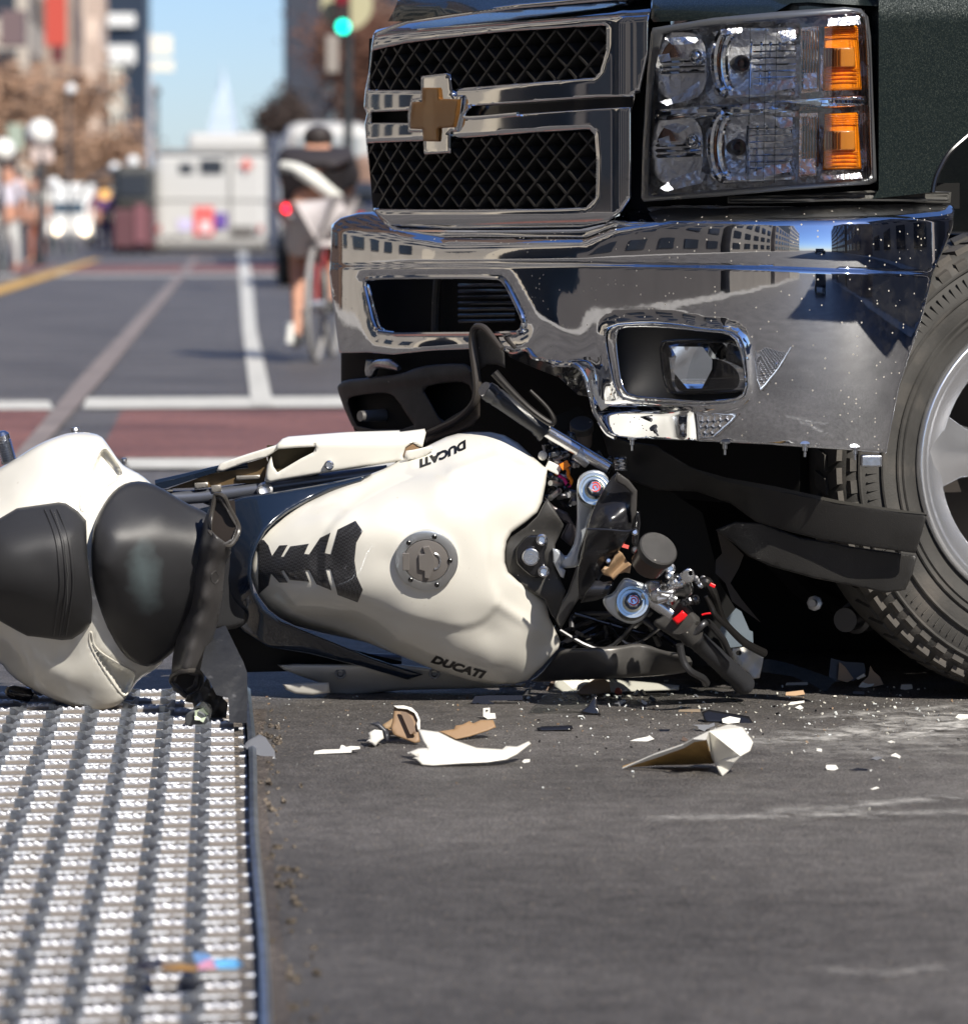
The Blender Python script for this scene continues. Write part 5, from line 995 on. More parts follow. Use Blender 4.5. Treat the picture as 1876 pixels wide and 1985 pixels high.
hb_ = MB(); hb_.lathe(WC, WN, [(-.06, .06), (-.03, .06), (-.015, .045), (-.01, .04), (-.008, .001)], 32); hb_.make('hub_cap', rimm, rm)
# ================================================================== MOTORCYCLE LYING ON ITS SIDE
BIKE[0] = False
MO = empty('motorcycle', G(700, 1340), 'cream white sports motorcycle lying on its side under the truck bumper', 'motorcycle')
BIKE[0] = True
def K(z, pts): return M(z, pts)
TANK = [(45, 900, .17), (52, 850, .17), (70, 780, .165), (92, 710, .16), (140, 640, .15), (200, 590, .14), (290, 530, .13), (400, 480, .12), (520, 425, .11), (650, 370, .095), (800, 312, .085), (900, 260, .08), (1000, 205, .07), (1150, 132, .05), (1220, 112, .045), (1290, 104, .04), (1400, 104, .04), (1480, 122, .045), (1560, 168, .055), (1640, 245, .08), (1722, 315, .11), (1712, 400, .13), (1692, 500, .15), (1665, 560, .17), (1600, 615, .19), (1520, 672, .21), (1492, 720, .222), (1482, 780, .23), (1482, 840, .23), (1500, 895, .225), (1560, 948, .21), (1650, 1008, .18), (1712, 1060, .165), (1732, 1150, .15), (1765, 1220, .13), (1797, 1292, .11), (1782, 1330, .12), (1700, 1420, .125), (1610, 1505, .115), (1540, 1527, .11), (1430, 1530, .11), (1300, 1512, .115), (1100, 1452, .12), (900, 1372, .12), (700, 1292, .09), (450, 1240, .06), (300, 1200, .07), (220, 1160, .08), (150, 1110, .10), (90, 1030, .13), (60, 960, .155)]
TCT = [(1040, 830, .272), (820, 830, .266), (500, 830, .238), (200, 860, .20), (1250, 830, .266), (1400, 800, .25), (1040, 600, .262), (1040, 1060, .262), (800, 560, .245), (800, 1080, .245), (1100, 420, .225), (1350, 300, .165), (1250, 220, .12), (1500, 330, .17), (1400, 500, .235), (600, 560, .215), (450, 600, .205), (300, 640, .185), (650, 470, .165), (900, 370, .15), (1100, 280, .13),
       (1100, 1220, .232), (1400, 1230, .208), (1640, 1240, .175), (1690, 1310, .14), (1400, 1060, .24), (560, 1125, .195), (300, 1115, .155), (870, 1290, .185), (1150, 1390, .18), (1400, 1440, .165), (600, 1200, .125), (400, 1180, .11), (700, 1160, .195), (1560, 1380, .165), (800, 1290, .15)]
TH0 = tps(M(Z8, TANK) + M(Z8, TCT)); TD = 7.0
CRL = M(Z8, [(45, 1000), (200, 1128), (550, 1133), (620, 1190), (870, 1350), (1000, 1400)])
PLT = chaikin(M(Z8, [(530, 560), (800, 360), (1150, 310), (1380, 520), (1420, 700), (1420, 920), (1500, 1080), (1300, 1260), (900, 1180), (620, 1060), (430, 1000), (420, 720)]), 2)
UPC = M(Z8, [(1180, 330), (1420, 250), (1640, 330)]); LOC_ = M(Z8, [(1450, 1080), (1640, 1200), (1790, 1300)])
def TH(x, y):
    x = np.atleast_1d(np.asarray(x, float)); y = np.atleast_1d(np.asarray(y, float)); h = TH0(x, y)
    yl = np.interp(x, [p[0] for p in CRL], [p[1] for p in CRL]); k = (y > yl) & (x < CRL[-1][0]) & (x > CRL[0][0])
    h = h - np.where(k, .62 * np.clip(dist(x, y, CRL, False), 0, 60) / 1100 * np.clip((CRL[-1][0] - x) / 60, 0, 1), 0)
    t = np.clip(dist(x, y, PLT) / 16, 0, 1); h = h + np.where(inpoly(x, y, PLT), .007 * t * t * (3 - 2 * t), 0)
    h = h + .006 * np.exp(-(dist(x, y, UPC, False) / 9) ** 2) + .005 * np.exp(-(dist(x, y, LOC_, False) / 10) ** 2)
    return h
tank = relief('fuel_tank', M(Z8, [p[:2] for p in TANK]), cream, MO, D=TD, h=TH, step=6, roll=9, rolld=.012, thick=.05, ang=180)
def on_tank(name, pts, m, lift=.002, par=None, **k): return relief(name, pts, m, par or tank, D=TD - lift, h=TH, thick=.002, **k)
PADM = bpy.data.materials.new('carbon_weave'); PADM.use_nodes = True; n = PADM.node_tree; b = n.nodes['Principled BSDF']; b.inputs['Coat Weight'].default_value = 1; b.inputs['Roughness'].default_value = .35
tc = n.nodes.new('ShaderNodeTexCoord'); ck = n.nodes.new('ShaderNodeTexChecker'); ck.inputs['Scale'].default_value = 330; ck.inputs[1].default_value = (.012, .012, .014, 1); ck.inputs[2].default_value = (.05, .05, .055, 1); n.links.new(tc.outputs['Object'], ck.inputs[0]); n.links.new(ck.outputs[0], b.inputs['Base Color'])
pad = on_tank('tank_pad', M(Z8, [(92, 710), (125, 715), (150, 745), (170, 803), (210, 745), (258, 742), (222, 808), (235, 808), (272, 750), (378, 735), (352, 792), (378, 795), (440, 702), (500, 672), (468, 788), (502, 795), (540, 655), (640, 605), (682, 665), (645, 730), (635, 830), (648, 920), (682, 995), (652, 1067), (540, 1025), (500, 880), (474, 878), (505, 1000), (420, 965), (378, 885), (355, 882), (380, 950), (270, 940), (235, 885), (222, 888), (258, 955), (210, 955), (165, 905), (150, 970), (92, 1022)]), PADM, .0035, step=5, roll=3, rolld=.0015)
def tankp(x, y, lift=.002): return P(x, y, TD - float(TH(x, y)[0]) - lift)
# filler cap
cz = Z8(1040, 828); capn = (tankp(cz[0] + 20, cz[1]) - tankp(cz[0] - 20, cz[1])).cross(tankp(cz[0], cz[1] - 20) - tankp(cz[0], cz[1] + 20)).normalized()
if capn.y > 0: capn = -capn
capc = tankp(*cz, .004); S1 = F / 6.73; R1 = 60 / S1
cap = MB(); cap.lathe(capc, capn, [(-.01, R1), (.003, R1), (.0045, R1 - .003), (.0045, R1 * .73), (.002, R1 * .70)], 48); cap = cap.make('filler_cap', mat('cap_ring_aluminium', (.74, .76, .77), .35, 1, bump=.1, bscale=300), tank)
lid = MB(); lid.lathe(capc + capn * .002, capn, [(-.002, R1 * .70), (.0028, R1 * .70), (.0032, R1 * .68)], 40); lid = lid.make('cap_lid', mat('cap_lid_grey', (.25, .23, .215), .45, .5), cap)
cu = (tankp(cz[0] + 20, cz[1]) - tankp(cz[0] - 20, cz[1])).normalized(); cvv = capn.cross(cu).normalized(); cvv = cvv if cvv.z > 0 else -cvv
def capq(zx, zy, t): k_ = .3438 / S1; return capc + cu * (zx - 1040) * k_ - cvv * (zy - 828) * k_ + capn * t
def capplate(name, pts, t0, t1, m, par):
    n_ = len(pts); q = MB(); v = [capq(a, b_, t1) for a, b_ in pts] + [capq(a, b_, t0) for a, b_ in pts]; q.add(v, [tuple(range(n_)), tuple(range(2 * n_ - 1, n_ - 1, -1))] + [(i, i + n_, (i + 1) % n_ + n_, (i + 1) % n_) for i in range(n_)]); return q.make(name, m, par, smooth=False, bevel=.0008)
capplate('key_flap', [(1020, 740), (1055, 735), (1085, 800), (1085, 850), (1055, 925), (1030, 920), (1030, 880), (1000, 872), (998, 785), (1032, 780)], .005, .011, MT['cap_lid_grey'], lid)
capplate('cap_hinge', [(908, 780), (945, 780), (945, 882), (908, 882)], .004, .0065, MT['cap_lid_grey'], cap)
q = MB(); q.tube([capq(1085 + 32 * math.sin(a), 828 - 45 * math.cos(a), .006) for a in np.linspace(0, math.pi, 12)], .002, 6, 1); q.make('finger_groove', alumat, lid)
for a, b_ in ((1085, 685), (943, 720), (1170, 825), (1097, 967), (952, 937)):
    q = MB(); q.lathe(capq(a, b_, .004), capn, [(0, .0042), (.003, .0042), (.004, .003), (.002, .0022), (.002, .0002)], 12); q.make('bolt', mat('cap_bolt', (.10, .10, .10), .3, 1) if 'cap_bolt' not in MT else MT['cap_bolt'], cap)
# lettering, wrapped on the tank
def lettering(txt, p0, p1, hgt, m, flip=False, shear=.25, curve=0, name='lettering'):
    cu_ = bpy.data.curves.new(name, 'FONT'); cu_.body = txt; cu_.size = 1; cu_.shear = shear; cu_.offset = .058; cu_.extrude = .01; cu_.resolution_u = 3
    o = bpy.data.objects.new('tmp', cu_); COL.objects.link(o); bpy.context.view_layer.update(); dg = bpy.context.evaluated_depsgraph_get(); me = bpy.data.meshes.new_from_object(o.evaluated_get(dg)); bpy.data.objects.remove(o)
    vs = np.array([v.co[:] for v in me.vertices]); w = vs[:, 0].max(); fs = [tuple(p.vertices) for p in me.polygons]
    p0 = np.array(p0, float); p1 = np.array(p1, float); d = p1 - p0; up = np.array([d[1], -d[0]]) / np.hypot(*d); L = np.hypot(*d)
    out = []
    for x, y, z in vs:
        t = x / w; q_ = p0 + d * t + up * (y * hgt / .70) + up * curve * 4 * t * (1 - t); out.append(tankp(q_[0], q_[1], .0016 + (.0006 if z > 0 else 0)))
    return mk(name, out, fs, m, tank)
ink = mat('black_lettering', (.012, .012, .012), .35)
lettering('DUCATI', Z8(1062, 1402), Z8(1368, 1498), 14.0, ink, shear=.3, curve=-1.2)
lettering('DUCATI', Z8(1262, 150), Z8(985, 268), 14.0, ink, shear=.3, curve=2)
# ---- ignition surround and black front cover
NB = M(Z8, [(1484, 742), (1510, 700), (1600, 640), (1665, 580), (1695, 520), (1722, 480), (1815, 630), (1765, 740), (1762, 870), (1825, 1000), (1768, 1170), (1740, 1130), (1705, 1050), (1600, 985), (1520, 925), (1496, 890), (1482, 830)])
relief('front_cover', NB, blackpl, MO, D=6.80, h=lambda x, y: .004 * np.sin(y / 12), step=7, roll=5, thick=.03)
ig = relief('ignition_plate', M(Z8, [(1540, 760), (1560, 735), (1600, 690), (1640, 682), (1720, 690), (1725, 740), (1700, 800), (1725, 870), (1715, 925), (1640, 930), (1600, 900), (1555, 860), (1540, 830)]), blackgl, MO, D=6.785, step=5, roll=5, rolld=.008, thick=.02, ch=1)
q = MB(); q.lathe(P(*Z8(1628, 808), 6.785), (0, -1, 0), [(0, .0150), (.010, .0150), (.011, .0135), (.006, .0125), (.006, .0115), (.011, .0110), (.011, .0075), (.007, .0070), (.007, .0050), (.012, .0045), (.012, .0002)], 28, caps=True); q.make('ignition_lock', alu, ig)
for a, b_ in ((1687, 714), (1697, 893)): q = MB(); q.lathe(P(a * .3438 + 469, b_ * .3438 + 801.1, 6.785), (.1, -1, .1), [(0, .010), (.010, .010), (.012, .007), (.008, .005), (.008, .0003)], 20); q.make('bolt', alu, ig)
# ---- dark blue seat fairing round the tank's rear
relief('tank_surround', [(360, 992), (432, 975), (470, 962), (545, 952), (640, 935), (720, 918), (700, 935), (640, 952), (600, 970), (560, 992), (535, 1010), (515, 1030), (500, 1056), (490, 1085), (487, 1115), (492, 1150), (510, 1180), (545, 1205), (620, 1235), (720, 1275), (820, 1308), (790, 1318), (700, 1292), (600, 1268), (520, 1255), (470, 1225), (440, 1190), (420, 1120), (425, 1050), (400, 1010)], navy, MO, D=6.93,
       h=tps([(440, 985, .05), (600, 950, .05), (700, 925, .04), (515, 1010, .11), (495, 1060, .14), (480, 1110, .15), (485, 1150, .14), (540, 1215, .08), (720, 1285, .02), (430, 1050, .08), (430, 1150, .08), (470, 1225, .05), (600, 1265, .02), (455, 1100, .11)]), step=7, roll=8, rolld=.01, thick=.05, ang=180)
relief('seat_front', M(B1, [(1180, 600), (1300, 620), (1420, 640), (1440, 720), (1420, 850), (1430, 1000), (1460, 1130), (1490, 1225), (1440, 1280), (1300, 1300), (1150, 1300)]), leather, MO, D=6.86, h=lambda x, y: .03 + 0 * x, step=8, roll=10, rolld=.02, thick=.04, ch=1)
relief('under_seat_frame', M(Z8, [(-330, 1150), (-100, 1180), (150, 1180), (400, 1280), (900, 1400), (900, 1440), (-330, 1470)]), void, MO, D=6.98, step=20, thick=.04)
# ---- tail
TW = [(-700, 700, .0), (-700, 560, 0), (-300, 470, .03), (-100, 380, .04), (0, 325, .05), (100, 265, .05), (200, 200, .05), (300, 150, .045), (420, 112, .04), (520, 112, .04), (600, 130, .05), (640, 180, .06), (720, 300, .07), (780, 335, .07), (840, 365, .07), (925, 438, .06), (1000, 700, .08), (1040, 1000, .08), (1020, 1300, .06), (985, 1475, .05), (920, 1535, .05), (830, 1585, .045), (790, 1640, .04), (760, 1695, .06), (700, 1752, .06), (560, 1787, .06), (400, 1745, .06), (200, 1655, .06), (60, 1565, .06), (0, 1480, .06), (-300, 1380, .06), (-700, 1250, 0)]
TC = [(300, 350, .12), (100, 480, .14), (450, 480, .15), (420, 300, .10), (530, 180, .075), (300, 900, .2), (50, 900, .2), (550, 900, .19), (750, 900, .16), (100, 1400, .14), (350, 1450, .13), (550, 1350, .15), (600, 1600, .115), (400, 1600, .12), (200, 1530, .12), (700, 1650, .09), (680, 1480, .12), (560, 560, .16), (650, 400, .12), (-200, 700, .16), (-200, 1200, .14)]
THt = tps(M(B1, TW) + M(B1, TC)); TDt = 6.74
SC1 = chaikin(M(B1, [(478, 500), (520, 400), (590, 230), (620, 205), (645, 215), (738, 345), (722, 382), (600, 455), (500, 590), (482, 575)]), 2)
SC2 = chaikin(M(B1, [(535, 1300), (550, 1310), (560, 1400), (700, 1490), (808, 1545), (800, 1590), (765, 1670), (740, 1690), (700, 1650), (600, 1500), (530, 1370)]), 2)
tail = relief('tail_fairing', M(B1, [p[:2] for p in TW]), cream, MO, D=TDt, h=THt, step=6, roll=10, rolld=.018, thick=.05, ch=1, ang=180, dents=[(SC1, .028, 7), (SC2, .025, 7)])
def rim_(poly, lift, r, m, nm):
    q = MB(); q.tube([P(x, y, TDt - float(THt(x, y)[0]) - lift) for x, y in poly + [poly[0]]], r * .6, 6, 1); return q.make(nm, m, tail)
rim_(SC1, .0005, .0022, cream, 'scoop_edge'); rim_(SC2, .0005, .0022, cream, 'scoop_edge')
SEAT = M(B1, [(545, 860, .20), (546, 780, .20), (555, 690, .19), (585, 600, .17), (630, 520, .15), (690, 450, .13), (760, 410, .11), (850, 402, .10), (950, 435, .10), (1100, 530, .11), (1230, 590, .12), (1300, 640, .13), (1290, 900, .17), (1200, 1200, .14), (1060, 1400, .11), (985, 1468, .09), (900, 1515, .08), (820, 1500, .08), (740, 1450, .10), (650, 1330, .12), (580, 1150, .15), (552, 1010, .18)])
SH = tps(SEAT + M(B1, [(900, 900, .205), (750, 900, .215), (620, 900, .222), (800, 650, .185), (950, 600, .16), (850, 1250, .155), (950, 1350, .125), (1100, 900, .185), (1100, 700, .165), (700, 1200, .165), (1100, 1150, .165), (640, 700, .205)]))
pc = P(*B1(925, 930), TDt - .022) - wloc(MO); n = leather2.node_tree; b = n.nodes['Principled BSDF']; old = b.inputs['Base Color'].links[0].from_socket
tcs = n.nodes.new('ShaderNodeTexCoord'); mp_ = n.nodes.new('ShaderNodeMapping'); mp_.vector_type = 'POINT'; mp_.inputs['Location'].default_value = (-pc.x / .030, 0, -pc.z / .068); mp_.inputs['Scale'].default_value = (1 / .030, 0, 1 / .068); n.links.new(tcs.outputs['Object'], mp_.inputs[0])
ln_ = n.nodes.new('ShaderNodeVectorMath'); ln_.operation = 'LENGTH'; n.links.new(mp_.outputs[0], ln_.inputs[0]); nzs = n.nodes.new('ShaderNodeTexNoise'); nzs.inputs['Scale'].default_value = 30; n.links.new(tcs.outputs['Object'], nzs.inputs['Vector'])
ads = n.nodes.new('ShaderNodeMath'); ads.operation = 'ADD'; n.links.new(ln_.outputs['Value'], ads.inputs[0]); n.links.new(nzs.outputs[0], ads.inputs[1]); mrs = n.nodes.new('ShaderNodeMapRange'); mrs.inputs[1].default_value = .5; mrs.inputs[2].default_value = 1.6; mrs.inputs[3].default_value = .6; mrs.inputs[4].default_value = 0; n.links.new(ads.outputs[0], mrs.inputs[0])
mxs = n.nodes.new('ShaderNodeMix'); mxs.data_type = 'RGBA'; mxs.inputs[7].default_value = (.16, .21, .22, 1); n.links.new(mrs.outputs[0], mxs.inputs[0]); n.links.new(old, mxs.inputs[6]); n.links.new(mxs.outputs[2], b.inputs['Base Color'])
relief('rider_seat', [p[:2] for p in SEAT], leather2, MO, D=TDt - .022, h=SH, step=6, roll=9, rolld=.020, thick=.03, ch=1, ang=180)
# rider seat leather above: pale blue-grey ellipse mixed into its colour
PS = M(B1, [(-700, 640, .1), (-200, 700, .17), (0, 625, .18), (100, 566, .17), (230, 545, .165), (350, 528, .16), (395, 535, .16), (465, 582, .17), (515, 640, .18), (520, 850, .22), (552, 1130, .19), (545, 1250, .17), (490, 1310, .155), (430, 1350, .15), (370, 1355, .15), (280, 1345, .15), (160, 1335, .15), (100, 1300, .155), (0, 1240, .165), (-300, 1200, .16), (-700, 1150, .1)])
PH = tps(PS + M(B1, [(250, 900, .258), (50, 900, .262), (430, 900, .248), (200, 700, .23), (200, 1150, .225), (430, 700, .225), (430, 1150, .215), (0, 750, .235), (0, 1100, .235), (-400, 900, .24)]))
ps = relief('pillion_seat', [p[:2] for p in PS], leather, MO, D=TDt - .02, h=PH, step=6, roll=7, rolld=.022, thick=.03, ang=180)
def on_p(zx, zy, l): x, y = B1(zx, zy); return P(x, y, TDt - .02 - float(PH(x, y)[0]) - l)
for dx, r_ in ((0, .0022), (35, .0022), (75, .0020)):
    q = MB(); q.tube([on_p(a + dx, b_, .0006) for a, b_ in ((268, 575), (300, 650), (335, 760), (352, 900), (358, 1020), (345, 1150), (330, 1250), (318, 1325))], r_, 6, 4); q.make('seam_piping', leather, ps)
q = MB()
for i in range(64):
    t = i / 63; x = np.interp(t, [0, .25, .5, .75, 1], [325, 385, 405, 398, 368]); q.cyl(on_p(x, 590 + 730 * t, .0008), on_p(x + 1, 590 + 730 * t + 7, .0012), .0009, .0009, 5)
o = q.make('stitches', mat('grey_thread', (.09, .09, .09), .7), ps)
for a, b_, rr in ((148, 605, .002), (1083, 800, .0012)):
    pass
# pegs, bolts sticking out of the tail
spm = mat('sprung_peg', (.6, .62, .66), .25, 1)
q = MB(); p0, p1 = P(*B1(55, 290), 6.78), P(*B1(22, 165), 6.78)
q.lathe(p0, p1 - p0, [(0, .014)] + [v for i in range(9) for v in ((.004 + i * .0042, .0135), (.006 + i * .0042, .0095))] + [(.042, .0125), (.050, .012), (.055, .007), (.056, .0003)], 20); q.make('foot_peg', spm, MO)
for (a, b_, c_, d_, r_) in ((450, 125, 448, 85, .0085), (740, 300, 740, 268, .0055)):
    q = MB(); A_, B_ = P(*B1(a, b_), 6.76), P(*B1(c_, d_), 6.76); L = (B_ - A_).length; q.lathe(A_, B_ - A_, [(0, r_ * .8), (L * .6, r_ * .8), (L * .6, r_), (L, r_ * .8), (L + .001, .001)], 14); q.make('bolt', alumat, MO)
q = MB(); A_, B_ = P(*B1(210, 1690), 6.73), P(*B1(95, 1668), 6.71); q.lathe(A_, B_ - A_, [(0, .006), (.012, .006), (.013, .012), (.045, .0125), (.055, .008), (.056, .001)], 14); q.make('bar_end', blackgl, MO)
q = MB(); A_, B_ = P(*B1(160, 1650), 6.75), P(*B1(215, 1700), 6.72); q.cyl(A_, B_, .005); q.make('peg_bracket', alumat, MO)
# ---- frame tubes
for nm, pts, r_, m_ in (('frame_tube', [B1(980, 505), B1(1200, 495), B1(1500, 455), B1(1684, 432), Z8(450, 378), Z8(820, 330)], .0125, frameblue), ('frame_tube', [B1(1330, 1440), B1(1684, 1450), Z8(300, 1385), Z8(650, 1385), Z8(900, 1395)], .011, frameblue), ('frame_tube', [B1(930, 420), B1(1150, 370), B1(1320, 330), B1(1480, 310)], .007, navy), ('frame_tube', [B1(1200, 510), B1(1360, 560), B1(1500, 500), B1(1620, 470)], .006, darkmetal)):
    q = MB(); q.tube([P(x, y, 7.0 if y > 1100 else 6.97) for x, y in pts], r_, 14, 3); q.make(nm, m_, MO)
q = MB(); c = P(*B1(1580, 458), 6.945); q.lathe(c, (0, -1, .2), [(-.01, .014), (.004, .014), (.006, .010), (.004, .006), (.004, .0003)], 18); q.make('bolt', alumat, MO)
# ---- upper side fairing (white) with opening, broken end
UF = M(Z8, [(132, 388), (134, 330), (142, 290), (200, 170), (228, 142), (262, 130), (600, 104), (888, 95), (892, 103), (1030, 86), (1038, 110), (1018, 190), (990, 186), (962, 168), (925, 192), (908, 240), (912, 262), (905, 276), (878, 272), (500, 332), (200, 382), (160, 392)])
uf = relief('side_fairing', UF, cream, MO, D=6.93, h=lambda x, y: -.03 * np.clip((860 - y) / 40, 0, 1), holes=[M(Z8, [(165, 235), (185, 205), (300, 195), (415, 188), (404, 218), (330, 255), (200, 332), (178, 300)])], step=6, roll=6, rolld=.008, thick=.012)
relief('fairing_inside', M(Z8, [(140, 180), (430, 170), (430, 340), (150, 350)]), mat('dark_olive_inner', (.06, .045, .02), .6), uf, D=6.965, step=10, thick=.01)
q = MB(); c = P(*Z8(492, 292), 6.925); q.lathe(c, (0, -1, 0), [(0, .0085), (.004, .0085), (.006, .006), (.003, .004), (.003, .0003)], 18); q.make('bolt', alu, uf)
relief('fairing_fragment', M(Z8, [(912, 250), (925, 210), (965, 205), (1010, 195), (1068, 182), (1076, 205), (1040, 235), (990, 255), (940, 262)]), cream, MO, D=6.90, step=6, roll=4, thick=.006)
relief('fairing_hook', M(Z8, [(912, 240), (925, 195), (962, 172), (1000, 195), (985, 210), (950, 205), (925, 245)]), brownpl, MO, D=6.935, step=5, thick=.006)
relief('fairing_arm', M(B1, [(1290, 345), (1310, 300), (1345, 285), (1480, 240), (1640, 190), (1700, 160), (1660, 215), (1590, 262), (1450, 300), (1330, 345)]), cream, MO, D=6.94, step=6, roll=4, rolld=.005, thick=.008)
relief('fairing_arm_inside', M(B1, [(1300, 345), (1590, 262), (1600, 300), (1575, 415), (1400, 420), (1250, 440), (1000, 450)]), mat('brown_inner_shell', (.13, .085, .04), .55), MO, D=6.965, step=8, thick=.008)
for a, b_, w_, h_ in ((1160, 415, 80, 40), (1260, 430, 60, 50), (1410, 372, 140, 28), (960, 455, 70, 18)):
    relief('mounting_tab', M(B1, [(a, b_), (a + w_, b_ - 6), (a + w_, b_ + h_ * .7), (a, b_ + h_)]), mat('dull_tab', (.34, .32, .29), .45, .5) if 'dull_tab' not in MT else MT['dull_tab'], MO, D=6.955, step=6, roll=3, thick=.02)
relief('navy_panel', M(B1, [(915, 428), (1300, 322), (1290, 350), (980, 450), (925, 440)]), navy, MO, D=6.95, step=8, thick=.01)
# ---- lower side fairing, its shade put into the greyer white
lf = relief('lower_fairing', M(Z8, [(200, 1418), (300, 1412), (900, 1416), (1100, 1442), (1450, 1532), (1600, 1520), (1590, 1545), (1300, 1552), (900, 1562), (600, 1590), (500, 1580), (440, 1520), (320, 1480), (235, 1445)]), fairing_s, MO, D=6.94, h=lambda x, y: -.04 * np.clip((y - 1300) / 40, 0, 1), step=7, roll=6, rolld=.01, thick=.02)
relief('lower_fairing', M(Z8, [(228, 1528), (330, 1520), (490, 1518), (497, 1576), (400, 1590), (300, 1582), (250, 1560)]), fairing_s, MO, D=6.90, step=7, roll=6, thick=.02)
for a, b_ in ((555, 1468), (1085, 1468)): q = MB(); q.lathe(P(*Z8(a, b_), 6.94), (0, -1, 0), [(-.004, .010), (.001, .010), (.001, .006), (-.003, .005), (-.003, .0004)], 18); q.make('bolt', darkmetal, lf)
for a in (90, 1540): pass
# ---- right lower graphite panel
relief('graphite_panel', M(B7, [(-60, 1180), (40, 1120), (130, 1010), (200, 930), (350, 925), (500, 915), (640, 905), (760, 885), (850, 900), (950, 940), (1080, 960), (1180, 1000), (1160, 1100), (1000, 1125), (600, 1150), (300, 1160)]), greypanel, MO, D=6.92, h=tps([(1080, 1300, .0), (1100, 1270, .03), (1180, 1262, .05), (1180, 1290, .06), (1250, 1250, .02), (1300, 1280, .05), (1300, 1310, 0), (1150, 1310, .02)]), step=7, roll=8, rolld=.012, thick=.02, ch=1)
# ---- dark mechanical mass behind the steering head
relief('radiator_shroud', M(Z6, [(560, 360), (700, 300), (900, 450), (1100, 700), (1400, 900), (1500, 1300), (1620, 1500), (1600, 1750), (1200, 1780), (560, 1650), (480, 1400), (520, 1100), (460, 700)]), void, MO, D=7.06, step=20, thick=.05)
relief('frame_spar', M(Z6, [(560, 1480), (640, 1350), (700, 1180), (760, 1240), (740, 1330), (680, 1420), (600, 1560)]), darkmetal, MO, D=6.90, step=8, roll=5, thick=.04)
relief('frame_spar', M(Z6, [(510, 810), (560, 860), (640, 900), (700, 1000), (660, 1090), (600, 1040), (640, 960), (560, 920), (520, 860)]), mat('spar_plum_grey', (.14, .12, .12), .35, .6), MO, D=6.88, step=7, roll=5, thick=.03)
for i in range(16):
    a = Z6(random.uniform(520, 680), random.uniform(500, 860)); q = MB(); c = P(*a, 6.93 + random.uniform(-.03, .03)); 
    if i % 3: q.box(c, (random.uniform(.008, .024), .02, random.uniform(.006, .016)), frame(Vector((random.gauss(0, 1), random.gauss(0, .3), random.gauss(0, 1))))); q.make('connector', random.choice([blackgl, darkmetal, alumat, blackgl]), MO, smooth=False, bevel=.001)
    else: q.cyl(c, c + Vector((random.uniform(-.02, .02), -.03, random.uniform(-.02, .02))), .005, .005, 10); q.make('connector', alumat, MO)
for i in range(16):
    a0_ = Z6(random.uniform(530, 690), random.uniform(540, 820)); q = MB(); c = P(*a0_, 6.93); d_0 = Vector((random.gauss(0, 1), -1, random.gauss(0, 1))); q.lathe(c, d_0, [(0, .004), (.010, .004), (.011, .0065), (.018, .0065), (.019, .003), (.026, .003)], 10); q.make('fitting', random.choice([alu, darkmetal, blackgl, alumat, creamd]), MO)
for i in range(14):
    a = [Z6(random.uniform(560, 1250), random.uniform(1450, 1700)) for _ in range(3)]; a.sort(); q = MB(); q.tube([P(*v, 6.97 + random.uniform(-.03, .03)) for v in a], random.uniform(.003, .006), 8, 5); q.make('hose', random.choice([blackgl, darkmetal, rubber]), MO)
for c_, pts in ((orangepl, [(605, 640), (640, 655), (645, 690), (662, 720), (650, 745)]), (mat('magenta_wire', (.6, .02, .2), .4), [(590, 690), (620, 710), (640, 745), (655, 745)]), (orangepl, [(600, 620), (590, 660), (575, 690)]), (mat('grey_wire', (.2, .2, .22), .4), [(560, 600), (600, 590), (650, 570)]), (blackgl, [(530, 760), (580, 820), (640, 860), (670, 830)]), (blackgl, [(600, 720), (560, 700), (540, 740), (590, 790)])):
    q = MB(); q.tube([P(*Z6(*p), 6.91 + i * .002) for i, p in enumerate(pts)], .0032 if c_ is not blackgl else .005, 8, 5); q.make('wire', c_, MO)
q = MB(); q.box(P(*Z6(625, 632), 6.90), (.016, .012, .012), frame(Vector((1, 0, .6)))); q.make('orange_connector', orangepl, MO, smooth=False, bevel=.001)
q = MB(); q.box(P(*Z6(560, 645), 6.91), (.026, .016, .016), frame(Vector((1, 0, -.5)))); q.make('white_connector', creamd, MO, smooth=False, bevel=.002)
# ---- left handlebar: clamp tube, grip, lever, reservoir
def tb(name, z, a, b_, Da, Db, rpx0, rpx1, m, par=MO, n=24, prof=None):
    A_, B_ = P(*z(*a), Da), P(*z(*b_), Db); s = F / 6.8; q = MB(); L = (B_ - A_).length
    q.lathe(A_, B_ - A_, prof(L) if prof else [(0, rpx0 / s), (L, rpx1 / s)], n); return q.make(name, m, par, ang=50)
gr_ = lambda L: [(-.002, .010), (0, .0165), (.012, .0175), (.016, .0160), (.020, .0158), (.022, .0168), (.03, .0160), (L - .02, .0158), (L - .014, .0185), (L - .008, .0185), (L - .004, .0215), (L, .0215), (L + .001, .012)]
tb('grip', Z6, (185, 210), (520, 440), 6.90, 6.91, 17, 17, mat('grip_rubber', (.030, .031, .035), .36, bump=.3, bscale=120), prof=gr_)
tb('bar_end', Z6, (170, 200), (195, 217), 6.895, 6.902, 14, 17, alu)
tb('handlebar', Z6, (510, 432), (880, 650), 6.91, 6.86, 12.5, 12.5, alu)
tb('bar_clamp', Z6, (690, 560), (760, 610), 6.88, 6.88, 15, 15, alumat)
q = MB(); q.tube([P(*Z6(*p), 6.87) for i, p in enumerate(((228, 110), (300, 190), (380, 270), (460, 340), (545, 395), (560, 370), (520, 300), (430, 210)))], [.008, .007, .006, .006, .006, .004, .003], 10); q.make('lever', mat('anodised_black', (.035, .033, .032), .28, .6), MO)
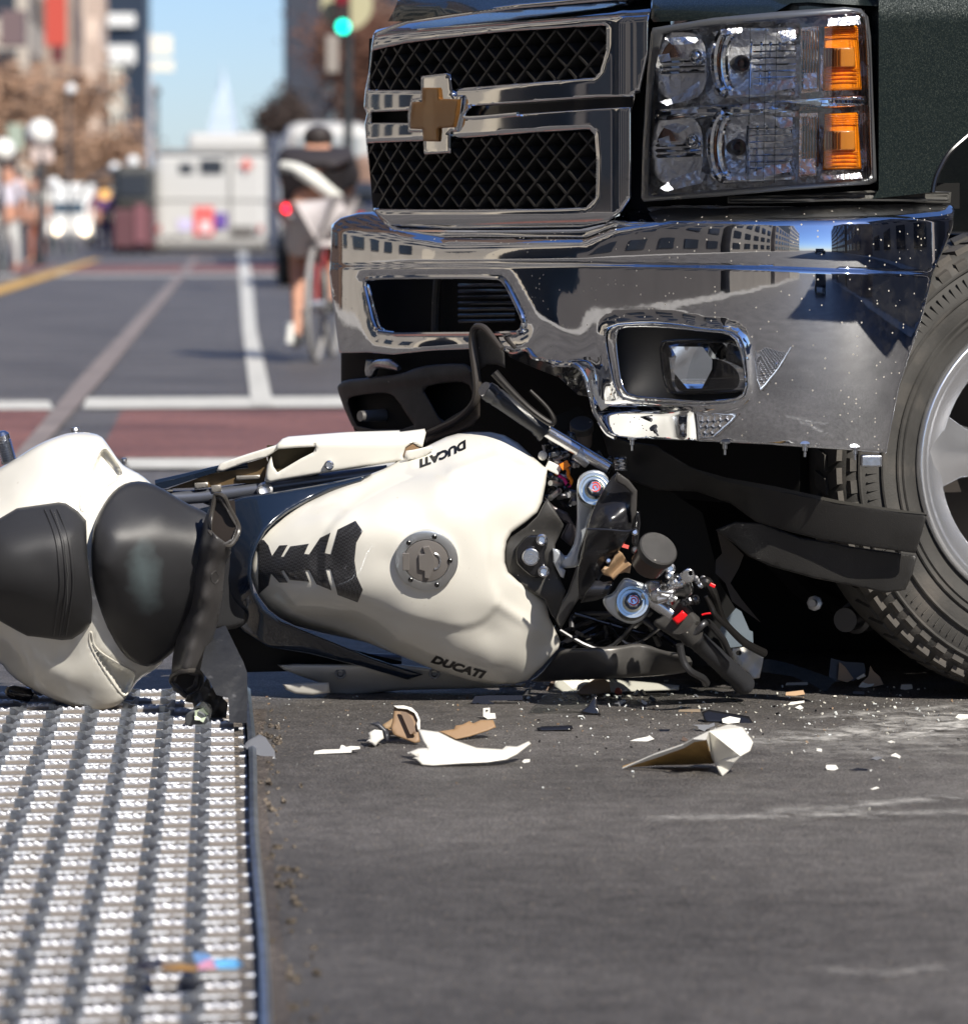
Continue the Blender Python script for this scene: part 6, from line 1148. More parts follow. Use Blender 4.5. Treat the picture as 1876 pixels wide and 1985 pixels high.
# reservoir
def reservoir(c0, c1, r0, Dc, lid_t, nm='reservoir', bodym=None):
    A_, B_ = P(*Z6(*c0), Dc + .02), P(*Z6(*c1), Dc); d = (B_ - A_).normalized(); L = (B_ - A_).length; q = MB(); q.lathe(A_, d, [(0, r0 * .75), (.004, r0 * .86), (L, r0 * .9)], 28); o = q.make(nm, bodym or mat('smoked_plastic', (.16, .135, .12), .25, trans=0), MO)
    q = MB(); q.lathe(B_, d, [(0, r0), (lid_t, r0), (lid_t + .002, r0 * .93), (lid_t + .001, r0 * .6), (lid_t + .0015, r0 * .4), (lid_t + .001, .0003)], 28); q.make('reservoir_lid', blackpl, o); return o
reservoir((722, 520), (720, 430), .021, 6.96, .012)
relief('reservoir_bracket', M(Z6, [(640, 440), (680, 450), (700, 520), (660, 540), (640, 500)]), blackgl, MO, D=6.90, step=6, roll=4, thick=.01)
relief('clamp_cover', M(Z6, [(790, 560), (815, 545), (835, 560), (850, 600), (885, 575), (900, 600), (885, 670), (860, 690), (800, 620)]), blackgl, MO, D=6.88, step=6, roll=4, thick=.02, ch=1)
q = MB()
p0, p1 = P(*Z6(935, 590), 6.92), P(*Z6(940, 660), 6.92); q.tube([p0 + (p1 - p0) * (i / 60) + Vector((math.cos(i * .75), math.sin(i * .75), 0)) * .010 for i in range(60)], .0018, 6, 1); q.make('spring', steel, MO)
# ---- triple clamp
silver = mat('cast_silver', (.74, .75, .77), .26, 1, bump=.06, bscale=60)
clampm = mat('clamp_silver_paint', (.66, .70, .74), .30, .6, coat=.3)
relief('triple_clamp', M(Z6, [(690, 760), (700, 700), (740, 668), (800, 655), (860, 680), (885, 760), (860, 830), (800, 860), (770, 920), (745, 1000), (712, 1100), (700, 1150), (702, 1205), (640, 1212), (605, 1210), (572, 1195), (562, 1175), (568, 1110), (590, 1105), (630, 1150), (660, 1110), (680, 1060), (692, 960), (692, 840)]), clampm, MO, D=6.80, step=6, roll=5, rolld=.008, thick=.03, ch=1)
relief('clamp_stop', M(Z6, [(555, 1100), (580, 1105), (625, 1155), (600, 1200), (630, 1225), (618, 1268), (600, 1260), (575, 1210), (560, 1180)]), clampm, MO, D=6.785, step=6, roll=4, thick=.015)
relief('lower_clamp', chaikin(M(Z6, [(835, 1395), (850, 1370), (900, 1350), (935, 1290), (965, 1262), (1030, 1285), (1075, 1300), (1092, 1340), (1108, 1400), (1095, 1470), (1050, 1515), (1000, 1530), (930, 1505), (880, 1470), (850, 1430)]), 1), clampm, MO, D=6.71, step=6, roll=6, rolld=.010, thick=.05)
def forkcap(zx, zy, D_, tilt):
    c = P(*Z6(zx, zy), D_); s = F / D_; d = Vector(tilt).normalized(); q = MB(); R_ = 92 * .3445 / s
    q.lathe(c, d, [(-.05, R_), (-.004, R_), (0, R_ * .96), (0, R_ * .80), (-.004, R_ * .76), (-.004, R_ * .62), (.003, R_ * .60), (.004, R_ * .50), (.001, R_ * .48)], 40); o = q.make('fork_cap', mat('fork_cap_gold_silver', (.62, .64, .58), .25, 1) if 'fork_cap_gold_silver' not in MT else MT['fork_cap_gold_silver'], MO)
    q = MB(); q.lathe(c, d, [(-.004, R_ * .50), (.010, R_ * .50), (.011, R_ * .47)], 32); q.make('adjuster_ring', blackgl, o)
    q = MB(); q.lathe(c, d, [(.008, R_ * .44), (.020, R_ * .42), (.022, R_ * .36), (.022, .0002)], 6); q.make('adjuster_nut', alu, o)
    _, a, b_ = frame(d)
    for k, (r_, a0, a1) in enumerate(((R_ * .27, .6, 5.4), (R_ * .13, 2.6, 7.6))):
        q = MB(); q.tube([c + d * .0222 + (a * math.cos(t) + b_ * math.sin(t)) * r_ for t in np.linspace(a0, a1, 16)], .0013, 6, 1); q.make('red_mark', mat('fork_red_mark', (.7, .08, .06), .4) if 'fork_red_mark' not in MT else MT['fork_red_mark'], o)
forkcap(793, 765, 6.77, (.02, -1, .22)); forkcap(1006, 1402, 6.68, (.04, -1, .22))
# ---- smoked windscreen / instrument shell
scr = mat('smoked_screen_plastic', (.016, .016, .019), .24, coat=.3, bump=.12, bscale=25, noise=.3, nscale=12, col2=(.06, .06, .065), mixscale=30, mixcut=(.62, .8))
relief('instrument_shell', M(Z6, [(790, 865, 0), (830, 790, .01), (880, 710, .0), (918, 668, 0), (985, 715, .02), (1032, 775, .03), (1028, 860, .03), (1012, 960, .03), (985, 1030, .03), (930, 1115, .02), (880, 1180, .0), (830, 1260, -.01), (770, 1340, -.02), (708, 1406, -.03), (696, 1340, -.02), (694, 1240, 0), (710, 1140, .01), (735, 1040, .02), (755, 950, .02)]), scr, MO, D=6.71, ctrl=[(1150, 960, .045), (1175, 1000, .05), (1165, 1030, .05), (1140, 1080, .03)], step=6, roll=4, rolld=.004, thick=.005, ch=1)
relief('shell_brim', M(Z6, [(918, 668), (985, 715), (1032, 775), (1028, 900), (1000, 960), (990, 880), (1000, 790), (960, 750), (905, 720)]), mat('brim_grey', (.055, .052, .05), .35), MO, D=6.665, step=6, roll=4, thick=.008)
q = MB(); q.tube([P(*Z6(*p), 6.655) for p in ((750, 992), (860, 995), (975, 1005), (1020, 990))], .0022, 6); q.make('shell_seam', blackgl, MO)
relief('shell_mount', M(Z6, [(1015, 900), (1045, 890), (1052, 960), (1040, 1060), (1020, 1110), (1000, 1060), (1010, 980)]), blackgl, MO, D=6.72, step=6, roll=4, thick=.03)
for a, b_, rr, m_ in ((1018, 1010, .006, alu), (1018, 1110, .006, darkmetal), (500, 578, .008, creamd), (870, 1170, .005, alu)):
    q = MB(); c = P(*Z6(a, b_), 6.93 if a == 500 else 6.70); q.lathe(c, (0, -1, .2), [(-.01, rr), (.004, rr), (.006, rr * .6), (.006, .0003)], 14); q.make('bolt', m_, MO)
relief('tan_bracket', M(Z6, [(828, 1225), (850, 1200), (870, 1205), (900, 1150), (905, 1120), (925, 1108), (950, 1130), (975, 1170), (998, 1190), (990, 1240), (960, 1235), (930, 1245), (900, 1280), (880, 1262), (845, 1250)]), mat('tan_bracket_plastic', (.40, .27, .16), .45), MO, D=6.70, h=lambda x, y: .012 * np.sin((x + y) / 8), step=4, roll=3, thick=.01)
relief('lower_scoop', M(Z6, [(745, 1345), (800, 1270), (840, 1290), (900, 1280), (895, 1310), (860, 1370), (800, 1395), (712, 1408)]), scr, MO, D=6.70, h=lambda x, y: .01 * np.cos((y - 1145) / 10), step=5, roll=4, thick=.006)
q = MB(); q.box(P(*Z6(955, 1085), 6.70), (.006, .006, .018), frame(Vector((.3, 0, 1)))); q.make('red_light_strip', mat('pale_red', (.7, .12, .1), .4), MO, smooth=False)
# ---- right side: reservoir, master cylinder, switch block, grip, levers
reservoir((1085, 1200), (1135, 1125), .034, 6.62, .012, bodym=mat('brown_smoked_plastic', (.07, .045, .035), .25))
q = MB(); c = P(*Z6(1218, 1215), 6.69); q.lathe(c, (0, -1, .1), [(-.02, .009), (.004, .009), (.006, .006), (.003, .004), (.003, .0003)], 16); q.make('bolt', alu, MO)
tb('handlebar', Z6, (1060, 1350), (1230, 1470), 6.70, 6.69, 14, 14, silver)
relief('master_cylinder', M(Z6, [(1070, 1290), (1120, 1275), (1200, 1290), (1240, 1235), (1300, 1250), (1345, 1300), (1350, 1350), (1310, 1380), (1260, 1370), (1220, 1420), (1150, 1430), (1100, 1390), (1085, 1340)]), silver, MO, D=6.68, h=lambda x, y: .014 * np.cos(((x - 1300) * .5 + (y - 1140)) / 12), step=5, roll=7, rolld=.012, thick=.04, ch=1)
relief('cylinder_ear', M(Z6, [(1268, 1250), (1290, 1225), (1320, 1210), (1350, 1222), (1358, 1250), (1345, 1290), (1300, 1300)]), silver, MO, D=6.655, holes=[chaikin(M(Z6, [(1320, 1228), (1342, 1228), (1344, 1252), (1324, 1254)]), 1)], step=5, roll=3, thick=.008)
for i in range(9):
    a = Z6(random.uniform(1090, 1370), random.uniform(1250, 1420)); q = MB(); c = P(*a, 6.665); q.lathe(c, (random.gauss(0, .3), -1, random.gauss(0, .3)), [(-.012, .007), (.003, .007), (.005, .004), (.002, .003), (.002, .0003)], random.choice([6, 12])); q.make('bolt', random.choice([alu, silver, blackgl, darkmetal]), MO)
for i in range(5):
    p0 = Z6(random.uniform(1120, 1200), random.uniform(1290, 1400)); q = MB(); q.cyl(P(*p0, 6.67), P(p0[0] + 30, p0[1] - 14 + 6 * i, 6.67), .006, .006, 12); q.make('rod', random.choice([silver, alumat]), MO)
sw = relief('switch_block', M(Z6, [(1130, 1500), (1170, 1480), (1230, 1400), (1270, 1380), (1330, 1420), (1350, 1460), (1395, 1500), (1360, 1560), (1300, 1600), (1265, 1625), (1200, 1580), (1150, 1550), (1120, 1530)]), blackpl, MO, D=6.68, step=6, roll=9, rolld=.016, thick=.05, ch=1)
relief('kill_switch', M(Z6, [(1228, 1498), (1262, 1470), (1285, 1448), (1315, 1475), (1298, 1500), (1258, 1532)]), redpl, sw, D=6.662, step=4, roll=3, rolld=.004, thick=.02)
tb('grip_collar', Z6, (1290, 1530), (1345, 1600), 6.69, 6.70, 24, 22, blackpl)
gr2 = lambda L: [(0, .0195), (.012, .0195), (.014, .0175), (.04, .0172), (L - .03, .0180), (L - .02, .0195), (L - .014, .0205), (L - .012, .0175), (L - .004, .0190), (L, .0180), (L + .001, .012)]
gp = tb('grip', Z6, (1335, 1585), (1640, 1870), 6.71, 6.86, 19, 19, MT['grip_rubber'], prof=gr2)
A_, B_ = P(*Z6(1335, 1585), 6.71), P(*Z6(1640, 1870), 6.86); d_, a_, b__ = frame(B_ - A_)
for t in (.2, .45, .7):
    q = MB(); q.tube([A_ + (B_ - A_) * (t + .04 * k / 6) + (a_ * math.cos(2.2 + k * .35) + b__ * math.sin(2.2 + k * .35)) * .0178 for k in range(10)], .0012, 6, 2); q.make('grip_ridge', MT['grip_rubber'], gp)
tb('bar_end', Z6, (1630, 1862), (1655, 1885), 6.868, 6.875, 17, 14, darkmetal)
lvm = MT['anodised_black']
for nm, pts, rr, m_ in (('lever', [(1400, 1300), (1425, 1290), (1460, 1350), (1490, 1440), (1520, 1510), (1580, 1580), (1650, 1640), (1745, 1690)], [.010, .009, .007, .006, .006, .007, .008], lvm), ('lever_guard', [(1300, 1590), (1360, 1570), (1405, 1525), (1435, 1520), (1480, 1570), (1520, 1620), (1555, 1700)], [.005, .006, .006, .005], darkmetal), ('cable', [(1270, 1640), (1290, 1730), (1330, 1790), (1400, 1830), (1420, 1860)], [.007, .006, .006, .007], darkmetal), ('lever', [(1420, 1370), (1450, 1430), (1475, 1480), (1560, 1560), (1640, 1640)], [.004, .005, .005, .006], lvm)):
    q = MB(); q.tube([P(*Z6(*p), 6.68 + .18 * max(0, i - 2) / 6) for i, p in enumerate(pts)], rr, 10, 5); q.make(nm, m_, MO)
q = MB(); q.box(P(*Z6(1455, 1308), 6.65), (.006, .006, .010), frame(Vector((.5, 0, 1)))); q.make('red_adjuster', redpl, MO, smooth=False, bevel=.001)
for i in range(6): q = MB(); q.lathe(P(*Z6(1360 + i * 14, 1270 + (i % 3) * 18), 6.74), (0, -1, .2), [(-.01, .006), (.003, .005), (.004, .0004)], 10); q.make('pivot_bolt', random.choice([blackgl, darkmetal, alu]), MO)
q = MB(); q.tube([P(*Z6(*p), 6.80) for p in ((1395, 1475), (1420, 1468), (1455, 1465))], .0018, 6); q.make('red_spring', redpl, MO)
# ---- bar end clear housing and blue-grey shards behind
relief('broken_housing', M(Z6, [(1560, 1700), (1570, 1665), (1640, 1655), (1690, 1675), (1745, 1700), (1735, 1760), (1720, 1830), (1680, 1835), (1640, 1790), (1590, 1760)]), creamd, MO, D=6.93, h=lambda x, y: .012 * np.sin(x / 7) * np.sin(y / 9), holes=[chaikin(M(Z6, [(1585, 1680), (1615, 1675), (1620, 1700), (1590, 1705)]), 1)], step=4, roll=4, thick=.02)
relief('grey_shard', M(B7, [(1370, 810), (1400, 740), (1500, 625), (1540, 650), (1600, 790), (1625, 800), (1630, 900), (1450, 920), (1400, 860)]), mat('blue_grey_shard', (.18, .22, .26), .35), MO, D=7.0, step=8, thick=.01)
BIKE[0] = False
# ================================================================== LOOSE PIECES
def loose(o, label, cat='debris', group=None): top(tag(o, label, cat, group)); return o
def piece(name, z, pts, m, D, label, cat='fragment', thick=.004, **k):
    o = relief(name, M(z, pts), m, None, D=D, thick=thick, **k); return loose(o, label, cat)
# intake duct lying across the seat
dm = blackduct
DUC = [(1285, 480, .10), (1330, 490, .11), (1365, 560, .10), (1425, 680, .10), (1395, 770, .13), (1365, 800, .13), (1380, 830, .12), (1345, 900, .10), (1335, 1000, .09), (1325, 1100, .09), (1300, 1250, .09), (1250, 1400, .09), (1210, 1530, .10), (1190, 1650, .11), (1130, 1680, .11), (1030, 1610, .10), (1018, 1590, .09), (1030, 1450, .08), (1065, 1300, .07), (1110, 1150, .06), (1120, 1000, .06), (1150, 850, .06), (1200, 690, .06), (1240, 580, .07)]
dh = tps(M(B1, DUC) + M(B1, [(1270, 650, .16), (1250, 800, .155), (1230, 950, .15), (1210, 1100, .15), (1170, 1250, .145), (1130, 1400, .15), (1100, 1520, .155), (1320, 700, .15)]))
DU = empty('air_duct', P(*B1(1130, 1690), 6.66), 'broken black plastic air duct with open ends lying across the motorcycle seat', 'air duct')
relief('duct_tube', M(B1, [p[:2] for p in DUC]), dm, DU, D=lambda x, y: 6.585 - .18 * np.clip((1345 - y) / 470, 0, 1), h=dh, holes=[M(B1, [(1290, 520), (1310, 530), (1350, 580), (1405, 680), (1385, 745), (1345, 770), (1290, 730), (1262, 700), (1262, 620)]), M(B1, [(1060, 1560), (1110, 1550), (1165, 1570), (1150, 1620), (1100, 1650), (1050, 1610)])], step=6, roll=6, rolld=.010, thick=.012, ang=180)
relief('duct_inside', M(B1, [(1250, 510), (1400, 520), (1420, 760), (1260, 780)]), mat('duct_inside_dark', (.02, .014, .011), .5), DU, D=6.355, step=10, thick=.004)
relief('duct_inside', M(B1, [(1040, 1540), (1180, 1540), (1170, 1660), (1050, 1640)]), MT['duct_inside_dark'], DU, D=6.535, step=10, thick=.004)
def onD(zx, zy, l): x, y = B1(zx, zy); return P(x, y, 6.585 - .18 * float(np.clip((1345 - y) / 470, 0, 1)) - float(dh(x, y)[0]) - l)
q = MB(); ring = [(1285, 482), (1335, 495), (1368, 565), (1425, 680), (1395, 765), (1350, 788), (1265, 722), (1250, 690), (1262, 600)]; q.tube([onD(a, b, -.004) for a, b in ring + [ring[0]]], .004, 8, 4); q.make('duct_lip', mat('lip_greyish', (.06, .055, .05), .32), DU)
q = MB(); ring = [(1030, 1570), (1060, 1545), (1120, 1535), (1190, 1545), (1200, 1600), (1175, 1660), (1120, 1690), (1060, 1640), (1025, 1600)]; q.tube([onD(a, b, 0) for a, b in ring + [ring[0]]], .005, 8, 4); q.make('duct_lip', MT['lip_greyish'], DU)
q = MB(); q.tube([onD(a, b, -.0008) for a, b in ((1285, 940), (1262, 960), (1262, 1000), (1285, 1015), (1305, 980), (1285, 940))], .0012, 6, 3); q.tube([onD(a, b, -.0008) for a, b in ((1250, 1060), (1222, 1170), (1300, 1200), (1325, 1060))], .0010, 6, 1)
q.make('embossed_mark', dm, DU)
piece('torn_black_panel', B1, [(1265, 1285, .02), (1300, 1282, .03), (1345, 1265, .03), (1400, 1380, .03), (1450, 1480, .02), (1475, 1550, .01), (1475, 1700, 0), (1472, 1850, -.02), (1368, 1845, -.02), (1362, 1700, 0), (1290, 1680, .02), (1250, 1600, .03), (1195, 1530, .04), (1215, 1430, .04), (1240, 1350, .03)], mat('slate_torn_plastic', (.020, .021, .024), .5, bump=.5, bscale=90, noise=.2, nscale=20, col2=(.15, .15, .16), mixscale=26, mixcut=(.62, .8)), lambda x, y: 6.42 - (y - 1300) * .0012, 'torn slate black plastic panel hanging beside the broken duct above the grating edge', 'torn panel', step=7, thick=.005, jitter=.0006)
piece('crumpled_bracket', B1, [(1120, 1680), (1190, 1650), (1240, 1570), (1260, 1640), (1320, 1600), (1350, 1560), (1365, 1590), (1330, 1700), (1360, 1730), (1350, 1820), (1230, 1810), (1250, 1770), (1160, 1770), (1150, 1730), (1100, 1720)], mat('crumpled_brown_black', (.05, .045, .038), .4, bump=.3, bscale=60), 6.44, 'crumpled dark bracket under the lower end of the broken duct', 'bracket', step=5, h=lambda x, y: .008 * np.sin(x / 6) * np.sin(y / 8), roll=4)
BL = empty('light_bulb', P(*B1(1200, 1850), 6.38), 'small glass turn signal bulb with pale metal socket on the grating edge', 'light bulb')
c = P(*B1(1200, 1795), 6.37); q = MB(); q.lathe(c, (-.2, -1, -.3), [(-.02, .014), (0, .0165), (.004, .0165), (.004, .013), (-.01, .010)], 24); q.make('socket', mat('socket_grey', (.25, .26, .26), .25, .8), BL)
for i in range(5): q = MB(); a = i * 1.3; q.add([c + Vector((math.cos(a) * .013, -.012 + .004 * i, math.sin(a) * .011)), c + Vector((math.cos(a + 1.2) * .012, -.016, math.sin(a + 1.2) * .013)), c + Vector((math.cos(a + 2.4) * .011, -.008, math.sin(a + 2.4) * .010)), c + Vector((0, .0, 0))], [(0, 1, 2), (0, 1, 3), (1, 2, 3)]); q.make('glass_shard', mat('pale_green_glass', (.60, .68, .52), .12) if 'pale_green_glass' not in MT else MT['pale_green_glass'], BL, smooth=False)
q = MB(); q.lathe(c + Vector((-.006, .002, -.010)), (-.2, -1, -.5), [(0, .020), (.003, .021), (.005, .019)], 24); q.make('rubber_ring', mat('grey_ring', (.12, .13, .14), .4), BL)
# ---- pieces on the asphalt. helper: shards standing/lying on the ground, from outlines with a height above ground
def shard(name, z, tri, m, label, cat='fragment', thick=.0025, faces=None, m2=None):
    """tri: list of (zx, zy, height above ground); each point is put on the ground plane raised by height"""
    v = [G(*z(a, b), hh) for a, b, hh in tri]; f = faces or [tuple(range(len(v)))]
    o = mk(name, v, f, m, None, False)
    s = o.modifiers.new('s', 'SOLIDIFY'); s.thickness = thick; s.offset = 0
    if m2: o.data.materials.append(m2); s.material_offset = 0
    return loose(o, label, cat)
def ground_d(x, y): return G(x, y).y
# big white fairing piece, centre left
gD = lambda b: G(*b).y
def standing(name, z, pts, m, base, label, cat='fragment', lean=.3, **k):
    D0 = gD(z(*base)); yb = z(*base)[1]
    return piece(name, z, pts, m, lambda x, y: D0 + (yb - y) / (F / D0) * lean, label, cat, **k)
standing('white_fairing_shard', B3, [(960, 478), (1020, 455), (1070, 452), (1045, 420), (1015, 350), (1040, 352), (1130, 365), (1220, 410), (1340, 452), (1480, 460), (1500, 442), (1560, 445), (1625, 415), (1637, 430), (1560, 490), (1500, 520), (1400, 535), (1250, 542), (1100, 553), (1040, 548), (1010, 520), (985, 510), (1015, 500), (965, 485)], cream, (1100, 556), 'large curved white fairing shard lying in front of the tank between the brown pieces', lean=1.1, step=5, roll=5, rolld=.006, thick=.003, h=lambda x, y: .012 * np.cos((x - 900) / 60))
HSG = empty('lamp_housing', G(*B3(920, 440)), 'broken tan mirror housing with a jagged white rim beside the white shard', 'lamp housing')
def std_(name, z, pts, m, base, par, lean=.3, off=0, **k):
    D0 = gD(z(*base)) + off; yb = z(*base)[1]; return relief(name, M(z, pts), m, par, D=lambda x, y: D0 + (yb - y) / (F / D0) * lean, **k)
std_('shell', B3, [(888, 225), (940, 235), (1010, 262), (1025, 300), (1020, 350), (1030, 420), (1000, 428), (930, 400), (880, 380), (870, 340), (880, 300)], brownpl, (1000, 440), HSG, .5, .0, step=5, thick=.006, roll=4)
std_('rim', B3, [(885, 222), (940, 220), (985, 232), (1015, 262), (1030, 300), (1030, 350), (1018, 352), (1012, 320), (1018, 300), (1000, 262), (960, 240), (905, 235)], cream, (1000, 440), HSG, .5, -.008, step=4, thick=.012)
std_('fin', B3, [(920, 250), (975, 378), (1010, 375), (990, 300), (960, 260)], mat('dark_tan', (.16, .10, .06), .5), (1000, 440), HSG, .5, -.012, step=5, thick=.004)
std_('neck', B3, [(818, 330), (880, 290), (920, 310), (860, 350), (970, 380), (900, 384), (860, 380), (838, 352)], mat('bronze_plastic', (.34, .23, .13), .35), (880, 400), HSG, .3, -.01, step=5, thick=.02, roll=4)
std_('collar', B3, [(748, 320), (790, 312), (800, 306), (815, 320), (860, 365), (858, 410), (838, 415), (830, 370), (790, 335)], mat('dark_collar', (.04, .042, .05), .35), (830, 430), HSG, .3, -.015, step=5, thick=.02, roll=4)
std_('socket', B3, [(745, 372), (780, 352), (822, 358), (832, 400), (800, 425), (785, 447), (765, 430), (735, 418), (755, 400)], creamd, (790, 448), HSG, .2, -.01, step=4, thick=.025, roll=5)
standing('tan_bar', B3, [(1130, 362), (1215, 350), (1225, 330), (1260, 325), (1300, 305), (1320, 318), (1360, 300), (1430, 300), (1445, 340), (1400, 360), (1300, 392), (1225, 408)], mat('tan_bar_plastic', (.30, .185, .095), .5), (1225, 412), 'tan ribbed plastic bar with torn stubs behind the large white shard', lean=.6, step=5, thick=.012, roll=3)
for i, (a, b_, hh_) in enumerate(((1280, 325, 30), (1305, 308, 32), (1370, 298, 24), (1395, 296, 26))):
    pass
standing('white_clip', B3, [(1375, 235), (1412, 232), (1412, 262), (1440, 262), (1445, 292), (1400, 295), (1375, 280)], creamd, (1400, 297), 'small white clip with a square hole above the tan bar', lean=.2, step=5, thick=.004, holes=[M(B3, [(1388, 244), (1402, 244), (1402, 258), (1388, 258)])])
standing('white_strip', B3, [(448, 487), (455, 470), (500, 462), (590, 460), (598, 437), (615, 440), (625, 448), (650, 442), (700, 445), (702, 458), (655, 465), (655, 478), (560, 482)], creamd, (500, 489), 'thin white plastic strip lying alone between the grating and the lamp housing', lean=1.0, step=4, thick=.005)
standing('grey_fragment', B3, [(72, 430), (90, 410), (150, 378), (185, 395), (235, 470), (240, 515), (215, 512), (120, 490), (85, 465), (30, 420), (75, 440)], mat('slate_grey_plastic', (.15, .155, .17), .35), (215, 518), 'slate grey triangular fragment resting on the grating rail', lean=.9, step=5, thick=.005, roll=3)
standing('white_chip', B3, [(1587, 528), (1600, 515), (1632, 514), (1630, 530), (1600, 536)], creamd, (1600, 537), 'small white chip just right of the large white shard', lean=1.4, step=4, thick=.003)
standing('black_bar', B3, [(1665, 345), (1680, 335), (1860, 328), (1867, 348), (1850, 357), (1680, 362)], blackgl, (1700, 364), 'short black rubber rod lying on the asphalt under the ignition', lean=.8, step=5, thick=.008, roll=4)
standing('black_clip', B3, [(1310, 208), (1330, 170), (1400, 165), (1590, 165), (1592, 190), (1405, 195), (1440, 210), (1380, 213)], blackgl, (1380, 215), 'black angled clip near the fallen lower edge of the tank', lean=.5, step=5, thick=.006)
# front right: big folded white piece
v = [(228, 584, .001), (560, 450, .055), (630, 450, .062), (662, 560, .006), (700, 622, .002), (735, 598, .012), (780, 540, .035), (845, 490, .04), (850, 462, .05), (800, 392, .066), (735, 376, .070), (570, 440, .058)]
W1 = empty('white_fairing_corner', G(*B4(600, 600)), 'large folded white fairing corner with amber underside standing on the asphalt at right', 'fragment')
mk('inner_face', [G(*B4(a, b_), h_) for a, b_, h_ in ((228, 586, .0015), (400, 575, .003), (545, 572, .004), (665, 566, .006), (640, 500, .04), (628, 448, .060), (570, 450, .056), (520, 478, .045), (380, 530, .022))], [tuple(range(9))], mat('amber_underside', (.42, .26, .09), .5, noise=.2, nscale=30), W1).modifiers.new('s', 'SOLIDIFY').thickness = .0025
o = mk('outer_face', [G(*B4(a, b_), h_) for a, b_, h_ in ((628, 446, .062), (655, 540, .022), (672, 568, .014), (690, 612, .003), (705, 624, .001), (735, 598, .008), (760, 560, .022), (790, 530, .032), (835, 505, .038), (850, 465, .05), (835, 440, .058), (800, 392, .070), (735, 378, .074), (640, 410, .070), (568, 445, .061))], [tuple(range(15))], cream, W1); o.modifiers.new('s', 'SOLIDIFY').thickness = .003
mk('edge_strip', [G(*B4(a, b_), h_) for a, b_, h_ in ((228, 584, .003), (380, 518, .030), (520, 470, .050), (568, 442, .063), (628, 446, .064), (572, 456, .058), (525, 484, .045), (385, 534, .024))], [tuple(range(8))], cream, W1).modifiers.new('s', 'SOLIDIFY').thickness = .003
standing('black_shell_piece', B4, [(605, 320), (640, 308), (700, 318), (830, 340), (870, 400), (850, 405), (800, 385), (720, 370), (620, 368)], blackgl, (640, 372), 'curved black shell fragment behind the folded white corner', lean=.7, step=5, thick=.005, roll=4)
standing('white_tab', B4, [(702, 352), (740, 340), (790, 350), (785, 370), (730, 376), (705, 370)], creamd, (730, 378), 'white tab lying on the black shell fragment', lean=.8, step=4, thick=.004)
standing('grey_clip', B4, [(560, 380), (640, 380), (665, 370), (668, 385), (630, 400), (620, 412), (590, 400), (588, 388)], MT['slate_grey_plastic'], (610, 413), 'small grey clip left of the black shell fragment', lean=.6, step=4, thick=.005)
standing('white_sliver', B4, [(262, 458), (290, 448), (350, 436), (355, 430), (380, 448), (345, 460)], creamd, (300, 462), 'white sliver with a raised tab left of the folded corner', lean=1.2, step=4, thick=.004)
standing('black_curved_shard', B4, [(20, 322), (60, 290), (85, 255), (105, 232), (108, 290), (125, 335), (90, 332), (50, 325)], blackgl, (90, 336), 'curved black shard like a fin standing before the white underside', lean=.3, step=5, thick=.005, roll=3)
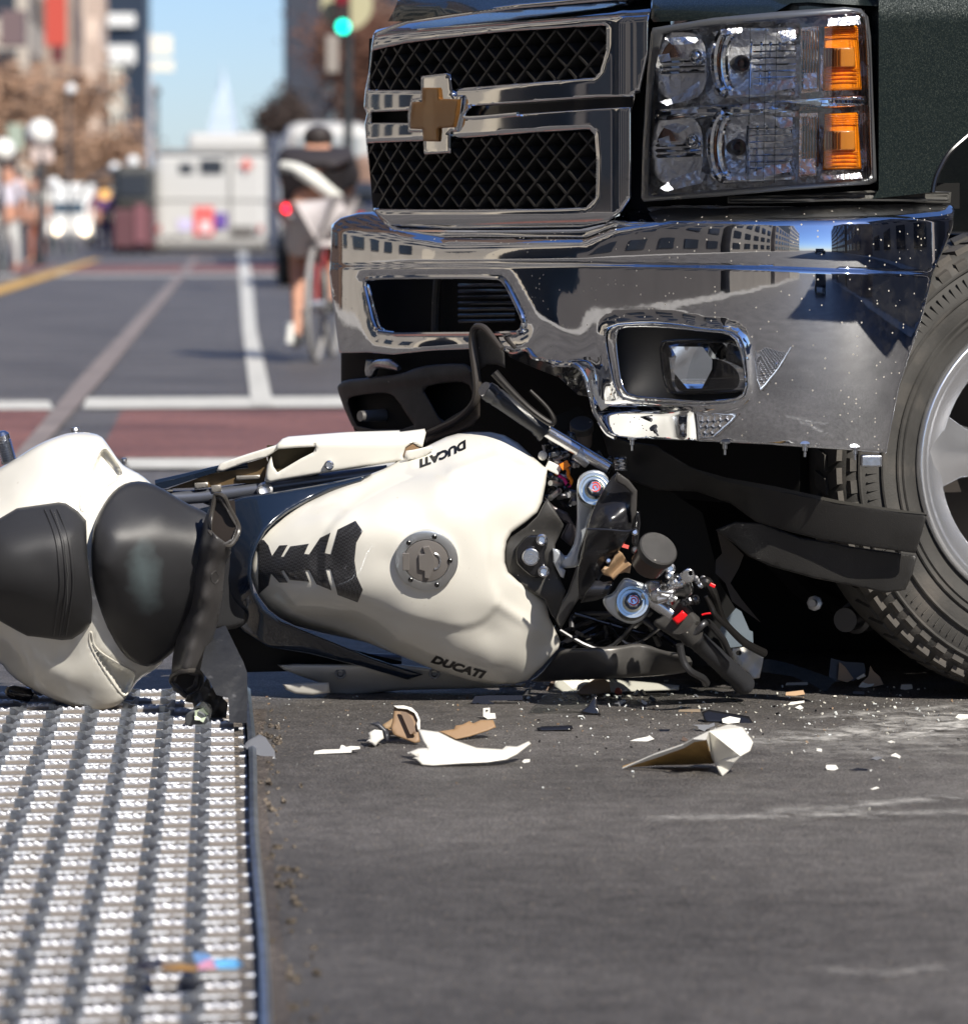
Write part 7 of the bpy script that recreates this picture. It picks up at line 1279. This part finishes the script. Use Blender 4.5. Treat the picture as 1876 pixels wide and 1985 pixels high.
for nm, z, pts, m, lab in (
    ('black_bit', B4, [(400, 402), (455, 402), (450, 412), (405, 412)], blackgl, 'flat black bit left of the grey clip'),
    ('dark_bit', B4, [(508, 455), (515, 435), (540, 450), (535, 460)], mat('dark_brown_bit', (.09, .06, .045), .6), 'tiny dark brown bit at the tip behind the folded white corner'),
    ('white_cap_piece', B4, [(1197, 585), (1200, 572), (1245, 572), (1258, 590), (1240, 598), (1205, 596)], creamd, 'little white cup shaped piece at right of the folded corner'),
    ('white_chip', B4, [(1152, 505), (1160, 492), (1180, 496), (1178, 510)], creamd, 'round white chip above the cup shaped piece'),
    ('black_twig', B4, [(1308, 595), (1350, 585), (1400, 592), (1395, 600), (1340, 600)], blackgl, 'thin black sliver right of the cup shaped piece'),
    ('grey_curl', B4, [(1412, 540), (1440, 530), (1470, 538), (1440, 550)], MT['slate_grey_plastic'], 'grey curled sliver above the thin black sliver'),
    ('white_curl', B4, [(1508, 525), (1530, 515), (1555, 530), (1550, 542), (1535, 535), (1512, 530)], creamd, 'white curled piece at far right of the debris'),
    ('white_sliver', B4, [(1408, 688), (1440, 676), (1455, 682), (1425, 690)], creamd, 'lone white sliver nearest the camera at right'),
    ('white_bone_piece', B4, [(1815, 345), (1830, 330), (1900, 332), (1900, 350), (1840, 358)], creamd, 'white bone shaped piece at the right edge of the picture'),
    ('white_block', B4, [(1553, 210), (1558, 188), (1608, 188), (1612, 208), (1580, 214)], creamd, 'small white block near the shadow of the truck tyre'),
    ('tan_block', B4, [(1005, 240), (1008, 225), (1090, 215), (1098, 235), (1050, 242)], mat('tan_block_plastic', (.5, .33, .2), .5), 'tan and white block before the clear strip'),
    ('cream_block', B4, [(1005, 192), (1010, 180), (1110, 176), (1112, 190)], creamd, 'cream flat block just behind the tan block'),
    ('clear_sliver', B4, [(1015, 285), (1030, 272), (1095, 265), (1095, 275), (1040, 285)], creamd, 'pale thin sliver in front of the tan block'),
    ('grey_tube', B4, [(1325, 232), (1330, 220), (1380, 222), (1382, 236)], MT['slate_grey_plastic'], 'short dark grey tube right of the tan block'),
    ('brown_sliver', B4, [(492, 318), (500, 308), (598, 306), (600, 320)], mat('brown_sliver_plastic', (.22, .17, .12), .5), 'brown flat sliver left of the black shell fragment'),
    ('white_crumb', B4, [(1050, 298), (1075, 285), (1092, 300), (1075, 308)], creamd, 'white crumb below the pale thin sliver'),
    ('white_crumb', B4, [(1490, 462), (1510, 455), (1530, 462), (1510, 468)], creamd, 'white crumb lying in the pale powder streak')):
    standing(nm, z, pts, m, (sum(p[0] for p in pts) / len(pts), max(p[1] for p in pts) + 1), lab, lean=.9, step=5, thick=.006)
# tan and white pieces under the tyre front
PC = empty('broken_reflector', G(*B4(1330, 205)), 'broken tan and black shell pieces on the ground in front of the front tyre', 'fragment')
def fr_(name, pts, m, lean=.3, off=0, z=B4, base=(1330, 205), **k): return std_(name, z, pts, m, base, PC, lean, off, step=4, **k)
fr_('black_shell', [(1212, 150), (1222, 62), (1290, 80), (1380, 85), (1388, 130), (1330, 170), (1250, 175)], mat('shell_black', (.045, .035, .03), .35), .2, .03, thick=.004)
fr_('tan_shard', [(1255, 165), (1262, 80), (1290, 105), (1330, 160), (1300, 178)], MT['tan_bracket_plastic'], .2, .01, thick=.004)
fr_('tan_shard', [(1360, 185), (1400, 150), (1410, 98), (1425, 125), (1455, 150), (1472, 188), (1430, 198), (1380, 196)], MT['tan_bracket_plastic'], .2, 0, thick=.004)
fr_('white_edge', [(1352, 200), (1372, 176), (1400, 186), (1430, 184), (1420, 196), (1385, 204)], creamd, .2, -.006, thick=.004)
fr_('cream_tube', [(1342, 158), (1380, 135), (1388, 148), (1350, 166)], creamd, .2, -.01, thick=.008)
# clear windscreen strips
standing('clear_strip', B4, [(745, 75), (800, 65), (890, 62), (960, 72), (1050, 95), (1150, 130), (1250, 165), (1195, 225), (1130, 185), (1040, 150), (950, 135), (880, 128), (870, 150), (800, 130)], acryl, (1195, 226), 'curved clear windscreen strip under the right handlebar pointing to the tyre', 'windscreen piece', lean=.2, step=6, thick=.004)
standing('clear_windscreen', B4, [(60, 180), (180, 155), (330, 155), (480, 165), (560, 168), (640, 200), (740, 240), (850, 312), (830, 300), (740, 262), (620, 225), (560, 240), (450, 262), (200, 262), (0, 275), (-110, 255)], acryl, (200, 290), 'bent clear windscreen sheet lying along the foot of the motorcycle', 'windscreen piece', lean=1.0, step=7, thick=.004)
standing('clear_triangle', B3, [(1620, 258), (1790, 78), (1800, 75), (1990, 240), (1800, 245), (1680, 265)], acryl, (1680, 268), 'clear triangular windscreen shard leaning before the tank', 'windscreen piece', lean=.4, step=7, thick=.004)
standing('cream_undertray', B4, [(-100, 195), (-90, 155), (50, 158), (200, 165), (330, 175), (500, 192), (495, 215), (320, 222), (160, 228), (-50, 232)], cream, (160, 235), 'long cream underside panel lying beneath the tank end', 'fragment', lean=.7, step=7, thick=.006, roll=5)
standing('tan_inner_piece', B4, [(0, 235), (40, 195), (90, 165), (130, 150), (165, 180), (172, 225), (80, 240)], MT['tan_bracket_plastic'], (80, 242), 'tan folded bracket piece resting on the cream underside panel', lean=.3, step=5, thick=.005, roll=3)
q = MB(); D0 = gD(B4(120, 235)) - .02; q.tube([P(*B4(*p), D0) for p in ((60, 165), (75, 130), (100, 115), (140, 118), (165, 135), (175, 165), (200, 178))], .004, 8); o = q.make('white_hook', creamd, None); loose(o, 'torn white hook curling over the tan bracket piece', 'fragment')
q = MB(); q.lathe(G(*B4(205, 225), .004), (.3, -1, .6), [(0, .006), (.006, .007), (.01, .003)], 8); loose(q.make('red_bit', mat('faded_red', (.7, .17, .12), .5), None), 'small red bit lying at the foot of the tan bracket piece', 'fragment')
standing('brown_rim_piece', B7, [(85, 1240), (130, 1160), (160, 1145), (190, 1160), (150, 1220), (120, 1235)], mat('dark_rim_brown', (.14, .09, .06), .5), (110, 1245), 'dark brown wedge left of the tan bracket piece', lean=.4, step=5, thick=.006)
# a scatter of glass and plastic crumbs: nobody could count it
def crumbs(name, n, area, mats_, smin, smax, label):
    q = MB(); mi = []
    for i in range(n):
        x, y = area(); c = G(x, y); s = random.uniform(smin, smax) * random.choice([.5, .7, 1, 1.3]); ax = frame(Vector((random.gauss(0, 1), random.gauss(0, 1), random.gauss(0, 1))))
        q.box(c + Vector((0, 0, s * .35)), (s, s * random.uniform(.3, 1), s * random.uniform(.2, .6)), ax); mi += [random.randrange(len(mats_))] * 6
    o = mk(name, q.v, q.f, mats_[0], None, mats=mats_[1:], fm=mi); o['kind'] = 'stuff'; o['label'] = label; o['category'] = 'debris'; top(o)
a1 = lambda: (random.uniform(1000, 1876), 1325 + abs(random.gauss(0, 75)))
a2 = lambda: (random.gauss(850, 220), 1350 + abs(random.gauss(0, 60)))
a3 = lambda: (random.gauss(1560, 200), 1345 + abs(random.gauss(0, 45)))
gc = mat('glass_crumb', (.75, .78, .76), .12); wc = mat('white_crumb', (.7, .68, .6), .5); bc_ = mat('brown_crumb', (.3, .2, .12), .6)
crumbs('glass_crumbs', 270, a1, [gc, wc, bc_, blackgl], .0018, .0042, 'scattered glass and plastic crumbs around the folded white corner')
crumbs('plastic_crumbs', 190, a2, [wc, gc, bc_], .0014, .0034, 'fine plastic crumbs around the large white shard')
crumbs('road_grit', 150, a3, [wc, gc, wc], .002, .005, 'pale grit and crumbs near the shadow of the front tyre')
crumbs('loose_grit', 380, lambda: (random.uniform(500, 1900), 1390 + 600 * random.random() ** 1.6), [mat('tan_grit', (.42, .36, .28), .7), mat('grey_grit', (.22, .2, .18), .8)], .0009, .0019, 'fine tan grit spread over the open asphalt')
crumbs('tail_glass_crumbs', 90, lambda: (random.gauss(1180, 120), 1345 + random.gauss(0, 16)), [gc, creamd, MT['slate_grey_plastic']], .004, .009, 'larger glassy chips beneath the clear windscreen sheet')
# litter on the grating
LI = empty('litter', G(400, 1870, .04), 'crumpled wrapper in blue pink and black lying on the near part of the grating', 'litter')
for nm, pts, c_ in (('dark_part', [(800, 1650), (860, 1610), (960, 1600), (1010, 1640), (900, 1665)], (.02, .02, .035)), ('brown_part', [(970, 1625), (1100, 1630), (1200, 1640), (1190, 1670), (980, 1660)], (.30, .17, .06)), ('blue_part', [(1160, 1560), (1260, 1570), (1290, 1610), (1180, 1620)], (.2, .38, .7)), ('pink_part', [(1180, 1620), (1290, 1600), (1310, 1650), (1200, 1660)], (.65, .30, .42)), ('blue_part', [(1290, 1605), (1430, 1600), (1470, 1630), (1430, 1655), (1300, 1655)], (.14, .40, .68))):
    v = [G(*B2(a, b_), .034 + .012 * random.random()) for a, b_ in pts]; o = mk(nm, v, [tuple(range(len(v)))], mat('wrapper_%s_%d' % (nm, len(MT)), c_, .4), LI); o.modifiers.new('s', 'SOLIDIFY').thickness = .0015
SC.world['note'] = '' ; del SC.world['note']
